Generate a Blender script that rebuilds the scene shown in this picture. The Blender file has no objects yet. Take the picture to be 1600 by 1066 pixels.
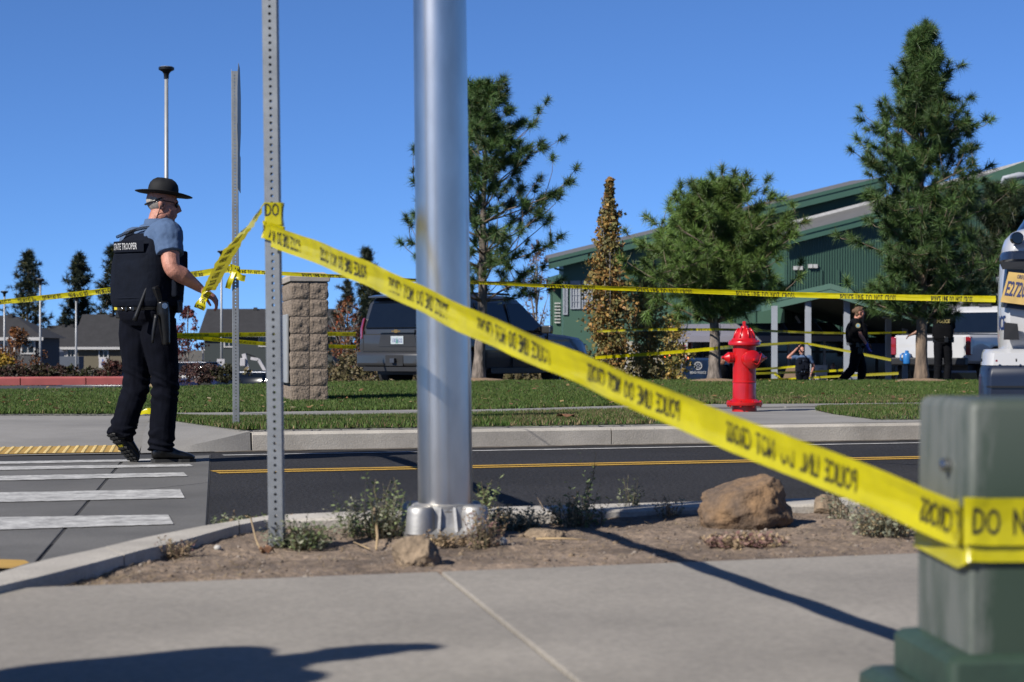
import bpy, bmesh, math, random
import numpy as np
from mathutils import Vector, Matrix, noise

random.seed(7); RNG = np.random.default_rng(11)
SC = bpy.context.scene
COL = SC.collection
F = 3111.0; HOR = 545.0; HC = 0.78          # photo focal length (px), horizon row, eye height (m)
SUN_AZ, SUN_EL = math.radians(48), math.radians(37)   # shadows run to the right of straight ahead

# ------------------------------------------------------------------ camera
cam_d = bpy.data.cameras.new('camera'); cam = bpy.data.objects.new('camera', cam_d); COL.objects.link(cam)
cam.location = (0, 0, HC); cam.rotation_euler = (math.pi/2, 0, 0)
cam_d.sensor_width = 36; cam_d.lens = 70; cam_d.shift_y = 12/1600
cam_d.clip_start = 0.05; cam_d.clip_end = 9000
cam_d.dof.use_dof = True; cam_d.dof.focus_distance = 16.0; cam_d.dof.aperture_fstop = 5.6
SC.camera = cam
# ------------------------------------------------------------------ sky and sun
W = bpy.data.worlds.new('World'); SC.world = W; W.use_nodes = True
nt = W.node_tree; nt.nodes.clear()
sky = nt.nodes.new('ShaderNodeTexSky'); sky.sky_type = 'NISHITA'; sky.sun_disc = False
sky.sun_elevation = SUN_EL; sky.sun_rotation = math.radians(228)
sky.altitude = 5000; sky.air_density = 1.0; sky.dust_density = 0.0; sky.ozone_density = 10.0
_tc = nt.nodes.new('ShaderNodeTexCoord'); _va = nt.nodes.new('ShaderNodeVectorMath'); _va.operation = 'ADD'; _va.inputs[1].default_value = (0, 0, .04); _vn = nt.nodes.new('ShaderNodeVectorMath'); _vn.operation = 'NORMALIZE'
nt.links.new(_tc.outputs['Generated'], _va.inputs[0]); nt.links.new(_va.outputs[0], _vn.inputs[0]); nt.links.new(_vn.outputs[0], sky.inputs['Vector'])
bg = nt.nodes.new('ShaderNodeBackground'); bg.inputs['Strength'].default_value = 0.085
wo = nt.nodes.new('ShaderNodeOutputWorld')
nt.links.new(sky.outputs[0], bg.inputs['Color']); nt.links.new(bg.outputs[0], wo.inputs['Surface'])
sl = bpy.data.lights.new('sun', 'SUN'); sl.energy = 5.0; sl.angle = math.radians(0.53); sl.color = (1, .955, .88)
sun = bpy.data.objects.new('sun', sl); COL.objects.link(sun)
sdir = Vector((math.sin(SUN_AZ)*math.cos(SUN_EL), math.cos(SUN_AZ)*math.cos(SUN_EL), -math.sin(SUN_EL)))
sun.rotation_euler = sdir.to_track_quat('-Z', 'Y').to_euler(); sun.location = (-20, -20, 25)
SC.view_settings.view_transform = 'Standard'; SC.view_settings.look = 'None'
SC.view_settings.exposure = 0.75; SC.view_settings.gamma = 1.0
SC.render.engine = 'CYCLES'
SC.cycles.max_bounces = 6; SC.cycles.transparent_max_bounces = 6
SC.cycles.use_adaptive_sampling = True

# ------------------------------------------------------------------ helpers
def P(px, py, d): return Vector(((px-800)/F*d, d, HC+(HOR-py)/F*d))
def G(px, py, z):
    d = (HC-z)*F/(py-HOR); return Vector(((px-800)/F*d, d, z))
def V(*a): return Vector(a)
def lerp(a, b, t): return a+(b-a)*t
ANG = math.radians(19.3)
UA = Vector((math.cos(ANG), math.sin(ANG), 0)); VA = Vector((-math.sin(ANG), math.cos(ANG), 0))
def R(a, v, z=0.0): return UA*a+VA*v+Vector((0, 0, z))
def ab(p): return p.dot(UA), p.dot(VA)
def interp(x, xs, ys): return float(np.interp(x, xs, ys))
def tz(x, y): return interp(y, [0, 36, 45, 50, 62, 68, 170, 400, 4000], [-.06, -.06, -.06, -1.2, -.95, -1.4, -4.2, -4.2, -4.2])

class MB:
    def __init__(s): s.v = []; s.f = []
    def add(s, vs, fs):
        o = len(s.v); s.v += [Vector(p) for p in vs]; s.f += [tuple(i+o for i in f) for f in fs]; return s
    def quad(s, a, b, c, d): return s.add([a, b, c, d], [(0, 1, 2, 3)])
    def poly(s, pts): return s.add(pts, [tuple(range(len(pts)))])
    def box(s, c, size, rot=None, taper=1.0):
        hx, hy, hz = size[0]/2, size[1]/2, size[2]/2
        pts = []
        for z, k in ((-hz, 1), (hz, taper)):
            for x, y in ((-hx, -hy), (hx, -hy), (hx, hy), (-hx, hy)): pts.append(Vector((x*k, y*k, z)))
        if rot is not None: pts = [rot @ p for p in pts]
        return s.add([p+Vector(c) for p in pts], [(3, 2, 1, 0), (4, 5, 6, 7), (0, 1, 5, 4), (1, 2, 6, 5), (2, 3, 7, 6), (3, 0, 4, 7)])
    def bar(s, a, b, w, h, up=(0, 0, 1)):
        a = Vector(a); b = Vector(b); d = (b-a).normalized(); up = Vector(up)
        sd = d.cross(up)
        if sd.length < 1e-4: sd = d.cross(Vector((1, 0, 0)))
        sd.normalize(); u = sd.cross(d)
        p = []
        for q in (a, b):
            for i, j in ((-1, -1), (1, -1), (1, 1), (-1, 1)): p.append(q+sd*(i*w/2)+u*(j*h/2))
        return s.add(p, [(3, 2, 1, 0), (4, 5, 6, 7), (0, 1, 5, 4), (1, 2, 6, 5), (2, 3, 7, 6), (3, 0, 4, 7)])
    def loft(s, rings, caps=True, closed=True):
        n = len(rings[0]); o = len(s.v); fs = []
        for r in rings: s.v += [Vector(p) for p in r]
        for i in range(len(rings)-1):
            for j in range(n if closed else n-1):
                k = (j+1) % n
                fs.append((o+i*n+j, o+i*n+k, o+(i+1)*n+k, o+(i+1)*n+j))
        if caps:
            fs.append(tuple(o+j for j in reversed(range(n)))); m = o+(len(rings)-1)*n
            fs.append(tuple(m+j for j in range(n)))
        s.f += fs; return s
    def tube(s, path, rad, seg=8, caps=True):
        path = [Vector(p) for p in path]
        if not hasattr(rad, '__len__'): rad = [rad]*len(path)
        rings = []; px = None
        for i, p in enumerate(path):
            d = (path[min(i+1, len(path)-1)]-path[max(i-1, 0)])
            d = d.normalized() if d.length > 1e-9 else Vector((0, 0, 1))
            if px is None:
                px = d.orthogonal().normalized()
            px = (px-d*px.dot(d))
            px = px.normalized() if px.length > 1e-6 else d.orthogonal().normalized()
            py = d.cross(px)
            rr = rad[i]
            r1, r2 = rr if hasattr(rr, '__len__') else (rr, rr)
            rings.append([p+px*(math.cos(2*math.pi*k/seg)*r1)+py*(math.sin(2*math.pi*k/seg)*r2) for k in range(seg)])
        return s.loft(rings, caps)
    def ell(s, c, r, rot=None, nu=16, nv=10):
        c = Vector(c); rings = []
        for i in range(1, nv):
            t = math.pi*i/nv; ring = []
            for k in range(nu):
                a = 2*math.pi*k/nu
                p = Vector((r[0]*math.sin(t)*math.cos(a), r[1]*math.sin(t)*math.sin(a), -r[2]*math.cos(t)))
                ring.append((rot @ p if rot is not None else p)+c)
            rings.append(ring)
        return s.loft(rings, True)
    def lathe(s, prof, c=(0, 0, 0), seg=32, M4=None):
        c = Vector(c); rings = []
        for r, z in prof:
            ring = [Vector((r*math.cos(2*math.pi*k/seg), r*math.sin(2*math.pi*k/seg), z)) for k in range(seg)]
            if M4 is not None: ring = [M4 @ p for p in ring]
            rings.append([p+c for p in ring])
        return s.loft(rings, True)
    def build(s, name, mat, parent=None, smooth=False, base=None):
        me = bpy.data.meshes.new(name)
        b = Vector(base) if base is not None else Vector((0, 0, 0))
        me.from_pydata([tuple(p-b) for p in s.v], [], s.f); me.update()
        return link(name, me, mat, parent, smooth, b if parent is None else None)

def link(name, me, mat, parent=None, smooth=False, loc=None):
    if mat is not None:
        for m in (mat if isinstance(mat, (list, tuple)) else [mat]): me.materials.append(m)
    if smooth == 'angle':
        me.shade_smooth(); me.set_sharp_from_angle(angle=math.radians(38))
    elif smooth: me.shade_smooth()
    o = bpy.data.objects.new(name, me); COL.objects.link(o)
    if parent is not None: o.parent = parent
    if loc is not None: o.location = loc
    return o
def tag(o, label, cat, group=None):
    o['label'] = label; o['category'] = cat
    if group: o['group'] = group
    return o
def thing(name, label, cat, loc=(0, 0, 0), rz=0.0, group=None):
    o = bpy.data.objects.new(name, None); COL.objects.link(o); o.location = loc; o.rotation_euler = (0, 0, rz)
    o.empty_display_size = .2
    return tag(o, label, cat, group)
def struct(o, kind='structure'): o['kind'] = kind; return o
def sub(o, name, me=None): ...
def copy_tree(o, parent=None):
    c = o.copy(); COL.objects.link(c); c.parent = parent
    for ch in list(o.children): copy_tree(ch, c)
    return c
def bevel_mod(o, w, seg=2, angle=35):
    m = o.modifiers.new('bevel', 'BEVEL'); m.width = w; m.segments = seg; m.limit_method = 'ANGLE'; m.angle_limit = math.radians(angle); m.harden_normals = False
    return o
def evaluated(me, mods):
    o = bpy.data.objects.new('tmp', me); COL.objects.link(o)
    for fn in mods: fn(o)
    dg = bpy.context.evaluated_depsgraph_get(); dg.update()
    out = bpy.data.meshes.new_from_object(o.evaluated_get(dg))
    bpy.data.objects.remove(o); return out
def remeshed(mb, voxel, smooth=4, fac=.5):
    me = bpy.data.meshes.new('tmp'); me.from_pydata([tuple(p) for p in mb.v], [], mb.f); me.update()
    def m1(o):
        m = o.modifiers.new('r', 'REMESH'); m.mode = 'VOXEL'; m.voxel_size = voxel; m.adaptivity = 0
        if smooth:
            k = o.modifiers.new('s', 'SMOOTH'); k.iterations = smooth; k.factor = fac
    return evaluated(me, [m1])
def displaced(me, fn):
    n = len(me.vertices); co = np.empty(n*3); me.vertices.foreach_get('co', co)
    no = np.empty(n*3); me.vertex_normals.foreach_get('vector', no)
    co = co.reshape(-1, 3); no = no.reshape(-1, 3)
    for i in range(n):
        co[i] += no[i]*fn(Vector(co[i]), Vector(no[i]))
    me.vertices.foreach_set('co', co.ravel()); me.update(); return me
def np_mesh(name, verts, faces, mat, colors=None, parent=None, smooth=False, loc=None):
    """faces: (n,k) int array; colors: per-vertex (n,3)"""
    me = bpy.data.meshes.new(name); nv = len(verts); nf, k = faces.shape
    me.vertices.add(nv); me.vertices.foreach_set('co', np.asarray(verts, dtype=np.float32).ravel())
    me.loops.add(nf*k); me.loops.foreach_set('vertex_index', faces.astype(np.int32).ravel())
    me.polygons.add(nf); me.polygons.foreach_set('loop_start', np.arange(0, nf*k, k, dtype=np.int32))
    me.polygons.foreach_set('loop_total', np.full(nf, k, dtype=np.int32))
    me.update(calc_edges=True)
    if colors is not None:
        at = me.color_attributes.new('tint', 'FLOAT_COLOR', 'POINT')
        c4 = np.ones((nv, 4), dtype=np.float32); c4[:, :3] = colors; at.data.foreach_set('color', c4.ravel())
    return link(name, me, mat, parent, smooth, loc)

# ------------------------------------------------------------------ materials
MATS = {}; ALB = .52
def N(nt, t, **kw):
    n = nt.nodes.new(t)
    for k, v in kw.items(): setattr(n, k, v)
    return n
def mat(name, col, rough=.6, metal=0.0, var=.12, scale=6.0, bump=0.0, bscale=60.0, col2=None, spec=.5, transl=0.0,
        fine=0.0, fscale=200.0, stretch=None, attr=False, emit=None, coat=0.0, thresh=None, alpha=None, trans=0.0):
    m = bpy.data.materials.new(name); m.use_nodes = True; t = m.node_tree; L = t.links
    b = t.nodes['Principled BSDF']; out = t.nodes['Material Output']
    b.inputs['Roughness'].default_value = rough; b.inputs['Metallic'].default_value = metal
    b.inputs['Specular IOR Level'].default_value = spec
    b.inputs['Coat Weight'].default_value = coat
    b.inputs['Transmission Weight'].default_value = trans
    tc = N(t, 'ShaderNodeTexCoord'); mp = N(t, 'ShaderNodeMapping'); L.new(tc.outputs['Object'], mp.inputs['Vector'])
    if stretch: mp.inputs['Scale'].default_value = stretch
    n1 = N(t, 'ShaderNodeTexNoise'); n1.inputs['Scale'].default_value = scale; n1.inputs['Detail'].default_value = 5
    L.new(mp.outputs[0], n1.inputs['Vector'])
    rp = N(t, 'ShaderNodeValToRGB'); c = Vector(col)*ALB
    a = c*(1-var); bb = Vector(col2)*ALB if col2 else c*(1+var)
    lo, hi = thresh if thresh else (.32, .68)
    rp.color_ramp.elements[0].position = lo; rp.color_ramp.elements[1].position = hi
    rp.color_ramp.elements[0].color = (*a, 1); rp.color_ramp.elements[1].color = (*bb, 1)
    L.new(n1.outputs['Fac'], rp.inputs['Fac']); cur = rp.outputs['Color']
    if attr:
        at = N(t, 'ShaderNodeAttribute', attribute_name='tint')
        mx = N(t, 'ShaderNodeMix', data_type='RGBA', blend_type='MULTIPLY'); mx.inputs[0].default_value = 1
        L.new(cur, mx.inputs[6]); L.new(at.outputs['Color'], mx.inputs[7]); cur = mx.outputs[2]
    if fine:
        n2 = N(t, 'ShaderNodeTexNoise'); n2.inputs['Scale'].default_value = fscale; n2.inputs['Detail'].default_value = 2
        L.new(mp.outputs[0], n2.inputs['Vector'])
        mr = N(t, 'ShaderNodeMapRange'); mr.inputs[1].default_value = .3; mr.inputs[2].default_value = .7
        mr.inputs[3].default_value = 1-fine; mr.inputs[4].default_value = 1+fine
        L.new(n2.outputs['Fac'], mr.inputs[0])
        mx = N(t, 'ShaderNodeMix', data_type='RGBA', blend_type='MULTIPLY'); mx.inputs[0].default_value = 1
        L.new(cur, mx.inputs[6]); L.new(mr.outputs[0], mx.inputs[7]); cur = mx.outputs[2]
    L.new(cur, b.inputs['Base Color'])
    if bump:
        n3 = N(t, 'ShaderNodeTexNoise'); n3.inputs['Scale'].default_value = bscale; n3.inputs['Detail'].default_value = 4
        L.new(mp.outputs[0], n3.inputs['Vector'])
        bp = N(t, 'ShaderNodeBump'); bp.inputs['Strength'].default_value = bump; bp.inputs['Distance'].default_value = .02
        L.new(n3.outputs['Fac'], bp.inputs['Height']); L.new(bp.outputs[0], b.inputs['Normal'])
    if transl:
        tr = N(t, 'ShaderNodeBsdfTranslucent'); L.new(cur, tr.inputs['Color'])
        ms = N(t, 'ShaderNodeMixShader'); ms.inputs[0].default_value = transl
        L.new(b.outputs[0], ms.inputs[1]); L.new(tr.outputs[0], ms.inputs[2]); L.new(ms.outputs[0], out.inputs['Surface'])
    if emit:
        b.inputs['Emission Color'].default_value = (*emit[:3], 1); b.inputs['Emission Strength'].default_value = emit[3]
    MATS[name] = m; return m

asphalt = mat('asphalt', (.040, .039, .042), .9, var=.14, scale=.7, fine=.85, fscale=48, bump=.6, bscale=70, spec=.2)
lot_asphalt = mat('lot_asphalt', (.05, .05, .052), .9, var=.15, scale=.4)
cross_conc = mat('crossing_concrete', (.165, .158, .148), .85, var=.13, scale=1.1, fine=.22, fscale=120, bump=.2, bscale=150)
concrete = mat('concrete', (.37, .335, .288), .85, var=.13, scale=1.1, fine=.13, fscale=48, bump=.15, bscale=120)
concrete2 = mat('kerb_concrete', (.62, .57, .50), .9, var=.10, scale=2.5, fine=.12, fscale=110, bump=.2, bscale=90)
concrete3 = mat('walk_concrete', (.33, .315, .295), .9, var=.08, scale=1.2, fine=.10, fscale=90, bump=.15, bscale=90)
conc_joint = mat('joint_filler', (.58, .54, .47), .9, var=.15, scale=9)
dark_joint = mat('dark_joint', (.03, .028, .026), .95)
dirt = mat('dirt', (.225, .158, .110), .95, var=.38, scale=2.6, col2=(.36, .265, .19), fine=.34, fscale=38, bump=.6, bscale=45)
white_paint = mat('white_road_paint', (.56, .55, .53), .8, var=.32, scale=9, fine=.25, fscale=45)
yellow_paint = mat('yellow_road_paint', (.62, .36, .035), .8, var=.12, scale=5, fine=.22, fscale=80)
tactile = mat('tactile_yellow', (.60, .36, .07), .8, var=.2, scale=4)
tactile2 = mat('tactile_dome_worn', (.68, .50, .20), .8, var=.15, scale=7)
red_kerb = mat('red_kerb_paint', (.52, .12, .11), .8, var=.12, scale=3)
lawn_m = mat('lawn_soil', (.055, .075, .022), .95, var=.3, scale=1.5)
grass_m = mat('grass_blade', (1, 1, 1), .6, var=0.0, attr=True, transl=.25, spec=.2)
needle_m = mat('pine_needle', (1, 1, 1), .5, var=0.0, attr=True, spec=.35, transl=.12)
leaf_m = mat('leaf', (1, 1, 1), .6, var=0.0, attr=True, transl=.25, spec=.25)
bark = mat('pine_bark', (.23, .185, .15), .9, var=.65, scale=13, stretch=(1, 1, .35), bump=1.0, bscale=22, col2=(.34, .28, .235))
bark_red = mat('branch_bark', (.17, .115, .075), .9, var=.3, scale=10, col2=(.30, .23, .17), bump=.5)
bark_grey = mat('grey_bark', (.30, .27, .24), .9, var=.3, scale=8, bump=.5)
alu = mat('brushed_aluminium', (1.0, .95, .88), .29, 1.0, var=.10, scale=3, stretch=(3, 3, 1.2), fine=.03, fscale=9)
alu_cast = mat('cast_aluminium', (.60, .59, .575), .58, .85, var=.2, scale=9, bump=.05, bscale=70)
galv = mat('galvanised_steel', (.42, .44, .455), .55, .75, var=.10, scale=10, fine=.06, fscale=60)
galv_pole = mat('galvanised_pole', (.45, .46, .47), .5, .35, var=.06, scale=4)
black_metal = mat('black_metal', (.012, .012, .013), .45, .3)
tape_m = mat('yellow_tape', (.86, .76, .006), .30, var=.10, scale=9, transl=.30, spec=.6, bump=.3, bscale=16)
tape_ink = mat('tape_ink', (.022, .02, .012), .5, var=.25, scale=30)
green_box = mat('cabinet_green', (.030, .062, .040), .55, var=.25, scale=3, bump=.1, bscale=8, fine=.15, fscale=30)
chalk_box = mat('cabinet_chalky', (.17, .185, .175), .75, var=.32, scale=5, stretch=(1, 1, .25), fine=.15, fscale=20)
rock_m = mat('boulder_stone', (.20, .145, .11), .95, var=.35, scale=6, col2=(.34, .20, .095), bump=.8, bscale=35, fine=.2, fscale=60)
rock_m2 = mat('pale_stone', (.30, .22, .145), .95, var=.3, scale=6, bump=.8, bscale=40, fine=.2, fscale=60)
hyd_red = mat('hydrant_red', (.66, .007, .009), .30, var=.16, scale=6, coat=.35, bump=.05, bscale=40)
block_m = mat('split_block', (.275, .215, .165), .95, var=.2, scale=5, bump=.9, bscale=38, fine=.22, fscale=55)
mortar = mat('mortar', (.42, .37, .31), .95)
cap_m = mat('cap_stone', (.52, .46, .40), .9, var=.08, scale=6, bump=.15)
panel_grey = mat('sign_panel', (.42, .44, .46), .6, var=.06)
glass_dark = mat('dark_glass', (.006, .008, .011), .06, spec=.6)
rubber = mat('rubber', (.010, .010, .010), .8)
rim_m = mat('wheel_rim', (.25, .25, .26), .35, .9)
lamp_red = mat('tail_lamp_red', (.30, .006, .008), .15, coat=.6)
chrome = mat('chrome', (.6, .6, .6), .15, 1.0)
plate_m = mat('plate_white', (.55, .62, .66), .5, var=.15, scale=40)
cloth_navy = mat('navy_cloth', (.0042, .0052, .011), .9, var=.2, scale=14, bump=.25, bscale=180, spec=.08)
cloth_black = mat('black_cloth', (.005, .0055, .008), .85, var=.2, scale=14, bump=.25, bscale=160, spec=.1)
vest_m = mat('vest_cloth', (.0065, .0095, .019), .85, var=.2, scale=10, bump=.3, bscale=220, spec=.1)
shirt_blue = mat('blue_shirt', (.10, .165, .30), .85, var=.08, scale=20, bump=.12, bscale=120, spec=.2)
skin_m = mat('skin', (.62, .28, .20), .55, var=.22, scale=22, spec=.35, bump=.22, bscale=120, fine=.12, fscale=160)
skin_d = mat('skin_tan', (.30, .14, .085), .5, var=.12, scale=14, spec=.4)
leather = mat('black_leather', (.008, .008, .008), .32, spec=.5)
felt = mat('hat_felt', (.010, .0105, .0125), .75, spec=.25, var=.15, scale=20)
hair_grey = mat('grey_hair', (.42, .38, .34), .8, var=.25, scale=60)
hair_brown = mat('brown_hair', (.16, .085, .04), .7, var=.35, scale=70, bump=.6, bscale=120)
silver = mat('silver', (.7, .7, .7), .25, 1.0)
print_white = mat('printed_white', (.62, .62, .62), .6)
glove_m = mat('nitrile_glove', (.10, .105, .52), .5)
sole_m = mat('boot_sole', (.022, .022, .022), .8, var=.3, scale=40)
def add_stains(m, big=.8, dark=.80, spot=7.0, sdark=.6, thr=.10):
    """faint broad stains and small dark spots multiplied into the colour"""
    t = m.node_tree; L = t.links; b = t.nodes['Principled BSDF']; src = b.inputs['Base Color'].links[0].from_socket
    tc = N(t, 'ShaderNodeTexCoord'); n1 = N(t, 'ShaderNodeTexNoise'); n1.inputs['Scale'].default_value = big; n1.inputs['Detail'].default_value = 7; n1.inputs['Roughness'].default_value = .65; L.new(tc.outputs['Object'], n1.inputs['Vector'])
    r1 = N(t, 'ShaderNodeMapRange'); r1.inputs[1].default_value = .38; r1.inputs[2].default_value = .58; r1.inputs[3].default_value = dark; r1.inputs[4].default_value = 1.04; L.new(n1.outputs['Fac'], r1.inputs[0])
    vo = N(t, 'ShaderNodeTexVoronoi'); vo.inputs['Scale'].default_value = spot; L.new(tc.outputs['Object'], vo.inputs['Vector'])
    r2 = N(t, 'ShaderNodeMapRange'); r2.inputs[1].default_value = thr*.6; r2.inputs[2].default_value = thr; r2.inputs[3].default_value = sdark; r2.inputs[4].default_value = 1.0; L.new(vo.outputs['Distance'], r2.inputs[0])
    mm = N(t, 'ShaderNodeMath', operation='MULTIPLY'); L.new(r1.outputs[0], mm.inputs[0]); L.new(r2.outputs[0], mm.inputs[1])
    mx = N(t, 'ShaderNodeMix', data_type='RGBA', blend_type='MULTIPLY'); mx.inputs[0].default_value = 1; L.new(src, mx.inputs[6]); L.new(mm.outputs[0], mx.inputs[7]); L.new(mx.outputs[2], b.inputs['Base Color'])
add_stains(concrete, .9, .86, 4.5, .62, .035); add_stains(concrete3, .8, .82, 2.2, .7, .04); add_stains(concrete2, 1.6, .80, 5, .7, .05)
add_stains(cross_conc, .7, .76, 3, .7, .05); add_stains(asphalt, .45, .78, 2.5, .75, .05)
# ================================================================== the setting
def resample(pts, n):
    pts = [Vector(p) for p in pts]; L = [0]
    for i in range(1, len(pts)): L.append(L[-1]+(pts[i]-pts[i-1]).length)
    out = []
    for k in range(n):
        t = L[-1]*k/(n-1)
        out.append(Vector([interp(t, L, [p[c] for p in pts]) for c in range(3)]))
    return out
def inset_quad(q, g):
    c = sum((Vector(p) for p in q), Vector((0, 0, 0)))/4
    out = []
    for i in range(4):
        p = Vector(q[i]); a = (Vector(q[(i+1) % 4])-p).normalized(); b = (Vector(q[i-1])-p).normalized()
        out.append(p+(a+b)*g)
    return out
def slab(q, t, name, m, parent, gap=.006, bev=.006):
    q = inset_quad(q, gap); mb = MB()
    dn = Vector((0, 0, -t)); mb.loft([[p+dn for p in q], q], True)
    o = mb.build(name, m, parent)
    if bev: bevel_mod(o, bev, 2)
    return o

# terrain sheet to the horizon
ys = [-30, 0, 6, 20, 36, 41, 45, 46, 47, 48, 49, 50, 52, 56, 60, 80, 100, 120, 140, 170, 220, 300, 500, 1000, 2500, 6000]
mb = MB()
for i, y in enumerate(ys):
    w = 60+abs(y)*1.1
    mb.v += [Vector((-w, y, tz(0, y)-.04)), Vector((w, y, tz(0, y)-.04))]
mb.f = [(2*i, 2*i+1, 2*i+3, 2*i+2) for i in range(len(ys)-1)]
struct(mb.build('ground', mat('far_ground', (.13, .11, .07), .95, var=.3, scale=.05)))
mb = MB(); yl = [31, 36, 41, 45, 46, 47, 48, 49, 50, 52, 56, 60, 70, 85, 100, 118]
for y in yl: mb.v += [Vector((-45, y, tz(0, y)+.005)), Vector((60, y, tz(0, y)+.005))]
mb.f = [(2*i, 2*i+1, 2*i+3, 2*i+2) for i in range(len(yl)-1)]
struct(mb.build('parking_lot', lot_asphalt))

# road with its markings
struct(MB().quad(R(-40, 7.5), R(60, 7.5), R(60, 15.05), R(-40, 15.05)).build('road', asphalt))
eR0, eR1 = G(330, 712, 0), G(323, 822, 0)
def strip(v0, v1, a0, a1, z, name, m, seg=24):
    mb = MB()
    for i in range(seg+1):
        a = lerp(a0, a1, i/seg)
        w = .006*noise.noise(Vector((a*3, v0, 0)))
        mb.v += [R(a, v0+w, z), R(a, v1-w, z)]
    mb.f = [(2*i, 2*i+2, 2*i+3, 2*i+1) for i in range(seg)]
    return struct(mb.build(name, m))
a_edge = ab(G(335, 712, 0))[0]; a_edge2 = ab(G(332, 739, 0))[0]
strip(14.36, 14.46, a_edge+.06, 40, .004, 'edge_line', white_paint, 60)
strip(12.31, 12.425, a_edge2+.02, 40, .004, 'centre_line', yellow_paint, 60)
strip(12.50, 12.615, a_edge2+.02, 40, .004, 'centre_line', yellow_paint, 60)
# crossing: concrete slabs let into the road
cw = struct(MB().poly([G(330, 710, .002), G(323, 826, .002), G(-400, 900, .002), G(-900, 760, .002), G(-300, 716, .002)]).build('crossing', dark_joint))
j0, j1 = G(186, 727, .006), G(52, 886, .006)
q0, q1 = G(329.5, 711, .006), G(323, 826, .006)
jd = (j1-j0)
k = -.12; j0 = j0+jd*k
nrow = 2
def on(a, b, t): return a+(b-a)*t
for i in range(nrow):
    t0, t1 = i/nrow, (i+1)/nrow
    slab([on(j0, j1, t0), on(j0, j1, t1), on(q0, q1, t1), on(q0, q1, t0)], .02, 'slab', cross_conc, cw, .010 if i else .010, .004)
    w0, w1 = on(j0, j1, t0)-UA*3.3, on(j0, j1, t1)-UA*3.3
    slab([w0, w1, on(j0, j1, t1), on(j0, j1, t0)], .02, 'slab', cross_conc, cw, .010, .004)
def bar4(l0, l1, xr, r0, r1, name='crosswalk_bar'):
    # left rows at x=0, right rows at x=xr
    z = .010; A = G(0, l0, z); B = G(0, l1, z); C = G(xr, r1, z); D = G(xr, r0, z)
    A2 = A+(A-D)*.6; B2 = B+(B-C)*.6
    n = 110; mb = MB()
    for i in range(n+1):
        t = i/n; p = A2.lerp(D, t); q = B2.lerp(C, t)
        w = .018*noise.noise(Vector((t*31, l0, 0)))+.008*noise.noise(Vector((t*120, l0, 5))); w2 = .018*noise.noise(Vector((t*29, l0+7, 3)))+.008*noise.noise(Vector((t*110, l0, 9)))
        e = (q-p).normalized(); mb.v += [p+e*w, q+e*w2]
    # ragged painted end
    d = (D-A).normalized()
    for i in range(1): mb.v[-1] += d*.012; mb.v[-2] += d*(-.012)
    mb.f = [(2*i+1, 2*i+3, 2*i+2, 2*i) for i in range(n)]
    struct(mb.build(name, white_paint))
bar4(808, 827.5, 267, 804, 819); bar4(769.5, 784.5, 285, 764, 778); bar4(743.6, 751, 290, 738, 744)
bar4(729, 734.5, 299, 725, 728.5); bar4(721, 725, 303, 716.5, 719)

# near kerb (sweeps round to the ramp on the left)
ko = [(-70, 911), (0, 893), (29, 884), (72, 873), (144, 858), (215, 841), (270, 830), (316, 821), (371, 812.6), (420, 804.5)]
ki = [(-70, 934), (0, 916), (57, 903), (144, 881), (230, 858), (287, 845), (328, 833), (371, 821), (420, 812)]
KZ = .13
a0 = ab(G(420, 804, KZ))[0]
outer = [G(x, y, KZ) for x, y in ko]+[R(a0+.35, 7.74, KZ), R(a0+.8, 7.76, KZ)]
inner = [G(x, y, KZ) for x, y in ki]+[R(a0+.35, 7.46, KZ), R(a0+.8, 7.45, KZ)]
nk = 61; outer = resample(outer, nk); inner = resample(inner, nk)
kerb = bpy.data.objects.new('near_kerb', None); COL.objects.link(kerb); struct(kerb)
def kerb_piece(o, i, parent, name='kerb_segment', zb=-.05, m=concrete2):
    mb = MB(); rings = []
    for a, b in zip(o, i):
        d = (b-a).normalized(); rr = .018
        za, zb_ = a.copy(), b.copy()
        rings.append([Vector((a.x, a.y, zb)), a-Vector((0, 0, rr)), a+d*rr, b-d*rr*.6, b-Vector((0, 0, rr*.6)), Vector((b.x, b.y, zb))])
    mb.loft(rings, True); return mb.build(name, m, parent, smooth='angle')
def cut(lst, i0, i1, end0=.004, end1=.004):
    l = [p.copy() for p in lst[i0:i1+1]]
    l[0] = l[0]+(l[1]-l[0]).normalized()*end0; l[-1] = l[-1]+(l[-2]-l[-1]).normalized()*end1
    return l
for s0 in range(0, nk-1, 20): kerb_piece(cut(outer, s0, s0+20), cut(inner, s0, s0+20), kerb)
astart = a0+.8
for kk in range(6):
    aa = astart+kk*2.4
    oo = [R(aa+.004+j*2.392/6, 7.76, KZ) for j in range(7)]; ii = [R(aa+.004+j*2.392/6, 7.45, KZ) for j in range(7)]
    kerb_piece(oo, ii, kerb)
kin = inner+[R(astart+14, 7.45, KZ)]
kA = [ab(p)[0] for p in kin]; kV = [ab(p)[1] for p in kin]

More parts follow.
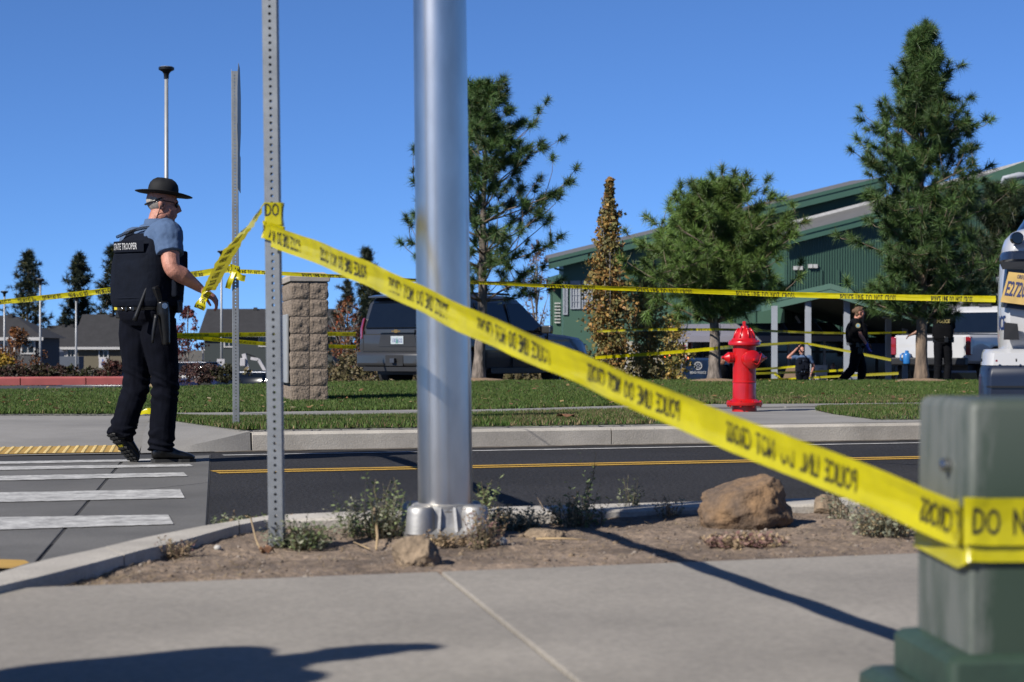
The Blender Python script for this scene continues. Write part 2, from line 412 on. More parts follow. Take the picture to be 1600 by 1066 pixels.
# dirt strip: rough ground between pavement and kerb
def dirt_z(a, v):
    vk = interp(a, kA, kV); w = max(vk-5.73, .001)
    t = max(0, min(1, (v-5.73)/w))
    base = interp(t, [0, .06, .35, .8, 1], [.100, .104, .085, .088, .095])
    if a < 1.0: base -= .02*min(1, (1.0-a))*interp(t, [0, .3, 1], [0, .3, 1])
    n = noise.fractal(Vector((a*1.7, v*1.7, 3)), 1, 2, 5)*.018+noise.noise(Vector((a*14, v*14, 9)))*.008+noise.noise(Vector((a*42, v*42, 2)))*.004
    return base+n*interp(t, [0, .08, 1], [.25, 1, .9])
na, nv = 520, 120; aL, aR = .28, 9.0
vs = np.zeros((na*nv, 3))
aa = np.concatenate([np.linspace(aL, 4.4, 420), np.linspace(4.45, aR, 100)])
for i, a in enumerate(aa):
    vk = max(interp(a, kA, kV)+.03, 5.70)
    for j in range(nv):
        v = 5.66+(vk-5.66)*j/(nv-1); p = R(a, v, dirt_z(a, v)); vs[i*nv+j] = p
idx = np.arange(na*nv).reshape(na, nv)
fc = np.stack([idx[:-1, :-1], idx[1:, :-1], idx[1:, 1:], idx[:-1, 1:]], -1).reshape(-1, 4)
struct(np_mesh('dirt_strip', vs, fc, dirt, smooth=True))
def Dp(px, py):
    """a point on the dirt under a photo pixel"""
    z = .09
    for _ in range(3):
        p = G(px, py, z); a, v = ab(p); z = dirt_z(a, v)
    return Vector((p.x, p.y, z))

# pavement in the foreground
pav = bpy.data.objects.new('near_sidewalk', None); COL.objects.link(pav); struct(pav)
struct(MB().quad(R(-12, -5, .085), R(14, -5, .085), R(14, 5.72, .085), R(-12, 5.72, .085)).build('sidewalk_bed', conc_joint))
JD = (G(920, 1066, .11)-G(695, 890, .11)).normalized()
jx = G(696, 896, .11); a1, v1 = ab(jx)
ja, jv = JD.dot(UA), JD.dot(VA); slope = ja/jv
def at_joint(k, v): return R(a1+k*1.83+(v-5.73)*slope, v, .11)
for k in range(-4, 5):
    for v0, v1_ in ((-4.5, -.6), (-.6, 3.05), (3.05, 5.73)):
        if v0 == 3.05: v0_ = 2.2
        else: v0_ = v0 if v0 < -.7 else -.6
        v1b = 2.2 if v1_ == 3.05 else v1_
        slab([at_joint(k, v0_), at_joint(k+1, v0_), at_joint(k+1, v1b), at_joint(k, v1b)], .06, 'slab', concrete, pav, .0055, .006)
# curb-ramp tactile fragment by the left edge of the frame
tp = [G(-60, 886, .032), G(-60, 872, .032), G(38, 875, .032), G(46, 879, .032), G(18, 888, .032)]
struct(MB().poly(tp[::-1]).build('near_tactile_patch', tactile))

# far kerb, ramp and walk
fk = bpy.data.objects.new('far_kerb', None); COL.objects.link(fk); struct(fk)
FK0 = ab(G(397, 706, 0))[0]
for k in range(9):
    aa = FK0+k*2.95
    oo = [R(aa+.005+j*2.94/6, 14.95, .140) for j in range(7)]; ii = [R(aa+.005+j*2.94/6, 15.11, .142) for j in range(7)]
    kerb_piece(oo, ii, fk)
struct(MB().quad(R(FK0-.05, 14.96, -.01), R(30, 14.96, -.01), R(30, 30, -.01), R(FK0-.05, 30, -.01)).build('walk_bed', dark_joint))
hp = bpy.data.objects.new('hydrant_pad', None); COL.objects.link(hp); struct(hp)
aP = ab(G(1045, 655, .15))[0]
for k in range(6):
    slab([R(FK0+k*3.2, 15.12, .15), R(FK0+(k+1)*3.2, 15.12, .15), R(FK0+(k+1)*3.2+.2, 21.5, .15), R(FK0+k*3.2+.2, 21.5, .15)], .05, 'slab', concrete3, hp, .004, .004)
ramp = bpy.data.objects.new('kerb_ramp', None); COL.objects.link(ramp); struct(ramp)
Bf, Cb = G(219, 708, .008), G(243, 645, .15)
Lf, Lb = R(ab(Bf)[0]-4.2, ab(Bf)[1], .008), Cb-UA*4.4
def grid_sheet(A, B, C, D, nu, nv_, name, m, parent, t=.05, fn=None):
    """A-B front edge, D-C back edge"""
    mb = MB()
    for i in range(nu+1):
        for j in range(nv_+1):
            s, q = i/nu, j/nv_; p = (A.lerp(B, s)).lerp(D.lerp(C, s), q)
            if fn: p = fn(p, s, q)
            mb.v.append(p)
    mb.f = [(i*(nv_+1)+j, (i+1)*(nv_+1)+j, (i+1)*(nv_+1)+j+1, i*(nv_+1)+j+1) for i in range(nu) for j in range(nv_)]
    return mb.build(name, m, parent, smooth=True)
grid_sheet(Lf-UA*0, Bf-UA*.012, Cb-UA*.012, Lb, 2, 6, 'ramp_slab', concrete3, ramp)
Af, Ef = R(FK0-.01, 14.95, .004), R(FK0-.01, 14.97, .152)
Eb = G(300, 651, .152)
mb = MB()
fl0 = [Bf+UA*.012, Cb+UA*.012]
fr = [Vector(Af), Vector(Ef), R(FK0-.01, 15.11, .152), R(FK0-.01, 16.9, .152)]
nseg = 14; rows = []
for j in range(nseg+1):
    s = j/nseg
    c0 = (Bf+UA*.012).lerp(fr[0], s)
    hgt = .008+.144*min(1, s**1.4)
    e0 = Vector((c0.x, c0.y, 0))+VA*(.02+.05*(1-s)); e0.z = hgt if s > .02 else .009
    bk = (Cb+UA*.012).lerp(fr[3], s); bk.z = .152
    q1_, q2_ = e0.lerp(bk, .10), e0.lerp(bk, .24); q1_.z = e0.z+(.150-e0.z)*.5; q2_.z = e0.z+(.150-e0.z)*.94; q3_ = e0.lerp(bk, .5); q3_.z = .151
    rows.append([c0, e0, q1_, q2_, q3_, bk])
mb.loft(rows, False, False); mb.build('flare_slab', concrete3, ramp, smooth='angle')
def rampQ(s, q): return (Lf.lerp(Bf, s)).lerp(Lb.lerp(Cb, s), q)
mb = MB(); up = Vector((0, 0, .006))
s1 = 1-.03
mb.quad(rampQ(0, .012)+up, rampQ(s1, .012)+up, rampQ(s1, .145)+up, rampQ(0, .145)+up)
tac = mb.build('tactile_strip', tactile, ramp)
mb = MB()
for i in range(60):
    for j in range(9):
        c = rampQ(.005+(s1-.01)*i/59, .018+.12*j/8)+up
        # bars rather than domes where the rows run together
        mb.lathe([(.019, 0), (.013, .006)], c, 6)
tb = mb.build('tactile_domes', tactile2, tac); tb['kind'] = 'stuff'

WALK_B = [(-60, 646), (0, 646), (150, 645.5), (280, 645), (420, 643.5), (650, 640), (740, 640), (828, 638), (979, 633.5), (1100, 631.5), (1300, 630.5), (1440, 629), (1570, 627)]
WALK_F = [(282, 653), (420, 650.5), (650, 647.5), (740, 645), (826, 643), (979, 639), (1060, 637.5)]
wb = [G(x, y, .165) for x, y in WALK_B]; wf = [G(x, y, .165) for x, y in WALK_F]
walk = bpy.data.objects.new('far_sidewalk', None); COL.objects.link(walk); struct(walk)
wf2 = wf+[wf[-1]+UA*3.2+VA*.35, wf[-1]+UA*7+VA*1.0]
n = 12; fa = resample(wf2, n); bx_ = [p.x for p in wb]
for i in range(n-1):
    q = [fa[i], fa[i+1]]
    def back(p): 
        d = VA; x = p.x-.33*1.5
        return Vector((x, interp(x, bx_, [w.y for w in wb])+.06, .165))
    slab([q[0], q[1], back(q[1]), back(q[0])], .04, 'slab', concrete3, walk, .008, .004)

# lawns
lawn_fx = [p.x for p in wb]; lawn_fy = [p.y for p in wb]
def lawn_back(x): return interp(x, [-14, -9.5, -6.5, -4.5, 0, 14], [31.8, 32.6, 33.6, 35, 36.2, 36.2])
def lawn_zb(x): return interp(x, [-12, -6, -3, 2, 12], [.08, .13, .20, .215, .215])
def lawn_z(x, y):
    y0 = interp(x, lawn_fx, lawn_fy); y1 = lawn_back(x)
    t = max(0, min(1, (y-y0)/(y1-y0)))
    z = lerp(.172, lawn_zb(x), t)+.015*noise.noise(Vector((x*.5, y*.5, 0)))*math.sin(t*math.pi)
    return z-.14*max(0, (t-.96)/.04)
nx, ny = 90, 50; vs = []; xs = np.linspace(-6.6, 6.8, nx)
def lawn_pt(s, t):
    # fan: x spreads with depth so that the sheet covers the view and a margin
    xf = lerp(-6.2, 6.4, s); xb = lerp(-13.5, 13.5, s)
    y0 = interp(xf, lawn_fx, lawn_fy)
    yb = lawn_back(xb); x = lerp(xf, xb, t); y = lerp(y0, yb, t)
    return x, y, t, xb
def lawn_zz(x, y, t, xb):
    z = lerp(.172, lawn_zb(xb), t)+.02*noise.noise(Vector((x*.4, y*.4, 0)))*math.sin(t*math.pi)
    return z-.16*max(0, (t-.965)/.035)
for i in range(nx):
    for j in range(ny):
        x, y, t, xb = lawn_pt(i/(nx-1), j/(ny-1)); vs.append((x, y, lawn_zz(x, y, t, xb)-(.17 if j == 0 else 0)))
idx = np.arange(nx*ny).reshape(nx, ny)
fc = np.stack([idx[:-1, :-1], idx[1:, :-1], idx[1:, 1:], idx[:-1, 1:]], -1).reshape(-1, 4)
struct(np_mesh('lawn', np.array(vs), fc, lawn_m, smooth=True))

def blades(pts, h, w, name, dry=.25):
    """one triangle a blade; pts (n,3)"""
    n = len(pts); pts = np.asarray(pts); a = RNG.uniform(0, 2*np.pi, n)
    hh = h*RNG.uniform(.55, 1.3, n); ww = w*RNG.uniform(.7, 1.3, n)
    dx = np.stack([np.cos(a), np.sin(a), np.zeros(n)], 1)*ww[:, None]/2
    ln = RNG.normal(0, .45, (n, 2))*hh[:, None]
    tip = pts+np.stack([ln[:, 0], ln[:, 1], hh], 1)
    v = np.empty((n, 3, 3)); v[:, 0] = pts-dx; v[:, 1] = pts+dx; v[:, 2] = tip; v[:, :2, 2] -= .008
    pat = np.array([noise.fractal(Vector((p[0]*.9, p[1]*.9, 5)), 1, 2, 3) for p in pts[::8]]).repeat(8)[:n]
    pat = np.pad(pat, (0, n-len(pat)))
    g = np.array([.095, .185, .036]); y = np.array([.20, .22, .06]); b = np.array([.34, .26, .14])
    k = np.clip(RNG.uniform(0, 1, n)*.5+pat*.7, 0, 1)[:, None]
    c = g*(1-k)+y*k
    dd = dry(pts, pat) if callable(dry) else np.full(n, dry)
    dm = RNG.uniform(0, 1, n) < dd
    c[dm] = b*RNG.uniform(.6, 1.2, (dm.sum(), 1))
    c *= RNG.uniform(.65, 1.25, (n, 1))
    return struct(np_mesh(name, v.reshape(-1, 3), np.arange(n*3).reshape(n, 3), grass_m, np.repeat(c, 3, 0)), 'stuff')
n = 330000; s = RNG.uniform(0, 1, n); t = RNG.uniform(0, 1, n)**1.15
xf = -6.2+12.6*s; xb = -13.5+27*s; y0 = np.interp(xf, lawn_fx, lawn_fy)
yb = np.interp(xb, [-14, -9.5, -6.5, -4.5, 0, 14], [31.8, 32.6, 33.6, 35, 36.2, 36.2])
x = xf+(xb-xf)*t; y = y0-.04+(yb-y0)*t
z = .172+(np.interp(xb, [-12, -6, -3, 2, 12], [.08, .13, .20, .215, .215])-.172)*t-.16*np.clip((t-.965)/.035, 0, 1)
def lawn_dry(p, pat):
    t_ = np.clip((p[:, 1]-21)/15, 0, 1)
    return np.clip(.02+.16*np.clip(pat, 0, 1)+.26*((p[:, 0] > 1.2) & (p[:, 1] < 25)), 0, .6)
blades(np.stack([x, y, z], 1), .030, .017, 'lawn_grass', lawn_dry)

def verge(front, back, name, n, dry):
    fr = [G(x, y, .16) for x, y in front]; bk = [G(x, y, .17) for x, y in back]
    fr, bk = resample(fr, 60), resample(bk, 60); mb = MB()
    fr = [p+VA*max(0, 15.125-p.dot(VA)) for p in fr]
    rows = []
    for a, b in zip(fr, bk):
        rows.append([Vector((a.x, a.y, .10))]+[a.lerp(b, q)+Vector((0, 0, .02*math.sin(math.pi*min(1, q*1.3+.15)))) for q in (.04, .3, .6, .9)]+[Vector((b.x, b.y, .160))])
    mb.loft(rows, False, False); struct(mb.build(name, lawn_m, smooth=True))
    s = RNG.uniform(0, 58.99, n); q = RNG.uniform(0, 1, n); i = s.astype(int); fr_ = np.array(fr); bk_ = np.array(bk)
    fpt = fr_[i]+(fr_[i+1]-fr_[i])*(s-i)[:, None]; bpt = bk_[i]+(bk_[i+1]-bk_[i])*(s-i)[:, None]
    p = fpt+(bpt-fpt)*q[:, None]; p[:, 2] = .16+.02*np.sin(np.pi*np.minimum(1, q*1.3+.15))
    p[:, :2] += RNG.normal(0, .02, (n, 2))
    blades(p, .032, .012, name+'_grass', dry)
verge([(270, 656), (300, 661), (350, 668), (400, 674.5), (560, 674), (650, 671), (740, 667.5), (860, 665), (1050, 661.5), (1090, 660)],
      [(270, 653.6), (300, 653), (350, 652), (420, 650.5), (560, 649), (650, 647.5), (740, 645), (826, 643), (979, 639), (1060, 637.5)], 'verge', 60000,
      lambda p, pat: np.clip(.10+.35*np.clip(pat+.1, 0, 1)+.22*(p[:, 0] > 0), 0, .7))
verge([(1283, 641), (1302, 646), (1366, 655), (1440, 655), (1600, 650)], [(1283, 639), (1300, 634.5), (1360, 632.5), (1440, 631), (1600, 628)], 'verge', 26000,
      lambda p, pat: np.clip(.12+.3*np.clip(pat, 0, 1), 0, .6))

# red kerb and drive on the left, beyond the lawn
rk = thing('red_kerb', 'long red-painted kerb behind the lawn, left of the trooper', 'kerb', (-10.5, 46.6, 0))
A, B = P(-60, 600, 46.0), P(250, 598, 47.4); A.z = B.z = -.07
for i in range(4):
    t0, t1 = [0, .29, .62, .85][i], [.29, .62, .85, 1][i]
    a, b = A.lerp(B, t0), A.lerp(B, t1); d = (b-a).normalized(); a += d*.012; b -= d*.012
    mb = MB(); nn = Vector((-d.y, d.x, 0))
    zt = .115
    pts = []
    for q in (a, b):
        pts.append([Vector((q.x, q.y, -.07)), Vector((q.x, q.y, zt-.03))+nn*.02, Vector((q.x, q.y, zt))+nn*.06, Vector((q.x, q.y, zt))+nn*.9, Vector((q.x, q.y, -.07))+nn*.9])
    mb.loft(pts, True); mb.build('kerb_segment', red_kerb, rk, base=rk.location)
gut = MB().quad(P(-60, 616, 33.5), P(95, 607.5, 38), P(95, 605.5, 39.5), P(-60, 612, 35)).build('gutter', concrete3); struct(gut)
# grit swept against the kerbs
def grit_strip(v0, v1, a_0, a_1, sgn, name):
    mb = MB(); n_ = 260
    for i in range(n_+1):
        a = lerp(a_0, a_1, i/n_); w_ = abs(v1-v0)*max(.12, .5+.6*noise.fractal(Vector((a*2.3, v0, 1)), 1, 2, 4)); mb.v += [R(a, v0, .006), R(a, v0+sgn*w_, .0035)]
    mb.f = [(2*i, 2*i+2, 2*i+3, 2*i+1) if sgn > 0 else (2*i+1, 2*i+3, 2*i+2, 2*i) for i in range(n_)]; struct(mb.build(name, grit_m))
grit_m = mat('gutter_grit', (.15, .125, .10), .95, var=.35, scale=8, fine=.35, fscale=40)
grit_strip(14.948, 14.78, FK0-.3, 20, -1, 'gutter_grit')
# apron between the near pavement and the crossing, left of the kerb
ap = bpy.data.objects.new('near_apron', None); COL.objects.link(ap); struct(ap)
for k_ in range(4):
    a0_, a1_ = .62-(k_+1)*1.9, .62-k_*1.9
    if k_ == 0: a1_ = .74
    slab([R(a0_, 5.735, .10), R(a1_, 5.735, .10), R(a1_ if k_ else .35, 6.55, .012), R(a0_, 6.55, .012)], .03, 'slab', concrete3, ap, .004, .003)
slab([R(-8, 6.555, .010), R(.2, 6.555, .010), R(.05, 7.6, .0075), R(-8, 7.6, .0075)], .02, 'slab', cross_conc, ap, .004, .003)
# ================================================================== street furniture
# ---- big aluminium pole on a flared cast base
pc = Dp(697, 839); pb = P(695, 839, 7.3); pb.z = .085
pole = thing('light_pole', 'thick brushed aluminium pole on a flared cast base in the dirt strip', 'pole', pb)
lean = Vector((-.0075, 0, 1))
mb = MB(); prof = [(0.100, .10)]+[(.1005-.0006*i, .12+i*.35) for i in range(20)]
mb.lathe(prof, (0, 0, 0), 64)
mb.v = [Vector((p.x-.0115*p.z+.004, p.y, p.z)) for p in mb.v]
mb.build('shaft', alu, pole, smooth='angle')
mb = MB(); mb.lathe([(.112, .098), (.116, .104), (.116, .126), (.106, .131), (.102, .131)], (0, 0, 0), 48); mb.build('collar', alu_cast, pole, smooth='angle')
rot = Matrix.Rotation(math.radians(8), 3, 'Z')
mb = MB()
# skirt: square foot plate rising to a round neck
def sq(r, z, n=40, e=5.0):
    out = []
    for k in range(n):
        a = 2*math.pi*k/n; c, s = math.cos(a), math.sin(a)
        q = (abs(c)**e+abs(s)**e)**(-1/e); out.append(rot @ Vector((c*q*r, s*q*r, z)))
    return out
mb.loft([sq(.140, .008), sq(.152, .012), sq(.152, .028), sq(.140, .034), sq(.120, .050, e=4), sq(.112, .085, e=3.5), sq(.116, .112, e=3.2), sq(.112, .124, e=2.6)], True)
mb.build('foot_plate', alu_cast, pole, smooth='angle')
for sx in (-1, 1):
    for sy in (-1, 1):
        mb = MB(); c = rot @ Vector((sx*.098, sy*.098, 0)); rings = []
        for z, r in ((.028, .056), (.05, .054), (.10, .050), (.116, .048), (.124, .043), (.128, .034), (.129, .010)):
            rings.append([c+Vector((math.cos(2*math.pi*k/20)*r, math.sin(2*math.pi*k/20)*r, z)) for k in range(20)])
        mb.loft(rings, True); mb.build('bolt_cover', alu_cast, pole, smooth='angle')
for sgn in (-1, 1):
    for off in (-.035, .03):
        p0 = rot @ Vector((off, -.128*sgn if sgn > 0 else .128, .03)); p1 = rot @ Vector((off*.8, -.104*sgn if sgn > 0 else .104, .118))
        MB().bar(p0, p1, .010, .03, up=(0, sgn, 0)).build('rib', alu_cast, pole)
for sx in (-1, 1):
    for sy in (-1, 1):
        c = rot @ Vector((sx*.10, sy*.10, 0)); mb = MB(); mb.lathe([(.018, -.03), (.018, .012)], c, 6); mb.build('anchor_nut', black_metal, pole)
mb = MB(); mb.lathe([(.21, -.10), (.21, -.040), (.20, -.034)], (0.0, .0, 0), 28); mb.build('footing', concrete2, pole, smooth='angle')
# ---- perforated sign posts: square tube with one hole an inch on all faces
def perforated_post(base, top, w, label, hole=.0056, front=-1, pitch=.0254, rz=0.0, name='sign_post'):
    root = thing(name, label, 'sign post', base, rz)
    L = (Vector(top)-Vector(base)); ht = L.z; n = int(ht/pitch); h = w/2; k = 8
    mb = MB()
    for fidx in range(4):
        R3 = Matrix.Rotation(fidx*math.pi/2, 3, 'Z')
        for i in range(n):
            z0, z1 = i*pitch, (i+1)*pitch; zc = (z0+z1)/2; o = len(mb.v)
            ring = [Vector((math.cos(2*math.pi*j/k)*hole, -h, zc+math.sin(2*math.pi*j/k)*hole)) for j in range(k)]
            inn = [Vector((p.x, -h+.004, p.z)) for p in ring]
            sqr = []
            for j in range(k):
                a = 2*math.pi*j/k; c, s = math.cos(a), math.sin(a)
                q = 1/max(abs(c), abs(s)); 
                sqr.append(Vector((max(-1, min(1, c*q))*(h-.003), -h, zc+max(-1, min(1, s*q))*pitch/2)))
            pts = [R3 @ p for p in ring+inn+sqr]
            sh = L/ht
            pts = [Vector((p.x+sh.x*p.z, p.y+sh.y*p.z, p.z)) for p in pts]
            fs = []
            for j in range(k):
                m = (j+1) % k
                fs.append((2*k+j, 2*k+m, m, j)); fs.append((j, m, k+m, k+j))
            mb.add(pts, fs)
    sh = L/ht
    for sx, sy in ((-1, -1), (1, -1), (1, 1), (-1, 1)):      # rounded corners
        a = Vector((sx*(h-.003), sy*h, 0)); b = Vector((sx*h, sy*(h-.003), 0)); t = Vector((sh.x*ht, sh.y*ht, ht))
        mb.quad(a, b, b+t, a+t)
    mb.build('tube', galv, root)
    return root
b1 = Dp(433, 853); b1 = Vector((P(433, 853, 6.97).x, 6.97, b1.z-.03)); t1 = b1+Vector((-.0215*1.55, 0, 2.7))
sp1 = perforated_post(b1, t1, .0535, 'tall perforated steel post wrapped in yellow tape, left of the thick pole')
b2 = P(369, 665, 15.8); b2.z = .16; t2 = P(366.5, 109, 15.8)
sp2 = perforated_post(b2, t2, .0535, 'perforated steel post in the grass verge carrying edge-on signs', rz=math.radians(8))
# signs carried by the far post, seen edge-on
def edge_sign(pts, base_p, label, name, cat):
    ax = Vector((-.098, .995, 0)).normalized(); nn = Vector((ax.y, -ax.x, 0))
    mb = MB(); r0 = [ax*p[0]+Vector((0, 0, p[1])) for p in pts]
    mb.loft([[p+nn*.0015 for p in r0], [p-nn*.0015 for p in r0]], True)
    o = mb.build(name, galv, None); o.location = base_p; return tag(o, label, cat)
sb = P(373.5, 172, 15.77); r = .381
edge_sign([(r*math.cos(math.pi/8+k*math.pi/4), r*math.sin(math.pi/8+k*math.pi/4)) for k in range(8)], sb, 'octagonal metal sign seen edge-on at the top of the far post', 'stop_sign', 'sign')
sb = P(373.5, 268, 15.77)
edge_sign([(-.30, -.15), (.30, -.15), (.30, .14), (-.30, .14)], sb, 'rectangular metal sign seen edge-on below the octagonal one', 'street_sign', 'sign')

# ---- utility pedestal, right foreground
bx0 = Vector((.758, 3.30, .11)); ex = Vector((.998, .0625, 0)).normalized(); ey = Vector((-.0625, .998, 0)).normalized()
ub = thing('utility_pedestal', 'weathered green utility pedestal wrapped in yellow tape, right foreground', 'utility box', bx0, math.atan2(ex.y, ex.x))
wd, dp = .34, .33
def rrect(x0, x1, y0, y1, r, z, n=6):
    out = []
    for cx, cy, a0_ in ((x1-r, y1-r, 0), (x0+r, y1-r, 90), (x0+r, y0+r, 180), (x1-r, y0+r, 270)):
        for i in range(n+1):
            a = math.radians(a0_+90*i/n); out.append(Vector((cx+r*math.cos(a), cy+r*math.sin(a), z)))
    return out
mb = MB(); zt = .585
mb.loft([rrect(.0, wd, 0, dp, .010, .16), rrect(.001, wd-.001, .001, dp-.001, .011, .40), rrect(.003, wd-.003, .003, dp-.003, .013, zt-.018), rrect(.006, wd-.006, .006, dp-.006, .014, zt-.007), rrect(.013, wd-.013, .013, dp-.013, .014, zt-.0015), rrect(.022, wd-.022, .022, dp-.022, .014, zt)], True)
body = mb.build('cabinet', [green_box], ub, smooth='angle')
# chalky oxidised paint on the weather side and top, dark green elsewhere
def cabinet_mat():
    m = bpy.data.materials.new('cabinet_paint'); m.use_nodes = True; t = m.node_tree; L = t.links; b = t.nodes['Principled BSDF']
    tc = N(t, 'ShaderNodeTexCoord'); sx = N(t, 'ShaderNodeSeparateXYZ'); L.new(tc.outputs['Object'], sx.inputs[0])
    n1 = N(t, 'ShaderNodeTexNoise'); n1.inputs['Scale'].default_value = 10; n1.inputs['Detail'].default_value = 8; n1.inputs['Roughness'].default_value = .7
    mp = N(t, 'ShaderNodeMapping'); mp.inputs['Scale'].default_value = (1.5, 1.5, .35); L.new(tc.outputs['Object'], mp.inputs[0]); L.new(mp.outputs[0], n1.inputs['Vector'])
    r1 = N(t, 'ShaderNodeMapRange'); r1.inputs[1].default_value = .0; r1.inputs[2].default_value = .05; r1.inputs[3].default_value = .70; r1.inputs[4].default_value = -.22
    L.new(sx.outputs['X'], r1.inputs[0])
    ad = N(t, 'ShaderNodeMath', operation='ADD'); L.new(r1.outputs[0], ad.inputs[0])
    m2 = N(t, 'ShaderNodeMath', operation='MULTIPLY_ADD'); L.new(n1.outputs['Fac'], m2.inputs[0]); m2.inputs[1].default_value = 3.6; m2.inputs[2].default_value = -1.75
    L.new(m2.outputs[0], ad.inputs[1]); ad.use_clamp = True
    rz = N(t, 'ShaderNodeMapRange'); rz.inputs[1].default_value = .40; rz.inputs[2].default_value = .60; rz.inputs[3].default_value = 0; rz.inputs[4].default_value = .30
    L.new(sx.outputs['Z'], rz.inputs[0]); ad2 = N(t, 'ShaderNodeMath', operation='ADD'); L.new(ad.outputs[0], ad2.inputs[0]); L.new(rz.outputs[0], ad2.inputs[1]); ad2.use_clamp = True
    mx = N(t, 'ShaderNodeMix', data_type='RGBA'); L.new(ad2.outputs[0], mx.inputs[0]); mx.inputs[6].default_value = (.016, .030, .018, 1); mx.inputs[7].default_value = (.085, .092, .083, 1)
    L.new(mx.outputs[2], b.inputs['Base Color']); b.inputs['Roughness'].default_value = .6
    return m
cabm = cabinet_mat(); body.data.materials[0] = cabm
mb = MB(); mb.loft([rrect(-.040, wd+.040, -.022, dp+.022, .02, .09), rrect(-.040, wd+.040, -.022, dp+.022, .02, .150), rrect(-.030, wd+.030, -.014, dp+.014, .02, .160), rrect(0.004, wd-.004, .004, dp-.004, .02, .165)], True)
mb.build('flange', green_box, ub, smooth='angle')
mb = MB(); mb.loft([rrect(-.105, wd+.105, -.06, dp+.06, .03, -.02), rrect(-.098, wd+.098, -.055, dp+.055, .03, .075), rrect(-.082, wd+.082, -.04, dp+.04, .03, .088)], True)
mb.build('base', green_box, ub, smooth='angle')
mb = MB(); mb.lathe([(.012, 0), (.012, .012), (.006, .016)], (0, 0, 0), 12, Matrix.Rotation(math.radians(-90), 3, 'Y')); mb.v = [p+Vector((0, .12, .47)) for p in mb.v]
mb.build('lock_bolt', silver, ub)

# ---- fire hydrant
hb = G(1163, 643, .15)
hy = thing('fire_hydrant', 'glossy red fire hydrant on the concrete pad', 'hydrant', hb, math.radians(6))
S = 1.0
mb = MB(); mb.lathe([(.125, 0), (.125, .055), (.135, .060)], seg=40); mb.build('boot', hyd_red, hy, smooth='angle')
mb = MB(); mb.lathe([(.15, .058), (.178, .062), (.182, .07), (.182, .092), (.176, .098), (.150, .104), (.128, .125)], seg=48); mb.build('base_flange', hyd_red, hy, smooth='angle')
mb = MB(); mb.lathe([(.118, .10), (.117, .27), (.116, .285), (.121, .29), (.121, .30), (.116, .305), (.116, .62), (.119, .665)], seg=48); mb.build('barrel', hyd_red, hy, smooth='angle')
mb = MB(); mb.lathe([(.118, .655), (.150, .66), (.160, .668), (.162, .69), (.158, .70), (.135, .712), (.122, .735)], seg=48); mb.build('bonnet_flange', hyd_red, hy, smooth='angle')
mb = MB(); mb.lathe([(.112, .71), (.110, .74), (.100, .775), (.082, .808), (.058, .830), (.040, .838), (.036, .855), (.026, .860)], seg=40); bon = mb.build('bonnet', hyd_red, hy, smooth='angle')
for k in range(8):
    a = k*math.pi/4+.2; mb = MB()
    mb.tube([Vector((math.cos(a)*r_, math.sin(a)*r_, z_)) for r_, z_ in ((.111, .735), (.102, .775), (.085, .808), (.058, .834))], .010, 6); mb.build('rib', hyd_red, bon, smooth=True)
mb = MB(); mb.lathe([(.020, .855), (.022, .90), (.014, .905)], seg=5); mb.build('operating_nut', hyd_red, hy)
for k in range(8):
    a = k*math.pi/4+.35
    for rr, zz in ((.165, .098), (.145, .70)):
        mb = MB(); mb.lathe([(.011, 0), (.011, .014)], (math.cos(a)*rr, math.sin(a)*rr, zz), 6); mb.build('flange_bolt', hyd_red, hy)
        if zz < .2:
            mb = MB(); mb.lathe([(.011, 0), (.011, .016)], (math.cos(a)*rr, math.sin(a)*rr, .046), 6); mb.build('flange_bolt', hyd_red, hy)
def nozzle(dirv, r, z, L0, L1, name):
    q = Vector(dirv).normalized().to_track_quat('Z', 'Y').to_matrix()
    mb = MB(); mb.lathe([(r*.92, .05), (r*.92, L0), (r*1.06, L0+.006), (r*1.06, L0+.020)], (0, 0, z), 32, q); nz = mb.build(name, hyd_red, hy, smooth='angle')
    mb = MB(); mb.lathe([(r*1.0, L0+.018), (r*1.08, L0+.024), (r*1.08, L0+.045), (r*.92, L0+.055), (r*.55, L1-.03), (r*.35, L1-.02)], (0, 0, z), 32, q); cp = mb.build('nozzle_cap', hyd_red, nz, smooth='angle')
    mb = MB(); mb.lathe([(.018, L1-.03), (.016, L1), (.010, L1+.003)], (0, 0, z), 5, q); mb.build('cap_nut', hyd_red, nz)
nozzle((-1, -.10, 0), .052, .54, .125, .235, 'hose_nozzle'); nozzle((1, .10, 0), .052, .54, .125, .235, 'hose_nozzle')
nozzle((.26, -.97, 0), .088, .52, .135, .225, 'pumper_nozzle')
mb = MB(); pts = []
for i in range(40):
    t = i/39; pts.append(Vector((.03+.11*t, -.15-.05*math.sin(t*math.pi), .55-.09*math.sin(t*math.pi)+.03*t)))
mb.tube(pts, .004, 5); mb.build('cap_chain', hyd_red, hy)

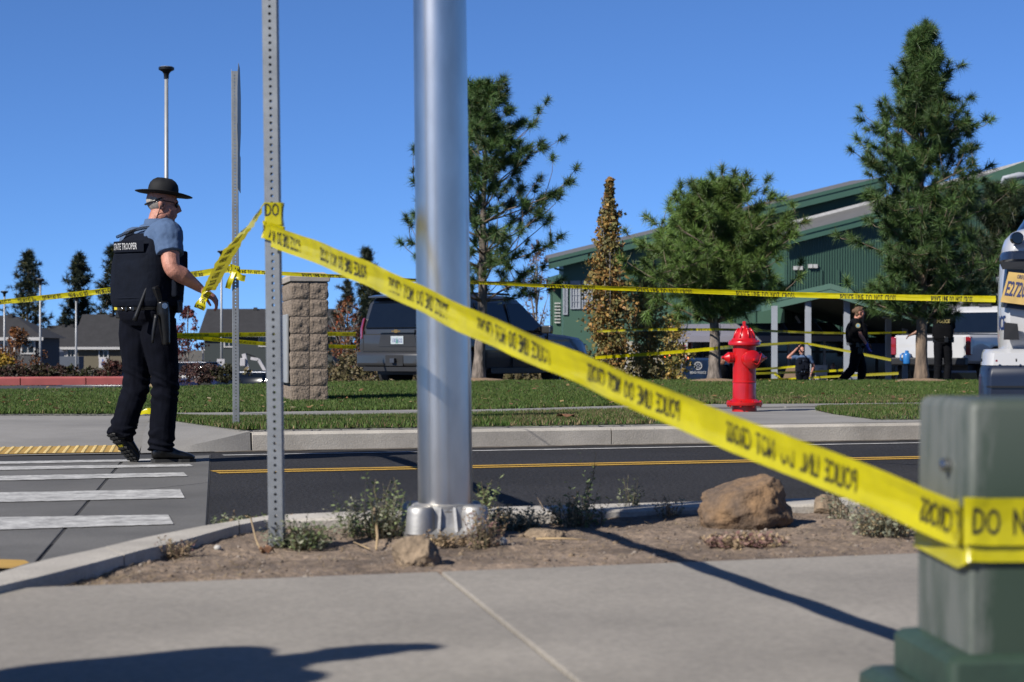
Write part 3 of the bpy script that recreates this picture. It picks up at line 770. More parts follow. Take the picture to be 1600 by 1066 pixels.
# ---- block pillar at the end of a monument wall
d_w = Vector((-.19, .98, 0)).normalized(); d_e = Vector((.98, .19, 0)).normalized()
pl0 = P(455, 625, 23.0); pl0.z = .15
pil = thing('monument_wall', 'tan split-face block monument with pale cap, on the lawn', 'monument', pl0)
bw, bh = .212, .2005
def rough_block(sx, sy, sz, seed, n=9):
    """box with split faces: inner grid points pushed out unevenly"""
    mb = MB()
    def face(o, ea, eb, nn, la, lb):
        idx = len(mb.v); na_, nb = n, max(4, int(n*lb/la)) if la > 0 else n
        nb = n
        for i in range(na_+1):
            for j in range(nb+1):
                p = o+ea*(la*i/na_)+eb*(lb*j/nb)
                e = min(i, na_-i, j, nb-j)
                amt = 0 if e == 0 else (.008+.016*noise.fractal((p+Vector((seed*3.1, seed, 0)))*11, 1, 2, 4))*(1 if e > 1 else .6)
                mb.v.append(p+nn*amt)
        for i in range(na_):
            for j in range(nb):
                a = idx+i*(nb+1)+j; mb.f.append((a, a+nb+1, a+nb+2, a+1))
    X, Y, Z = Vector((1, 0, 0)), Vector((0, 1, 0)), Vector((0, 0, 1)); o = Vector((0, 0, 0))
    face(o, X, Z, -Y, sx, sz); face(Y*sy, Z, X, Y, sz, sx); face(o, Z, Y, -X, sz, sy); face(X*sx, Y, Z, X, sy, sz)
    mb.quad(Z*sz, Z*sz+X*sx, Z*sz+X*sx+Y*sy, Z*sz+Y*sy); mb.quad(o, Y*sy, X*sx+Y*sy, X*sx)
    return mb
gap = .004; RW = Matrix((d_e, d_w, Vector((0, 0, 1)))).transposed()
variants = [rough_block(bw-gap*2, .2, bh-gap*2, s_, 12) for s_ in range(4)]; longv = [rough_block(bw-gap*2, .4, bh-gap*2, s_+9, 12) for s_ in range(3)]
vm = []
for q in variants+longv:
    me = bpy.data.meshes.new('block'); me.from_pydata([tuple(RW @ p) for p in q.v], [], q.f); me.materials.append(block_m); me.shade_smooth(); me.set_sharp_from_angle(angle=math.radians(50)); vm.append(me)
for c in range(7):
    for col_ in range(2):
        for row in range(4):
            o = bpy.data.objects.new('block', vm[random.randrange(4)] if row == 0 else vm[4+random.randrange(3)]); COL.objects.link(o); o.parent = pil
            yoff = 0 if row == 0 else .208+(row-1)*.408
            o.location = d_e*(col_*bw+gap)+d_w*yoff+Vector((0, 0, c*bh+gap))
mb = MB(); mb.box(d_e*bw+d_w*.7+Vector((0, 0, 7*bh/2)), (bw*2-.035, 1.40-.04, 7*bh-.01), RW); mb.build('mortar_core', mortar, pil)
mb = MB()
def capring(m, z): return [d_e*x+d_w*y+Vector((0, 0, z)) for x, y in ((-m, -m), (2*bw+m, -m), (2*bw+m, 1.42+m), (-m, 1.42+m))]
zc = 7*bh+.003
mb.loft([capring(.02, zc), capring(.03, zc+.06), capring(.02, zc+.075), capring(-.04, zc+.11)], True)
bevel_mod(mb.build('cap', cap_m, pil), .008, 2)
mb = MB(); mb.box(d_e*(-.032)+d_w*.66+Vector((0, 0, .24+.39)), (.03, 1.05, .80), RW); bevel_mod(mb.build('sign_panel', panel_grey, pil), .006, 2)

# ---- rocks
def boulder(c, r, seed, m, name, label, rough=.3, wedge=0.0, rz=0):
    bm = bmesh.new(); bmesh.ops.create_icosphere(bm, subdivisions=5, radius=1)
    # chop with a few planes for broken faces
    rr = random.Random(seed); planes = []
    for _ in range(9):
        d = Vector((rr.gauss(0, 1), rr.gauss(0, 1), rr.gauss(.2, .8))).normalized(); planes.append((d, rr.uniform(.62, .9)))
    for v in bm.verts:
        p = v.co.copy()
        for d, h in planes:
            k = p.dot(d)
            if k > h: p -= d*(k-h)*.85
        nz = noise.fractal(p*2.2+Vector((seed, 0, 0)), 1, 2, 6)*rough*.35+noise.noise(p*9+Vector((seed, 3, 0)))*.03+min(0, noise.noise(p*16+Vector((1, seed, 3)))+.2)*.05
        p *= 1+nz
        if wedge: p.z = p.z*(1+wedge*(p.x-.1)) if p.z > 0 else p.z; p.x += .12*p.z*wedge
        v.co = Vector((p.x*r[0], p.y*r[1], p.z*r[2]))
    me = bpy.data.meshes.new(name); bm.to_mesh(me); bm.free()
    o = link(name, me, m, None, True); o.location = c; o.rotation_euler = (0, 0, rz); return tag(o, label, 'rock')
c = Dp(1168, 826); boulder(Vector((c.x, c.y+.10, c.z+.075)), (.215, .17, .145), 5, rock_m, 'boulder', 'large rusty brown boulder on the dirt beside the road', wedge=.42)
c = Dp(1297, 806); boulder(Vector((c.x, c.y+.05, c.z+.015)), (.085, .08, .06), 12, rock_m2, 'boulder', 'low half-buried tan rock just right of the large boulder')
c = Dp(648, 886); boulder(Vector((c.x, c.y+.04, c.z+.025)), (.088, .07, .065), 23, rock_m2, 'boulder', 'small crumbly tan rock in front of the thick pole base')
c = Dp(852, 842); boulder(Vector((c.x, c.y+.06, c.z+.0)), (.075, .06, .035), 31, rock_m2, 'boulder', 'flat broken stone in the shadow right of the pole base')
# ---- weeds, litter and pebbles on the dirt strip
weed_m = mat('weed_leaf', (1, 1, 1), .75, var=0.0, attr=True, transl=.2, spec=.2)
def weed(c, r, h, n, cols, name, label, upright=.5, leaf=.018, stemcol=(.20, .17, .10), cat='weed', leaves=7):
    V_, C_, F_ = [], [], []
    rr = random.Random(int(c.x*1000)+n)
    for i in range(n):
        a = rr.uniform(0, 2*math.pi); out = rr.random()**.6; tilt = out*(1-upright)*1.3
        p = c+Vector((math.cos(a), math.sin(a), 0))*(r*.8*rr.random()); L = h*rr.uniform(.5, 1.1)*(1-.3*out)
        d = Vector((math.cos(a)*math.sin(tilt), math.sin(a)*math.sin(tilt), math.cos(tilt)))
        col = Vector(rr.choice(cols))*rr.uniform(.7, 1.25); prev = p
        sd = d.cross(Vector((0, 0, 1)));  sd = sd.normalized() if sd.length > .01 else Vector((1, 0, 0))
        steps = 5
        for s in range(steps):
            q = prev+d*(L/steps); w = .0016*(1-s/steps)+.0006
            o = len(V_); V_.extend([prev-sd*w, prev+sd*w, q+sd*w*.8, q-sd*w*.8]); C_.extend([Vector(stemcol)]*4); F_.append((o, o+1, o+2, o+3))
            for _ in range(max(1, leaves//steps)+1):
                la = rr.uniform(0, 2*math.pi); ld = Vector((math.cos(la), math.sin(la), rr.uniform(-.2, .9))).normalized()
                lp = prev.lerp(q, rr.random()); ll = leaf*rr.uniform(.5, 1.3); lw = ll*.22
                ls = ld.cross(Vector((rr.gauss(0, 1), rr.gauss(0, 1), rr.gauss(0, 1)))); ls = ls.normalized()*lw if ls.length > .01 else Vector((lw, 0, 0))
                o = len(V_); V_.extend([lp, lp+ld*ll*.5+ls, lp+ld*ll, lp+ld*ll*.5-ls]); C_.extend([col]*4); F_.append((o, o+1, o+2, o+3))
            d = (d+Vector((rr.gauss(0, .16), rr.gauss(0, .16), rr.gauss(.05, .12)))).normalized(); prev = q
    vs = np.array([tuple(p-c) for p in V_]); o = np_mesh(name, vs, np.array(F_), weed_m, np.array([tuple(x) for x in C_]), loc=c)
    return tag(o, label, cat)
GREEN = [(.22, .28, .12), (.28, .33, .15), (.17, .23, .10)]; GREY = [(.36, .38, .27), (.44, .44, .31), (.28, .30, .20)]
DRY = [(.62, .46, .26), (.50, .36, .22), (.40, .28, .18)]; PURP = [(.38, .20, .18), (.48, .30, .25), (.54, .40, .30)]
weed(Dp(468, 858), .12, .13, 130, GREY+GREEN, 'weed', 'bushy grey-green weed at the foot of the near perforated post', .35)
weed(Dp(585, 838), .16, .18, 140, GREEN+GREY, 'weed', 'leafy green weed clump left of the thick pole base', .45)
weed(Dp(600, 826), .10, .24, 26, GREEN, 'weed', 'thin upright green weed stems close behind the leafy clump', .85, .02)
weed(Dp(800, 828), .16, .11, 130, GREY+DRY[:1], 'weed', 'low grey weed mat right of the thick pole base', .35)
weed(Dp(757, 815), .05, .20, 20, GREEN, 'weed', 'pale green weed spray just behind the pole base, right side', .85, .022)
weed(Dp(757, 856), .07, .16, 60, DRY+PURP, 'weed', 'dry brown weed standing against the right of the pole base', .75, .014)
weed(Dp(690, 852), .10, .06, 60, DRY, 'weed', 'dry straw tuft under the front of the pole base', .3, .016)
weed(Dp(900, 822), .13, .15, 90, GREEN+DRY, 'weed', 'dark weed clump in the shadow right of the pole', .55)
weed(Dp(912, 812), .05, .30, 9, GREEN, 'weed', 'tallest thin weed stalk with sparse leaves before the road', .95, .02, (.22, .18, .10))
weed(Dp(1385, 838), .15, .16, 150, GREY+DRY[:1], 'weed', 'dry grey bush weed beside the utility pedestal', .45)
weed(Dp(1312, 812), .07, .20, 22, GREY, 'weed', 'sparse grey weed stems in front of the half-buried rock', .8, .016)
weed(Dp(1165, 856), .17, .05, 190, PURP+DRY, 'weed', 'low reddish dry weed mat in front of the large boulder', .2, .02)
weed(Dp(985, 806), .05, .17, 16, GREEN+GREY, 'weed', 'small green weed by the kerb, left of the boulder', .8, .018)
weed(Dp(1045, 812), .06, .12, 20, DRY+GREY, 'weed', 'small dry weed by the kerb at the boulder foot', .7, .015)
weed(Dp(272, 872), .07, .08, 40, DRY+PURP, 'weed', 'low dry brown weed in the left corner of the dirt', .4, .014)
weed(Dp(395, 822), .22, .04, 120, GREEN+GREY+DRY, 'weed', 'creeping green weed along the curved kerb', .1, .016)
weed(G(1097, 691, .004), .10, .05, 40, [(.16, .13, .07), (.10, .11, .05)], 'weed', 'small weed tuft growing at the far kerb foot', .4, .03)
# straw and twigs
def twig(pts, r, label, m, name='twig'):
    mb = MB(); mb.tube(pts, [r*(1-.5*i/(len(pts)-1)) for i in range(len(pts))], 6); o = mb.build(name, m, None, True, base=pts[0]); return tag(o, label, 'twig')
straw = mat('straw', (.52, .37, .20), .8, var=.15, scale=20); twigm = mat('dry_twig', (.36, .27, .19), .85, var=.2, scale=20)
def lay(px, py, dz=.012): p = Dp(px, py); p.z += dz; return p
twig([lay(838, 848), lay(880, 850, .018), lay(918, 849, .014)], .0045, 'straight pale straw lying right of the pole base', straw)
twig([lay(262, 868), lay(290, 865, .02), lay(308, 857, .03)], .006, 'pale bent straw at the left of the dirt strip', straw)
twig([lay(392, 845, .07), lay(400, 857, .03), lay(408, 864, .01)], .004, 'short dry stick leaning beside the near post', straw)
p0 = Dp(857, 815); twig([p0, p0+V(-.02, 0, .06), p0+V(-.055, 0, .12)], .0035, 'bare grey twig leaning up behind the dirt strip', twigm)
twig([lay(585, 832, .09), lay(590, 848, .04), lay(588, 862, .005)], .007, 'stubby yellow stem standing left of the pole base', straw)
twig([lay(553, 852, .012), lay(568, 860, .012), lay(578, 863, .012)], .0035, 'thin straw lying below the leafy weed clump', straw)
twig([lay(425, 838, .012), lay(445, 832, .012), lay(500, 826, .012)], .003, 'long thin straw behind the near post', straw)
leafm = mat('dead_leaf', (.22, .10, .045), .8, var=.35, scale=30)
def dead_leaf(c, s, label, seed=0):
    mb = MB(); rr = random.Random(seed); n = 14
    ring = []
    for k in range(n):
        a = 2*math.pi*k/n; r_ = s*(.6+.4*abs(math.sin(a*2.5+seed))); ring.append(c+Vector((math.cos(a)*r_, math.sin(a)*r_*.7, .012+.014*math.sin(a*3+seed)+rr.uniform(0, .008))))
    up_ = [p+Vector((0, 0, .0015)) for p in ring]; mb.loft([ring, up_], True); o = mb.build('leaf', leafm, None, base=c); tag(o, label, 'leaf')
dead_leaf(Dp(418, 866), .03, 'curled brown leaf at the foot of the near post', 3)
dead_leaf(Dp(836, 826), .028, 'rust brown leaf in the weeds right of the pole', 5)
dead_leaf(Dp(890, 806)+V(0, 0, .02), .02, 'tan leaf caught in the dark weed clump', 8)
dead_leaf(G(885, 652, .2), .09, 'dark dry leaves lying on the grass verge', 9)
dead_leaf(G(1318, 684, .01), .07, 'brown leaf lying against the far kerb', 10)
# pebbles: too many and too small to pick apart
me0 = []
V_, F_, C_ = [], [], []
bm = bmesh.new(); bmesh.ops.create_icosphere(bm, subdivisions=1, radius=1); iv = np.array([v.co[:] for v in bm.verts]); ifc = np.array([[v.index for v in f.verts] for f in bm.faces]); bm.free()
pebm = mat('pebble', (1, 1, 1), .9, var=0.0, attr=True, bump=.2)
for i in range(2600):
    a = random.uniform(.5, 6.0); vk = interp(a, kA, kV); v = random.uniform(5.74, max(vk-.02, 5.76))
    s = random.choice([.002, .003, .003, .004, .005, .006, .004, .010 if random.random() < .4 else .004])
    p = R(a, v, dirt_z(a, v)+s*.15)
    k = np.array([random.uniform(.7, 1.4), random.uniform(.7, 1.4), random.uniform(.5, .9)])*s
    V_.append(iv*k*(1+RNG.normal(0, .12, (len(iv), 1)))+np.array(p)); F_.append(ifc+i*len(iv))
    c_ = np.array(random.choice([(.30, .22, .16), (.22, .17, .13), (.36, .30, .25), (.16, .13, .11), (.28, .2, .13)])); C_.append(np.repeat(c_[None], len(iv), 0))
struct(np_mesh('pebbles', np.concatenate(V_), np.concatenate(F_), pebm, np.concatenate(C_), smooth=False), 'stuff')
wp = mat('white_stone', (.62, .60, .56), .8)
for px, py, s, lb in ((340, 862, .013, 'small white pebble on the dirt, left of the near post'), (431, 841, .011, 'small white pebble against the near post'), (784, 852, .02, 'pale grey pebble right of the pole base')):
    p = Dp(px, py); mb = MB(); mb.ell((0, 0, 0), (s, s*.9, s*.8), None, 12, 8); o = mb.build('pebble', wp, None, True); o.location = p+Vector((0, 0, s*.6)); tag(o, lb, 'pebble')
# fine straw litter
V_, F_, C_ = [], [], []
for i in range(3200):
    a = random.uniform(.5, 6.0); vk = interp(a, kA, kV); v = random.uniform(5.74, max(vk-.02, 5.76)); L_ = random.uniform(.01, .05); th = random.uniform(0, math.pi); w_ = random.uniform(.0008, .0018)
    p = R(a, v, dirt_z(a, v)+.004); d_ = Vector((math.cos(th), math.sin(th), random.uniform(-.1, .25)))*L_; s_ = Vector((-math.sin(th), math.cos(th), 0))*w_
    o = len(V_); V_ += [p-s_, p+s_, p+d_+s_, p+d_-s_]; F_.append((o, o+1, o+2, o+3)); C_ += [random.choice([(.45, .33, .19), (.34, .25, .15), (.24, .17, .11), (.5, .4, .26)])]*4
struct(np_mesh('straw_litter', np.array([tuple(p) for p in V_]), np.array(F_), weed_m, np.array(C_)), 'stuff')
# ================================================================== barrier tape
_fc = bpy.data.curves.new('f', 'FONT')
def glyphs(txt, cap=1.0, xs=1.0, bold=0.0, align='LEFT'):
    cu = bpy.data.curves.new('t', 'FONT'); cu.body = txt; cu.size = 1.0; cu.offset = bold; cu.align_x = align; cu.resolution_u = 2
    o = bpy.data.objects.new('t', cu); COL.objects.link(o)
    dg = bpy.context.evaluated_depsgraph_get(); dg.update()
    me = bpy.data.meshes.new_from_object(o.evaluated_get(dg)); bpy.data.objects.remove(o)
    bm = bmesh.new(); bm.from_mesh(me); bmesh.ops.triangulate(bm, faces=bm.faces[:])
    v = np.array([p.co[:2] for p in bm.verts]); f = np.array([[q.index for q in p.verts] for p in bm.faces]); bm.free()
    k = cap/.69
    v = v*k; v[:, 0] *= xs
    return v, f
def text_obj(txt, cap, M4, m, parent, name='lettering', xs=1.0, bold=.01, align='CENTER', base=None, bend=None):
    v, f = glyphs(txt, cap, xs, bold, align)
    mb = MB(); pts = [Vector((p[0], p[1]-cap/2, 0)) for p in v]
    if bend: pts = [bend(p) for p in pts]
    mb.add([M4 @ p for p in pts], [tuple(x) for x in f]); return mb.build(name, m, parent, base=base)
TV, TF = glyphs('POLICE  LINE  DO  NOT  CROSS', .043, .52, .010); TLEN = TV[:, 0].max()
def catmull(pts, n):
    pts = [np.array(p, float) for p in pts]; pts = [2*pts[0]-pts[1]]+pts+[2*pts[-1]-pts[-2]]; out = []
    m = len(pts)-3
    for k in range(n):
        t = k/(n-1)*m; i = min(int(t), m-1); u = t-i; a, b, c, d = pts[i:i+4]
        out.append(.5*(2*b+(c-a)*u+(2*a-5*b+4*c-d)*u*u+(3*b-a-3*c+d)*u**3))
    return np.array(out)
def tape(pts, label, w=.076, ups=None, text=True, mirror=False, period=.66, phase=.1, n=120, ripple=.0, parent=None, toff=0.0, clip=None, name='barrier_tape', lin=False):
    """ribbon through pts; ups: width direction at each point (default vertical)"""
    C = np.array([tuple(p) for p in resample(pts, n)]) if lin else catmull(pts, n); U = catmull(ups if ups else [(0, 0, 1)]*len(pts), n) if ups else np.tile([0, 0, 1.], (n, 1))
    Tn = np.gradient(C, axis=0); Tn /= np.linalg.norm(Tn, axis=1)[:, None]
    U = U-(U*Tn).sum(1)[:, None]*Tn; U /= np.linalg.norm(U, axis=1)[:, None]
    Nn = np.cross(Tn, U); S = np.concatenate([[0], np.cumsum(np.linalg.norm(np.diff(C, axis=0), axis=1))])
    for i in range(n): C[i] += Nn[i]*ripple*noise.noise(Vector((S[i]*3.1, pts[0][0], 0)))
    k = 9; q = np.linspace(-.5, .5, k); base = Vector(C[0])
    # gentle cupping across the width, plus fine lengthwise creases
    vs = np.empty((n, k, 3))
    for j in range(k):
        cup = np.array([(.06*w*(abs(q[j])*2)**2)+ripple*(.30*noise.noise(Vector((S[i]*4, q[j]*4, 7)))+.22*noise.noise(Vector((S[i]*2.2, q[j]*11, 3)))+.10*noise.noise(Vector((S[i]*16, q[j]*9, 5)))) for i in range(n)])
        vs[:, j] = C+U*(q[j]*w)+Nn*cup[:, None]
    idx = np.arange(n*k).reshape(n, k); fc = np.stack([idx[:-1, :-1], idx[1:, :-1], idx[1:, 1:], idx[:-1, 1:]], -1).reshape(-1, 4)
    me_v = vs.reshape(-1, 3)-np.array(base)
    o = np_mesh(name, me_v, fc, tape_m, parent=parent, smooth=True, loc=base if parent is None else None)
    if parent is None: tag(o, label, 'tape')
    else: o.location = base-parent.location
    if text:
        V_, F_, cnt = [], [], 0; L = S[-1]; x0 = -phase
        while x0 < L:
            tv = TV.copy(); x = tv[:, 0]+x0; y = tv[:, 1]-.0215+toff
            if mirror: x = L-(TV[:, 0]+x0)
            if clip is not None: y = np.clip(y, -w*clip, w*clip)
            ok = (x > .002) & (x < L-.002)
            keep = ok[TF].all(1)
            xc = np.clip(x, 0, L)
            cen = np.stack([np.interp(xc, S, C[:, a]) for a in range(3)], 1); uu = np.stack([np.interp(xc, S, U[:, a]) for a in range(3)], 1); nn = np.stack([np.interp(xc, S, Nn[:, a]) for a in range(3)], 1)
            yy = np.abs(y)/w*2; cup = .06*w*yy**2
            for sg in (.0011, -.0011):
                V_.append(cen+uu*y[:, None]+nn*(cup+sg)[:, None]); F_.append(TF[keep]+cnt); cnt += len(TV)
            x0 += period
        if V_:
            np_mesh('lettering', np.concatenate(V_)-np.array(base), np.concatenate(F_), tape_ink, parent=o)
    return o
# main tape: post -> utility pedestal, seen from behind (print shows reversed)
A0 = P(424, 368, 6.92); B0 = Vector(bx0)+ex*(-.004)+ey*.30+Vector((0, 0, .375)); B1 = Vector(bx0)+ex*(-.006)+ey*.02+Vector((0, 0, .37))
pA = [A0]; 
def mp(x, y):
    s = lerp(451, 935, (x-428)/(1515-428)); return P(x, y, F/s)
chain = [A0, mp(560, 420), mp(700, 487), mp(840, 548), mp(980, 607), mp(1120, 665), mp(1260, 722), mp(1390, 774), mp(1490, 815)]
wr1 = Vector(bx0)+ex*(-.012)+ey*(-.008)+Vector((0, 0, .386)); wr2 = Vector(bx0)+ex*.03+ey*(-.010)+Vector((0, 0, .384)); wr3 = Vector(bx0)+ex*.352+ey*(-.010)+Vector((0, 0, .384))
tn = (chain[-1]-chain[-2])
upm = [(0.0, -.25, 1), (0, -.2, 1), (.05, -.22, 1), (0, -.25, 1), (0.03, -.25, 1), (0, -.2, 1), (0, -.15, 1), (0, -.1, 1), (0, 0, 1)]
tape([tuple(p) for p in chain]+[tuple(wr1+Vector((0, 0, -.0)))], 'long yellow barrier tape slanting from the near post to the utility pedestal', w=.0765, mirror=True, period=.665, phase=.62*TLEN, n=320, ripple=.013, ups=upm+[(0, 0, 1)])
tape([tuple(wr1), tuple(wr1+ex*.012+ey*-.004), tuple(wr2), tuple((wr2+wr3)/2), tuple(wr3), tuple(wr3+ey*.34)], 'yellow tape band wrapped round the utility pedestal', mirror=False, w=.078, period=.6, phase=.555*TLEN-.062, n=110, lin=True)
lo = Vector((0, 0, -.036))
tape([tuple(B0+Vector((-.006, 0, -.03))), tuple(B1+Vector((-.003, 0, -.036))), tuple(wr1+lo+ex*.004), tuple(wr2+lo+ey*.004), tuple(wr3+lo+ey*.004-ex*.004), tuple(wr3+lo+ey*.34-ex*.004)], 'lower loop of yellow tape passing round the pedestal corner', w=.062, text=False, n=60, lin=True)
# wrap on the near post
pw = P(428.5, 335, 6.97)
hw = .0285
def post_ring(zc, tilt=0.0, n0=0):
    pts = []
    for x, y in ((-1, .2), (-1, -1), (1, -1), (1, .9), (-.2, 1)):
        pts.append((pw.x+x*hw, 6.97+y*hw, pw.z+zc-x*tilt))
    return pts
tape(post_ring(0, .0), 'yellow tape wound round the near perforated post', w=.078, period=.6, phase=.555*TLEN-.082, n=120, toff=.014, lin=True)
tape([(pw.x-.033, 6.97+.02, pw.z-.05), (pw.x-.034, 6.97-.034, pw.z-.055), (pw.x+.033, 6.97-.034, pw.z-.075), (pw.x+.034, 6.97+.02, pw.z-.09)], 'second turn of yellow tape slanting over the near post', w=.06, text=True, phase=.2, n=80, lin=True)
# ================================================================== trees
def curve_pts(a, d, L, n, bend, rr, wob=.06):
    p = Vector(a); d = Vector(d).normalized(); out = [p.copy()]
    for i in range(n):
        d = (d+Vector((rr.gauss(0, wob), rr.gauss(0, wob), rr.gauss(0, wob)))+bend*(1.0/n)).normalized()
        p = p+d*(L/n); out.append(p.copy())
    return out, d
def needles(tufts, n, L, w, base_col, rng, jit=.25):
    """tufts: list of (pos, dir, scale, shade)"""
    m = len(tufts); pos = np.array([tuple(t[0]) for t in tufts]); dr = np.array([tuple(t[1]) for t in tufts]); sc = np.array([t[2] for t in tufts]); sh = np.array([t[3] for t in tufts])
    d = rng.normal(0, 1, (m, n, 3)); d /= np.linalg.norm(d, axis=2)[:, :, None]
    d = d+dr[:, None, :]*rng.uniform(.35, 1.0, (m, n, 1)); d /= np.linalg.norm(d, axis=2)[:, :, None]
    along = rng.uniform(-.65, .12, (m, n, 1))*L*sc[:, None, None]
    b = pos[:, None, :]+dr[:, None, :]*along; ln = (L*sc[:, None]*rng.uniform(.6, 1.12, (m, n)))[:, :, None]
    tip = b+d*ln; tip[:, :, 2] -= .08*ln[:, :, 0]
    sd = np.cross(d, rng.normal(0, 1, (m, n, 3))); sd /= np.linalg.norm(sd, axis=2)[:, :, None]+1e-9; sd *= (w*sc[:, None, None]*.5)
    v = np.stack([b-sd, b+sd, tip], 2).reshape(-1, 3)
    c = np.array(base_col)[None, None]*(1+rng.normal(0, jit, (m, n, 1)))*sh[:, None, None]
    yel = (rng.uniform(0, 1, (m, n, 1)) < .05); c = np.where(yel, np.array([.17, .15, .035]), c)
    c = np.clip(c, .005, 1).reshape(-1, 3)
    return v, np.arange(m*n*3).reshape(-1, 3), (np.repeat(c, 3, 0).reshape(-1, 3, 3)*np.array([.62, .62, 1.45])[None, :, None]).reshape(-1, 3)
def pine(base, H, prof, trunk_r, seed, label, name='pine_tree', z0=.2, whorls=13, per=5, tuft_n=95, L=.17, w=.008, lean=(0, 0), up=.55, col=(.095, .175, .046), kinks=.05, sub=3, crook=None, top=1.0, droop=0.0, barkm=None, group=None, inner=1.0):
    """prof: [(t, radius)] crown radius at height fraction"""
    rr = random.Random(seed); rng = np.random.default_rng(seed)
    root = thing(name, label, 'tree', base, 0, group)
    n = 40; tp = []
    for i in range(n+1):
        t = i/n; off = crook(t) if crook else Vector((kinks*noise.noise(Vector((seed, t*3, 0))), kinks*noise.noise(Vector((seed+5, t*3, 1))), 0))*H*.35
        tp.append(Vector((lean[0]*t*H, lean[1]*t*H, t*H))+off*(min(1, t*4)))
    rad = [trunk_r*(1+.35*max(0, 1-i*14/n))*(1-.93*(i/n)**.9)*(1+.13*noise.noise(Vector((seed, i*.9, 2))))+.006*H/5 for i in range(n+1)]
    tp[0].z -= .1
    mb = MB(); mb.tube(tp, rad, 14); me_o = mb.build('trunk', barkm or bark, root, True)
    def tpos(t):
        x = t*n; i = min(int(x), n-1); return tp[i].lerp(tp[i+1], x-i)
    br = MB(); tufts = []
    for k in range(whorls):
        t = z0+(1-z0)*(k+.3*rr.random())/whorls; R_ = interp(t, [p[0] for p in prof], [p[1] for p in prof])*(rr.uniform(.62, 1.15) if name == 'conifer_tree' else rr.uniform(.85, 1.1))
        a0_ = rr.uniform(0, 6.28)
        for j in range(per):
            a = a0_+2*math.pi*j/per+rr.gauss(0, .3); L_ = R_*rr.uniform(.55, 1.12)
            el = lerp(.02, .75, t)*rr.uniform(.5, 1.3)-droop
            d = Vector((math.cos(a)*math.cos(el), math.sin(a)*math.cos(el), math.sin(el)))
            pts, dd = curve_pts(tpos(t), d, L_, 6, Vector((0, 0, up*rr.uniform(.4, 1.2))), rr, .09)
            r0 = max(.012, trunk_r*.26*(1-t*.6))*min(1, L_/.8)
            br.tube(pts, [r0*(1-.75*i/6) for i in range(7)], 6)
            shade = rr.uniform(.65, 1.3)
            tufts.append((pts[-1], dd, rr.uniform(.95, 1.2), shade))
            for i in range(3 if inner < .9 else 2, 6):
                if rr.random() < (.55 if inner < .9 else .85): tufts.append((pts[i]+Vector((rr.gauss(0, .05), rr.gauss(0, .05), rr.gauss(.03, .05)))*H/5, (dd+Vector((rr.gauss(0, .4), rr.gauss(0, .4), .5))).normalized(), rr.uniform(.75, 1.05), shade*rr.uniform(.7, 1.1)))
            for q in range(sub):
                i = rr.randint(2, 6) if inner < .9 else rr.randint(1, 6)
                sdv = (Vector((rr.gauss(0, 1), rr.gauss(0, 1), rr.gauss(.25, .6)))).normalized()
                p2, d2 = curve_pts(pts[i], (dd*.6+sdv).normalized(), L_*rr.uniform(.18, .42)+L*.6, 3, Vector((0, 0, up*.8)), rr, .12)
                br.tube(p2, [r0*.45*(1-.6*i2/3) for i2 in range(4)], 5)
                tufts.append((p2[-1], d2, rr.uniform(.75, 1.1), shade*rr.uniform(.75, 1.25)))
                if rr.random() < .55*inner: tufts.append((p2[1], d2, rr.uniform(.6, .85), shade*rr.uniform(.6, 1.1)))
    for i in range(5): tufts.append((tpos(1-.035*i)+Vector((rr.gauss(0, .05), rr.gauss(0, .05), 0))*H/5, Vector((0, 0, 1)), top, 1))
    br.build('branches', bark_red, root, True)
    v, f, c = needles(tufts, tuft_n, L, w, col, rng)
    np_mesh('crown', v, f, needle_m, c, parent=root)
    return root
def lz(x, y): return .2
b = P(748, 597, 35.3); b.z = .17
pine(b, 5.25, [(0, 1.1), (.25, 1.4), (.4, 1.6), (.55, 1.6), (.68, 1.25), (.8, .8), (.9, .5), (1, .2)], .105, 21, 'pine with leaning trunk behind the thick aluminium pole', z0=.27, whorls=14, per=6, sub=3, tuft_n=160, L=.20, w=.010,  crook=lambda t: Vector((.10*math.sin(t*2.2)+.02*math.sin(t*9), 0, 0)), inner=.4)
b = P(1116, 598, 34.6); b.z = .17
pine(b, 3.1, [(0, 1.0), (.28, 1.55), (.45, 1.60), (.6, 1.5), (.75, 1.2), (.88, .8), (1, .4)], .115, 34, 'low wide pine with bushy crown behind the fire hydrant', z0=.33, whorls=12, per=8, sub=6, tuft_n=150, up=.45, L=.20, w=.010, col=(.15, .25, .052))
b = P(1440, 598, 34.8); b.z = .17
pine(b, 6.15, [(0, 1.2), (.2, 1.35), (.35, 1.45), (.5, 1.35), (.62, 1.2), (.75, .75), (.88, .42), (1, .2)], .105, 52, 'tallest pine with orange bark, near the white pickup', z0=.17, whorls=18, per=6, sub=5, tuft_n=150, up=.55, L=.205, w=.010, lean=(.0, 0), barkm=mat('pine_bark_warm', (.25, .185, .14), .9, var=.5, scale=8, stretch=(1, 1, .35), bump=1.0, bscale=20, col2=(.36, .255, .175)))
b = P(1568, 600, 48); b.z = -.9
pine(b, 5.6, [(0, 1.0), (.3, 1.4), (.5, 1.5), (.7, 1.15), (.85, .7), (1, .3)], .13, 66, 'dark pine farther back at the right, behind the tallest one', z0=.25, whorls=11, per=6, sub=4, tuft_n=110, L=.26, w=.013, col=(.038, .064, .024))
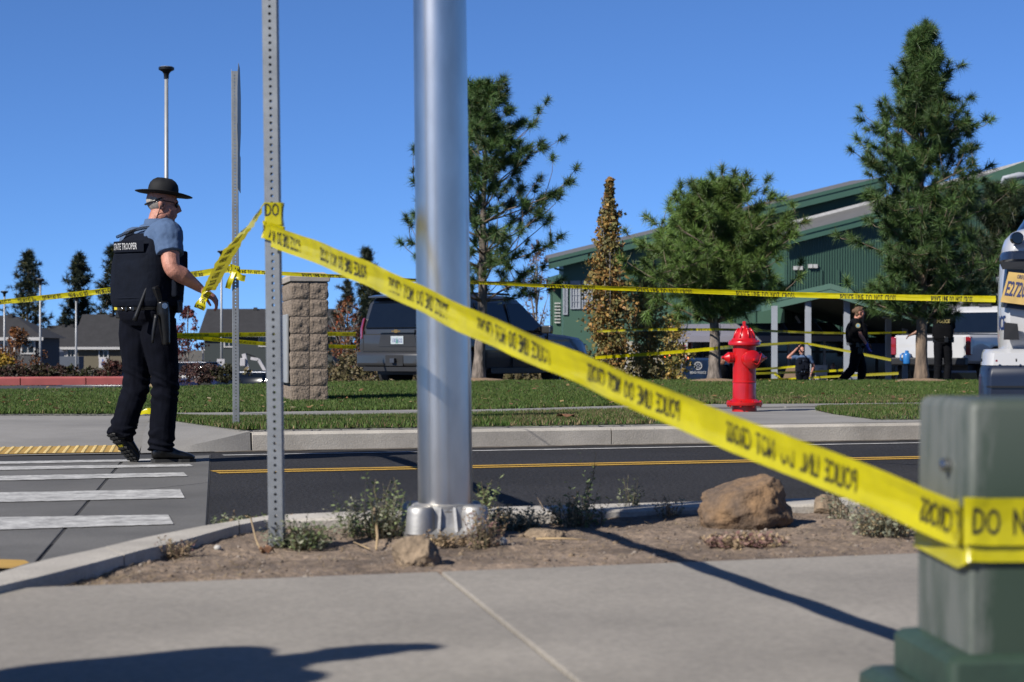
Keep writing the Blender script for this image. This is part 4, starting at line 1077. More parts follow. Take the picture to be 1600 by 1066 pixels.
# far conifers on the skyline
def far_conifer(px, ytop, d, r, seed, label, zb=-4.2, col=(.030, .048, .026), wh=17, z0=.2, pr=None):
    b = P(px, 545, d); b.z = zb; H = HC+(HOR-ytop)/F*d-zb
    return pine(b, H, pr or [(0, r), (.3, r*1.1), (.45, r*.95), (.6, r*.62), (.75, r*.5), (.9, r*.2), (1, .05)], H*.016, seed, label, 'conifer_tree', z0=z0, whorls=wh, per=5, sub=2, tuft_n=30, L=H*.046, w=H*.005, up=.25, col=col, droop=.12, group='tall conifers beyond the houses', inner=.6)
far_conifer(44, 393, 205, 3.0, 101, 'leftmost tall conifer, rising behind the grey house', z0=.28)
far_conifer(122, 398, 210, 3.2, 102, 'tall conifer with open crown behind the tan house', z0=.38)
far_conifer(178, 385, 215, 3.4, 103, 'conifer half hidden behind the trooper', z0=.3)
far_conifer(101, 486, 215, 1.6, 104, 'small conifer tip showing over the middle house roof', wh=12)
far_conifer(573, 388, 150, 1.25, 105, 'dark slim conifer rising above the tape, right of the block monument', zb=-3.4, z0=.2)
far_conifer(583, 415, 152, 1.0, 106, 'shorter conifer beside the slim dark one', zb=-3.4, wh=14)
far_conifer(543, 438, 120, 1.9, 107, 'grey-green conifer behind the red shrub and parked SUV', zb=-2, col=(.05, .06, .042), wh=14)
far_conifer(66, 515, 225, 1.2, 108, 'lowest conifer tip just right of the leftmost one', wh=9)

# broadleaf trees and shrubs: limbs plus many leaf-sized faces
def leafy(base, H, prof, n, leaf, cols, seed, label, name, z0=.05, stems=6, trunk_r=.05, clump=24, parts=('trunk', 'crown'), cat='tree', barkm=None, sx=1.0, group=None, fill=.5, dens=None):
    rr = random.Random(seed); rng = np.random.default_rng(seed); root = thing(name, label, cat, base, 0, group)
    xs, rs = [p[0] for p in prof], [p[1] for p in prof]
    mb = MB()
    if trunk_r > .03: mb.tube([Vector((0, 0, -.1))]+[Vector((.03*noise.noise(Vector((seed, t*3, 0)))*H*.3, .03*noise.noise(Vector((seed, t*3, 4)))*H*.3, t*H)) for t in (.15, .35, .6, .85, .97)], [trunk_r*1.2, trunk_r, trunk_r*.8, trunk_r*.55, trunk_r*.25, .006], 8)
    for k in range(stems):
        t = z0+(.8-z0)*k/max(1, stems); a = rr.uniform(0, 6.28); R_ = interp(t+.15, xs, rs)
        p0 = Vector((0, 0, t*H*.8)); p1 = Vector((math.cos(a)*R_*.45, math.sin(a)*R_*.45, t*H+H*.10)); p2 = Vector((math.cos(a)*R_*.8, math.sin(a)*R_*.8, min(H*.97, t*H+H*.22)))
        mb.tube([p0, p1, p2], [max(.008, trunk_r*.4), max(.006, trunk_r*.25), .004], 5)
    mb.build(parts[0], barkm or bark_grey, root, True)
    nc = max(1, n//clump); t = rng.uniform(z0, 1, nc) if dens is None else np.array([dens(rng.uniform()) for _ in range(nc)])
    R_ = np.interp(t, xs, rs); a = rng.uniform(0, 2*np.pi, nc); R_ = R_*(1+.28*np.sin(t*31+seed)*np.sin(a*2+t*17)); q = R_*(fill+(1-fill)*rng.uniform(0, 1, nc)**.5)*rng.uniform(.45, 1.15, nc)
    cc = np.stack([np.cos(a)*q*sx, np.sin(a)*q, t*H], 1); cs = np.minimum(.22*H**.5*.6, .32*R_+.03)
    p = cc[:, None]+rng.normal(0, 1, (nc, clump, 3))*cs[:, None, None]*.42
    p = p.reshape(-1, 3); m = len(p)
    d1 = rng.normal(0, 1, (m, 3)); d1 /= np.linalg.norm(d1, axis=1)[:, None]; d2 = np.cross(d1, rng.normal(0, 1, (m, 3))); d2 /= np.linalg.norm(d2, axis=1)[:, None]
    s = leaf*rng.uniform(.4, 1.4, (m, 1))
    v = np.stack([p-d1*s*.5, p+d2*s*.32, p+d1*s*.5, p-d2*s*.32], 1).reshape(-1, 3)
    ci = np.array(cols)[rng.integers(0, len(cols), nc)][:, None].repeat(clump, 1).reshape(-1, 3)
    ci2 = np.array(cols)[rng.integers(0, len(cols), m)]; k = rng.uniform(0, 1, (m, 1)) < .35
    c = np.where(k, ci2, ci)*rng.uniform(.6, 1.3, (m, 1))
    np_mesh(parts[1], v, np.arange(m*4).reshape(-1, 4), leaf_m, np.repeat(c, 4, 0), parent=root)
    return root
AUT = [(.50, .28, .085), (.60, .36, .10), (.42, .32, .11), (.28, .27, .09), (.34, .28, .09), (.46, .25, .09), (.22, .2, .08)]
AUT2 = [(.42, .38, .12), (.48, .40, .13), (.58, .40, .12), (.34, .34, .11), (.66, .43, .12)]
b = P(952, 600, 46); b.z = -.2
leafy(b, 4.95, [(0, .36), (.12, .52), (.35, .55), (.6, .42), (.8, .24), (.92, .10), (1, .03)], 12000, .095, AUT, 201, 'tall columnar tree in orange and olive autumn leaf', 'columnar_tree', trunk_r=.06, stems=14, fill=.25)
b = P(1012, 600, 47); b.z = -.3
leafy(b, 3.0, [(0, .25), (.15, .45), (.45, .5), (.75, .4), (.92, .2), (1, .06)], 7000, .09, AUT2, 202, 'shorter olive-brown autumn tree right of the columnar one', 'columnar_tree', trunk_r=.05, stems=10, fill=.25)
b = P(1052, 600, 49); b.z = -.6
leafy(b, 2.2, [(0, .3), (.3, .45), (.7, .4), (1, .1)], 3600, .09, AUT2, 207, 'small olive tree partly behind the low wide pine', 'columnar_tree', trunk_r=.04, stems=8, fill=.25)
b = P(838, 600, 75); b.z = -1.1
leafy(b, 6.0, [(0, .3), (.3, .7), (.6, .75), (.85, .5), (1, .1)], 1500, .10, [(.22, .13, .10), (.26, .16, .12), (.18, .11, .09)], 203, 'thin tree with sparse dull red leaves behind the black side of the SUV', 'bare_tree', trunk_r=.06, stems=26, fill=.3)
b = P(542, 600, 52); b.z = -1.2
leafy(b, 3.3, [(0, .6), (.2, .85), (.5, .8), (.8, .5), (1, .15)], 2300, .08, [(.34, .08, .025), (.30, .12, .04), (.20, .08, .04), (.16, .10, .05)], 204, 'red-orange autumn shrub between the block monument and the SUV', 'autumn_shrub', cat='shrub', trunk_r=.04, stems=34, parts=('stems', 'foliage'), fill=.35)
b = P(580, 600, 47); b.z = -.2
leafy(b, .95, [(0, .6), (.4, .9), (.8, .7), (1, .3)], 1700, .07, [(.30, .10, .04), (.20, .14, .05), (.14, .11, .05), (.26, .20, .10)], 214, 'low red and olive shrub beneath the tail of the SUV', 'autumn_shrub', cat='shrub', trunk_r=.02, stems=20, parts=('stems', 'foliage'), sx=1.3, fill=.3)
b = P(25, 600, 62); b.z = -.9
leafy(b, 2.3, [(0, .6), (.3, .75), (.6, .8), (.85, .5), (1, .2)], 2300, .10, [(.30, .11, .04), (.26, .12, .05), (.34, .15, .04), (.18, .09, .05)], 205, 'russet orange shrub in front of the grey house', 'autumn_shrub', cat='shrub', trunk_r=.03, stems=16, parts=('stems', 'foliage'), fill=.3)
b = P(2, 600, 60); b.z = -.9
leafy(b, 1.55, [(0, .4), (.4, .6), (.8, .45), (1, .2)], 1200, .10, [(.52, .36, .03), (.45, .28, .03), (.40, .22, .03)], 206, 'bright yellow shrub at the left edge of the frame', 'autumn_shrub', cat='shrub', trunk_r=.03, stems=10, parts=('stems', 'foliage'), fill=.3)
HEDGE = [(.075, .05, .035), (.10, .055, .04), (.06, .06, .025), (.13, .065, .05), (.085, .08, .03)]
hl = ['low dark hedge shrub at the left frame edge', 'low dark hedge shrub below the yellow and russet bushes', 'burgundy hedge shrub below the grey house corner', 'low hedge shrub in front of the white walls', 'dark green rounded hedge shrub before the tan house', 'reddish hedge shrub just left of the trooper legs']
for i, (px, w_, h_, cset) in enumerate([(8, .85, .30, HEDGE), (38, .75, .29, HEDGE), (68, .8, .33, [(.12, .06, .05), (.09, .05, .04), (.08, .07, .03)]), (98, .55, .30, HEDGE), (126, .9, .30, [(.055, .065, .025), (.075, .08, .03), (.09, .06, .04)]), (176, .35, .45, [(.17, .06, .045), (.13, .06, .05), (.10, .06, .04)])]):
    b = P(px, 590, 50); b.z = .02
    leafy(b, h_, [(0, w_*.8), (.4, w_), (.8, w_*.75), (1, w_*.3)], 1500, .075, cset, 300+i, hl[i], 'hedge_shrub', cat='shrub', trunk_r=.015, stems=16, parts=('stems', 'foliage'), fill=.25, group='hedge shrubs behind the red kerb')
for i, (px, w_, h_, cset, lb) in enumerate([(300, .55, .42, [(.15, .07, .06), (.11, .06, .05), (.19, .10, .09)], 'dull purple shrub right of the trooper legs'), (328, .5, .40, [(.12, .07, .06), (.09, .06, .045), (.16, .09, .07)], 'dull purple-brown shrub left of the far perforated post'), (352, .42, .38, [(.06, .065, .025), (.085, .08, .03)], 'olive green shrub behind the far perforated post')]):
    b = P(px, 598, 48); b.z = -.03
    leafy(b, h_, [(0, w_*.8), (.4, w_), (.8, w_*.75), (1, w_*.3)], 1400, .06, cset, 330+i, lb, 'low_shrub', cat='shrub', trunk_r=.015, stems=16, parts=('stems', 'foliage'), fill=.25)
b = P(293, 600, 95); b.z = -1.1
leafy(b, 3.9, [(0, .4), (.3, .8), (.6, .75), (.9, .4), (1, .1)], 1300, .16, [(.20, .05, .05), (.26, .08, .07), (.17, .06, .06)], 341, 'dark red tree beyond the shrubs, right of the trooper', 'red_tree', trunk_r=.05, stems=16, fill=.3)
# ornamental grass and stones under the SUV
b = P(690, 600, 44.5); b.z = -.06
leafy(b, .62, [(0, 1.7), (.5, 1.8), (1, 1.3)], 9000, .10, [(.28, .22, .12), (.22, .18, .09), (.16, .14, .06)], 351, 'pale dry planting seen beneath the SUV', 'dry_planting', cat='shrub', trunk_r=.01, stems=8, parts=('stems', 'foliage'), sx=2.6, fill=.1)
# mulch rings at the trunk feet
for px, d, lb in ((748, 35.2, 'mulch ring at the foot of the leaning pine'), (1440, 34.7, 'mulch ring at the foot of the tallest pine'), (1116, 34.5, 'mulch ring at the foot of the low wide pine')):
    c = P(px, 597, d); c.z = .205; mb = MB(); ring0, ring1, ring2 = [], [], []
    for k in range(24):
        a = 2*math.pi*k/24; r_ = .55*(1+.2*noise.noise(Vector((math.cos(a)*2, math.sin(a)*2, px)))); 
        ring0.append(Vector((math.cos(a)*r_, math.sin(a)*r_, -.02))); ring1.append(Vector((math.cos(a)*r_*.7, math.sin(a)*r_*.7, .035))); ring2.append(Vector((math.cos(a)*.12, math.sin(a)*.12, .06)))
    mb.loft([ring0, ring1, ring2], True); o = mb.build('mulch_ring', mat('mulch', (.33, .22, .13), .95, var=.4, scale=20, bump=.8), None, True); o.location = c; tag(o, lb, 'mulch')
# fallen leaves on the grass
V_, F_, C_ = [], [], []
for i in range(420):
    t = random.random()**1.3; s_ = random.random(); x_ = lerp(lerp(-6.2, 6.4, s_), lerp(-13.5, 13.5, s_), t); y0_ = interp(lerp(-6.2, 6.4, s_), lawn_fx, lawn_fy); y_ = lerp(y0_, lawn_back(lerp(-13.5, 13.5, s_)), t)
    p = V(x_, y_, lerp(.172, lawn_zb(x_), t)+.035); a = random.uniform(0, 6.28); L_ = random.uniform(.02, .045)
    d1 = V(math.cos(a), math.sin(a), random.uniform(-.3, .5))*L_; d2 = V(-math.sin(a), math.cos(a), random.uniform(-.3, .5))*L_*.6
    o = len(V_); V_ += [p-d1, p+d2, p+d1, p-d2]; F_.append((o, o+1, o+2, o+3)); C_ += [random.choice([(.5, .34, .16), (.4, .22, .1), (.55, .45, .28), (.3, .17, .09)])]*4
struct(np_mesh('fallen_leaves', np.array([tuple(p) for p in V_]), np.array(F_), leaf_m, np.array(C_)), 'stuff')
# ================================================================== buildings
green_wall = mat('green_siding', (.060, .150, .098), .6, var=.06, scale=.6)
green_rib = mat('green_ribbed_metal', (.042, .104, .072), .5, var=.06, scale=.5)
green_fascia = mat('green_fascia', (.050, .130, .090), .5, var=.05, scale=1)
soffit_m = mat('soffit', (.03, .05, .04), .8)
roof_grey = mat('roof_grey_metal', (.17, .165, .16), .6, var=.08, scale=2)
lav_roof = mat('pale_metal_roof', (.30, .29, .34), .6, var=.06, scale=1)
white_trim = mat('white_trim', (.62, .61, .60), .6)
pane_lit = mat('reflecting_pane', (.50, .52, .55), .35, var=.12, scale=2)  # pale grey paints in the sky and blinds reflected by the panes
dark_in = mat('dark_interior', (.010, .010, .011), .5)
store_glass = mat('storefront_glass', (.010, .014, .014), .08, spec=.5)
brick_dark = mat('brick_brown', (.10, .055, .04), .9, var=.2, scale=3)
post_m = mat('post_paint', (.42, .45, .50), .6, var=.05)
def wallpoly(pts, th=.25):
    mb = MB(); bk = [p+Vector((0, th, 0)) for p in pts]; mb.loft([pts, bk], True); return mb
sch_base = P(1150, 600, 90); sch_base.z = -1.0
school = thing('school_building', 'large dark green metal-sided building with sloping roofs', 'building', sch_base); SB = Vector(sch_base)
DW = 90.0; DF = 89.2
def ya(x): return 405+(x-857)*(276-405)/(1384-857)          # top line of the high roof (photo rows)
# high roof
F0, F1 = P(857, ya(857), DF), P(1384, ya(1384), DF); fh = Vector((0, 0, -.46)); bkv = Vector((0, 9, .6))
mb = MB(); mb.loft([[F0, F1, F1+fh, F0+fh], [F0+V(0, .08, 0), F1+V(0, .08, 0), F1+fh+V(0, .08, 0), F0+fh+V(0, .08, 0)]], True); fa_ = mb.build('fascia', green_fascia, school, base=SB)
mb = MB(); up6 = V(0, -.05, .02); mb.loft([[F0+up6, F1+up6, F1+up6+fh*.35, F0+up6+fh*.35], [F0+V(0, -.002, .02), F1+V(0, -.002, .02), F1+V(0, -.002, .02)+fh*.35, F0+V(0, -.002, .02)+fh*.35]], True); mb.build('gutter', green_fascia, school, base=SB)
mb = MB(); mb.loft([[F0+V(0, .09, -.02), F1+V(0, .09, -.02), F1+V(0, .09, -.14), F0+V(0, .09, -.14)], [p+bkv for p in (F0+V(0, .09, -.02), F1+V(0, .09, -.02), F1+V(0, .09, -.14), F0+V(0, .09, -.14))]], True); mb.build('roof', roof_grey, school, base=SB)
def wtop(x): return P(x, ya(x), DW).z-.2
wl = [P(880, 600, DW), P(1382, 600, DW)]; 
pts = [V(wl[0].x, DW, -1), V(wl[1].x, DW, -1), V(wl[1].x, DW, wtop(1382)), V(wl[0].x, DW, wtop(880))]
wallpoly(pts, 8).build('wall', green_wall, school, base=SB)
for px in (940, 990, 1076, 1112, 1147, 1180, 1218):       # standing seams
    x = P(px, 600, DW).x; MB().box((x, DW-.02, (wtop(px)-1)/2), (.08, .05, wtop(px)+1.0)).build('seam', green_fascia, school, base=SB)
MB().box((P(1000, 0, DW).x, DW-.03, P(0, 437, DW).z), (P(1090, 0, DW).x-P(880, 0, DW).x, .06, .18)).build('trim_band', green_fascia, school, base=SB)
for x0, x1, y0, y1 in ((880.5, 886, 440, 491), (892, 906, 440, 482), (910, 925, 440, 482), (929, 942, 440, 482)):
    a, b_ = P(x0, y1, DW-.03), P(x1, y0, DW-.03); cx, cz = (a.x+b_.x)/2, (a.z+b_.z)/2; w_, h_ = b_.x-a.x, b_.z-a.z
    mb = MB(); 
    for sx in (-1, 1): mb.box((cx+sx*w_/2, DW-.03, cz), (.06, .08, h_+.06))
    for sz in (-1, 1): mb.box((cx, DW-.03, cz+sz*h_/2), (w_-.062, .08, .06))
    for q in (.33, .66): mb.box((cx-w_/2+w_*q, DW-.028, cz), (.025, .06, h_-.06))
    for q in (.25, .5, .75): mb.box((cx, DW-.026, cz-h_/2+h_*q), (w_-.06, .05, .025))
    f_ = mb.build('window', post_m, school, base=SB)
    MB().box((cx, DW-.005, cz), (w_-.05, .03, h_-.05)).build('pane', pane_lit, f_, base=SB)
# low wing at the left end with its pipe and louvre
a = P(862, 0, 94).x; b_ = P(884, 0, 94).x; zt = P(0, 441, 94).z
wallpoly([V(a, 94, -1), V(b_, 94, -1), V(b_, 94, zt), V(a, 94, zt)], 4).build('wall', green_wall, school, base=SB)
mb = MB(); mb.loft([[P(855, 440, 93), P(886, 431, 93), P(886, 436, 93), P(855, 446, 93)], [p+V(0, 4, .3) for p in (P(855, 440, 93), P(886, 431, 93), P(886, 436, 93), P(855, 446, 93))]], True); mb.build('roof', green_fascia, school, base=SB)
MB().tube([P(862, 412, 89.3), P(868, 420, 89.6), P(880, 423, 89.9)], .05, 6).build('downpipe', green_fascia, school, base=SB)
MB().tube([P(856, 456, 92.8), P(861, 460, 92.8), P(862, 600, 92.8)], .06, 6).build('downpipe', green_fascia, school, base=SB)
for i in range(7):
    p = P(871, 474+i*5, 93.9); MB().box(p, (.28, .06, .06)).build('louvre', white_trim, school, base=SB)
# front hall with the lower roof
D2 = 83.5
def yb(x): return 369+(x-1225)*(-.255)
G0, G1 = P(1218, yb(1218), 83), P(1680, yb(1680), 83); fh2 = V(0, 0, -.40)
mb = MB(); mb.loft([[G0, G1, G1+fh2, G0+fh2], [p+V(0, .08, 0) for p in (G0, G1, G1+fh2, G0+fh2)]], True); mb.build('fascia', green_fascia, school, base=SB)
mb = MB(); q0, q1 = G0+V(0, -.05, .02), G1+V(0, -.05, .02); mb.loft([[q0, q1, q1+fh2*.4, q0+fh2*.4], [p+V(0, .048, 0) for p in (q0, q1, q1+fh2*.4, q0+fh2*.4)]], True); mb.build('gutter', green_fascia, school, base=SB)
H0, H1 = P(1198, yb(1198)-16, 88.5), P(1680, yb(1680)-18, 88.5)
mb = MB(); mb.loft([[G0+V(0, .09, -.02), G1+V(0, .09, -.02), H1, H0], [p+V(0, 0, -.12) for p in (G0+V(0, .09, -.02), G1+V(0, .09, -.02), H1, H0)]], True); mb.build('roof', roof_grey, school, base=SB)
mb = MB(); mb.bar(H0+V(0, 0, .05), H1+V(0, 0, .05), .12, .14); mb.build('ridge_flashing', white_trim, school, base=SB)
x0, x1 = P(1226, 0, D2).x, P(1690, 0, D2).x; mb = MB(); n = int((x1-x0)/.11)
for i in range(n+1):
    for dx, dy in ((0, 0), (.07, 0), (.085, -.035), (.10, -.035)):
        x = x0+i*.11+dx; zz = P(0, yb(800+x*F/83), 83).z-.2
        mb.v += [V(x, D2+dy, -1), V(x, D2+dy, zz)]
mb.f = [(2*i, 2*i+2, 2*i+3, 2*i+1) for i in range(len(mb.v)//2-1)]
mb.build('ribbed_wall', green_rib, school, base=SB)
wallpoly([V(x0, D2+.05, -1), V(x1, D2+.05, -1), V(x1, D2+.05, 9.5), V(x0, D2+.05, 5.0)], 3.9).build('wall', green_wall, school, base=SB)
for px in (1243, 1251, 1266, 1274): MB().box(P(px, 419 if px < 1260 else 416, D2-.1), (.18, .1, .16)).build('vent', white_trim, school, base=SB)
for px in (1283, 1310, 1432): MB().box(P(px, 470, D2-.05), (.09, .06, 2.6)).build('seam', green_rib, school, base=SB)
# lobby: dark glazing under a pale metal roof
D3 = 76.0
lx0, lx1 = P(1048, 0, D3).x, P(1620, 0, D3).x; zt = P(0, 527, D3).z
wallpoly([V(lx0, D3, -1), V(lx1, D3, -1), V(lx1, D3, zt), V(lx0, D3, zt)], 7).build('glazing', store_glass, school, base=SB)
for px in (1062, 1080, 1098, 1130, 1160, 1178, 1232, 1252, 1288, 1342, 1370, 1400, 1430, 1470):
    MB().box((P(px, 0, D3).x, D3-.04, (zt-1)/2), (.09, .08, zt+1)).build('mullion', dark_in if px % 4 else post_m, school, base=SB)
MB().box((P(1300, 0, D3).x, D3-.03, P(0, 550, D3).z), (P(1600, 0, D3).x-P(1048, 0, D3).x, .06, .08)).build('transom', dark_in, school, base=SB)
mb = MB(); a0_, a1_ = P(1038, 528, 74.8), P(1323, 527, 74.8); b0_, b1_ = P(1048, 507, 79), P(1300, 504, 79)
mb.loft([[a0_, a1_, b1_, b0_], [p+V(0, 0, -.10) for p in (a0_, a1_, b1_, b0_)]], True); mb.build('low_roof', lav_roof, school, base=SB)
mb = MB(); mb.bar(a0_+V(0, -.03, -.05), a1_+V(0, -.03, -.05), .06, .22); mb.build('low_roof_edge', lav_roof, school, base=SB)
for i in range(5): mb = MB(); p = a0_.lerp(a1_, (i+.5)/5); q = b0_.lerp(b1_, (i+.5)/5); mb.bar(p+V(0, 0, .01), q+V(0, 0, .01), .05, .04); mb.build('seam', lav_roof, school, base=SB)
MB().box((P(1061, 0, 76).x, D3-.06, .25), (.9, .1, 2.2)).build('brick_pier', brick_dark, school, base=SB)
MB().bar(P(1243, 494, 77), P(1250, 505, 77), .08, .08).build('antenna', white_trim, school, base=SB)
# pale wing at the far right, seen through the pines
wallpoly([P(1485, 600, 71)+V(0, 0, .4), P(1640, 600, 71)+V(0, 0, .4), P(1640, 462, 71), P(1485, 470, 71)], 3).build('pale_wing', mat('pale_stucco', (.40, .38, .42), .8, var=.06), school, base=SB)
for i in range(3):
    MB().box(P(1510+i*32, 500, 70.95), (.5, .06, .5)).build('window', dark_in, school, base=SB)
# entrance canopy
cb = P(1262, 600, 63); cb.z = -.95
can = thing('entrance_canopy', 'green gabled entrance canopy on pale posts before the building', 'canopy', cb); CB = Vector(cb)
pk, le, re = P(1297, 443, 62), P(1190, 468, 63.5), P(1585, 528, 60)
th = V(0, 0, -.36); bk2 = V(1.0, 21.8, 0)
def board(a, b_, dz, hh, dy, name, m): 
    mb = MB(); t = V(0, 0, -hh); o = V(0, dy, dz); mb.loft([[a+o, b_+o, b_+o+t, a+o+t], [p+V(0, .06, 0) for p in (a+o, b_+o, b_+o+t, a+o+t)]], True); return mb.build(name, m, can, base=CB)
for a, b_ in ((le, pk), (pk, re)):
    board(a, b_, 0, .17, 0, 'fascia_board', green_fascia); board(a, b_, -.17, .22, .03, 'fascia_board', green_fascia)
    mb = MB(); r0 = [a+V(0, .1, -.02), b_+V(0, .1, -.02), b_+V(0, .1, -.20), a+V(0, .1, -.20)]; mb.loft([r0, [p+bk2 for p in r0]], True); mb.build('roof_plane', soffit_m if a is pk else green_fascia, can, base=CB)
mb = MB(); L0 = le+bk2; mb.loft([[le+V(-.02, .1, 0), L0, L0+V(0, 0, -.34), le+V(-.02, .1, -.34)], [p+V(.06, 0, 0) for p in (le+V(-.02, .1, 0), L0, L0+V(0, 0, -.34), le+V(-.02, .1, -.34))]], True); mb.build('eave_board', green_fascia, can, base=CB)
for px, dd in ((1210, 62.8), (1262.5, 62.8), (1323, 62.5), (1388, 66), (1414, 70), (1345, 71)):
    x = P(px, 0, dd).x; t = interp(px, [1190, 1297, 1585], [P(0, 468, 63).z, P(0, 443, 62).z, P(0, 528, 60).z])-.3
    MB().box((x, dd, (t-.95)/2), (.175, .175, t+.95)).build('post', post_m, can, base=CB)
mb = MB(); mb.ell(P(1388, 496, 66), (.22, .22, .07)); mb.build('ceiling_lamp', mat('lamp_dome', (.3, .3, .28), .4), can, True, base=CB)
mb = MB(); mb.box(P(1240, 590, 0.001+70)+V(4, 0, .0), (12, .3, 1.2)); 
# things standing about under the canopy
def simple_box(name, c, size, m, label, cat, rot=0.0, bev=.01, taper=1.0):
    mb = MB(); mb.box((0, 0, size[2]/2), size, None, taper); o = mb.build(name, m, None); o.location = c; o.rotation_euler = (0, 0, rot); bevel_mod(o, bev, 2); return tag(o, label, cat)
c = P(1283, 600, 66); c.z = -.95; sg = thing('notice_board', 'white notice board standing right of the bald officer', 'sign', c)
mb = MB(); mb.box((0, 0, .78), (.40, .05, .82)); bevel_mod(mb.build('board', white_trim, sg), .01)
mb = MB(); mb.box((0, -.03, .44), (.40, .02, .10)); mb.build('base_strip', mat('lime_paint', (.45, .5, .12), .6), sg)
mb = MB()
for i, zz in enumerate((1.06, .98, .84)): mb.box((0, -.028, zz), (.26 if i else .18, .006, .03))
mb.build('print', mat('grey_print', (.3, .3, .3), .7), sg)
for sx in (-1, 1): MB().box((sx*.17, 0, .2), (.04, .04, .4)).build('leg', galv, sg)
c = P(1238, 600, 67); c.z = -.95
lean_p = MB(); lean_p.loft([[V(-.55, 0, 0), V(.1, 0, 0), V(.1, .03, 0), V(-.55, .03, 0)], [V(-.12, .35, 1.15), V(.25, .35, 1.15), V(.25, .38, 1.15), V(-.12, .38, 1.15)]], True)
card = mat('brown_board', (.24, .16, .10), .85, var=.1); o = lean_p.build('leaning_board', card, None); o.location = c; tag(o, 'brown board leaning behind the bald officer', 'board')
simple_box('brown_panel', V(P(1276, 0, 68).x, 68, -.95), (.42, .1, 1.17), card, 'brown panel behind the bald officer shoulder', 'panel')
c = P(1330, 600, 60); c.z = -.95; simple_box('white_bin', V(c.x, 60, -.95), (.36, .36, 1.02), mat('white_plastic', (.55, .56, .58), .5), 'white bin at the striding officer feet', 'bin', .3, .04, 1.1)
c = P(1390, 545, 72.2); simple_box('blue_banner', V(c.x, 73, c.z-.3), (1.6, .05, .5), mat('blue_banner', (.02, .06, .16), .5), 'dark blue banner hanging under the canopy', 'banner')
# fence of pale boards behind the autumn trees
fb = P(985, 600, 58); fb.z = -.95
fen = thing('board_fence', 'pale vertical-board fence behind the autumn trees', 'fence', fb, math.radians(-14)); fm = mat('pale_wood', (.46, .42, .34), .85, var=.12, scale=3)
for i in range(13): MB().box((-.9+i*.15, 0, .98+.02*random.random()), (.142, .03, 2.0-.09*max(0, i-5))).build('board', fm, fen)
MB().box((0, .04, .5), (1.9, .05, .1)).build('rail', fm, fen); MB().box((0, .04, 1.5), (1.9, .05, .1)).build('rail', fm, fen)
# parking signs by the fence
signw = mat('sign_white', (.62, .60, .62), .6); signr = mat('sign_red_print', (.55, .12, .13), .6)
def parking_sign(px, y0, d, lb, two):
    b_ = P(px, 600, d); b_.z = tz(0, d); s_ = thing('parking_sign', lb, 'sign', b_)
    top = HC+(HOR-y0)/F*d-b_.z
    MB().tube([V(0, .03, 0), V(0, .03, top+.06)], .025, 6).build('post', galv, s_)
    for k in range(two):
        zc = top-.24-k*.52; w_ = .30; o = bevel_mod(MB().box((0, 0, zc), (w_, .012, .46)).build('sign_plate', signw, s_), .004)
        mb = MB(); mb.box((0, -.008, zc+.15), (.2, .003, .05)); mb.box((0, -.008, zc+.05), (.24, .003, .03)); mb.box((0, -.008, zc-.02), (.22, .003, .03)); mb.box((0, -.008, zc-.15), (.2, .003, .04)); mb.build('print', signr, o)
parking_sign(971, 545, 52, 'white and red parking sign in front of the board fence', 2)
parking_sign(1066, 535, 55, 'white and red parking sign above the dark police SUV', 1)

# ---- houses on the left
slate = mat('dark_shingle', (.028, .027, .030), .9, var=.18, scale=1.5, fine=.15, fscale=6)
def house(label, x0, x1, d, zb, ze, zr, depth, wallm, hip=0.0, wins=(), name='house', over=.5, gable_right=False, trim=True):
    cx = (x0+x1)/2; b_ = V(cx, d, zb); h = thing(name, label, 'house', b_)
    hw_ = (x1-x0)/2; he = ze-zb; hr = zr-zb
    MB().box((0, depth/2, he/2), (2*hw_, depth, he)).build('wall', wallm, h)
    o_ = over; ex_ = hw_+o_; f = -o_; bk_ = depth+o_; my = depth/2
    mb = MB(); t = -.18
    rl = -ex_+hip*my; rr_ = ex_-hip*my
    A = [V(-ex_, f, he), V(ex_, f, he), V(ex_, bk_, he), V(-ex_, bk_, he), V(rl, my, hr), V(rr_, my, hr)]
    mb.add(A, [(0, 1, 5, 4), (2, 3, 4, 5), (1, 2, 5), (3, 0, 4), (0, 3, 2, 1)]); rf = mb.build('roof', slate, h)
    # shingle courses as shallow steps
    if trim:
        MB().box((0, f-.03, he-.08), (2*ex_, .06, .24)).build('eave_trim', white_trim, h)
    if hip == 0:
        for sx in (-1, 1):
            MB().add([V(sx*hw_, 0, he-.02), V(sx*hw_, depth, he-.02), V(sx*hw_, my, hr-.3)], [(0, 1, 2)]).build('gable', wallm, h)
    for (wx, wz, ww, wh) in wins:
        mb = MB()
        for sx in (-1, 1): mb.box((wx-cx+sx*ww/2, -.04, wz-zb), (.12, .1, wh+.12))
        for sz in (-1, 1): mb.box((wx-cx, -.04, wz-zb+sz*wh/2), (ww-.13, .1, .12))
        mb.box((wx-cx, -.038, wz-zb), (.07, .09, wh-.13))
        w_ = mb.build('window', white_trim, h); MB().box((wx-cx, -.01, wz-zb), (ww-.05, .04, wh-.05)).build('pane', store_glass, w_)
    for k in range(2): MB().box((hw_*(.2-.5*k), my-.3, hr-.05), (.35, .35, .35)).build('roof_vent', slate, rf)
    return h
def hx(px, d): return (px-800)/F*d
def hz(py, d): return HC+(HOR-py)/F*d
tan = mat('tan_siding', (.17, .145, .095), .85, var=.05, scale=.6); greys = mat('grey_siding', (.075, .075, .08), .85); dslate = mat('slate_green_siding', (.038, .05, .052), .85, var=.06)
house('tan two-storey house with dark roof left of the trooper', hx(121, 190), hx(232, 190), 190, -4.2, hz(543, 190), hz(490, 190), 9, tan, wins=[(hx(162, 190), hz(536+0, 190)+-.0, 1.0, .95)] and [(hx(162, 190), hz(545.5, 190)-.35, .85, .95)])
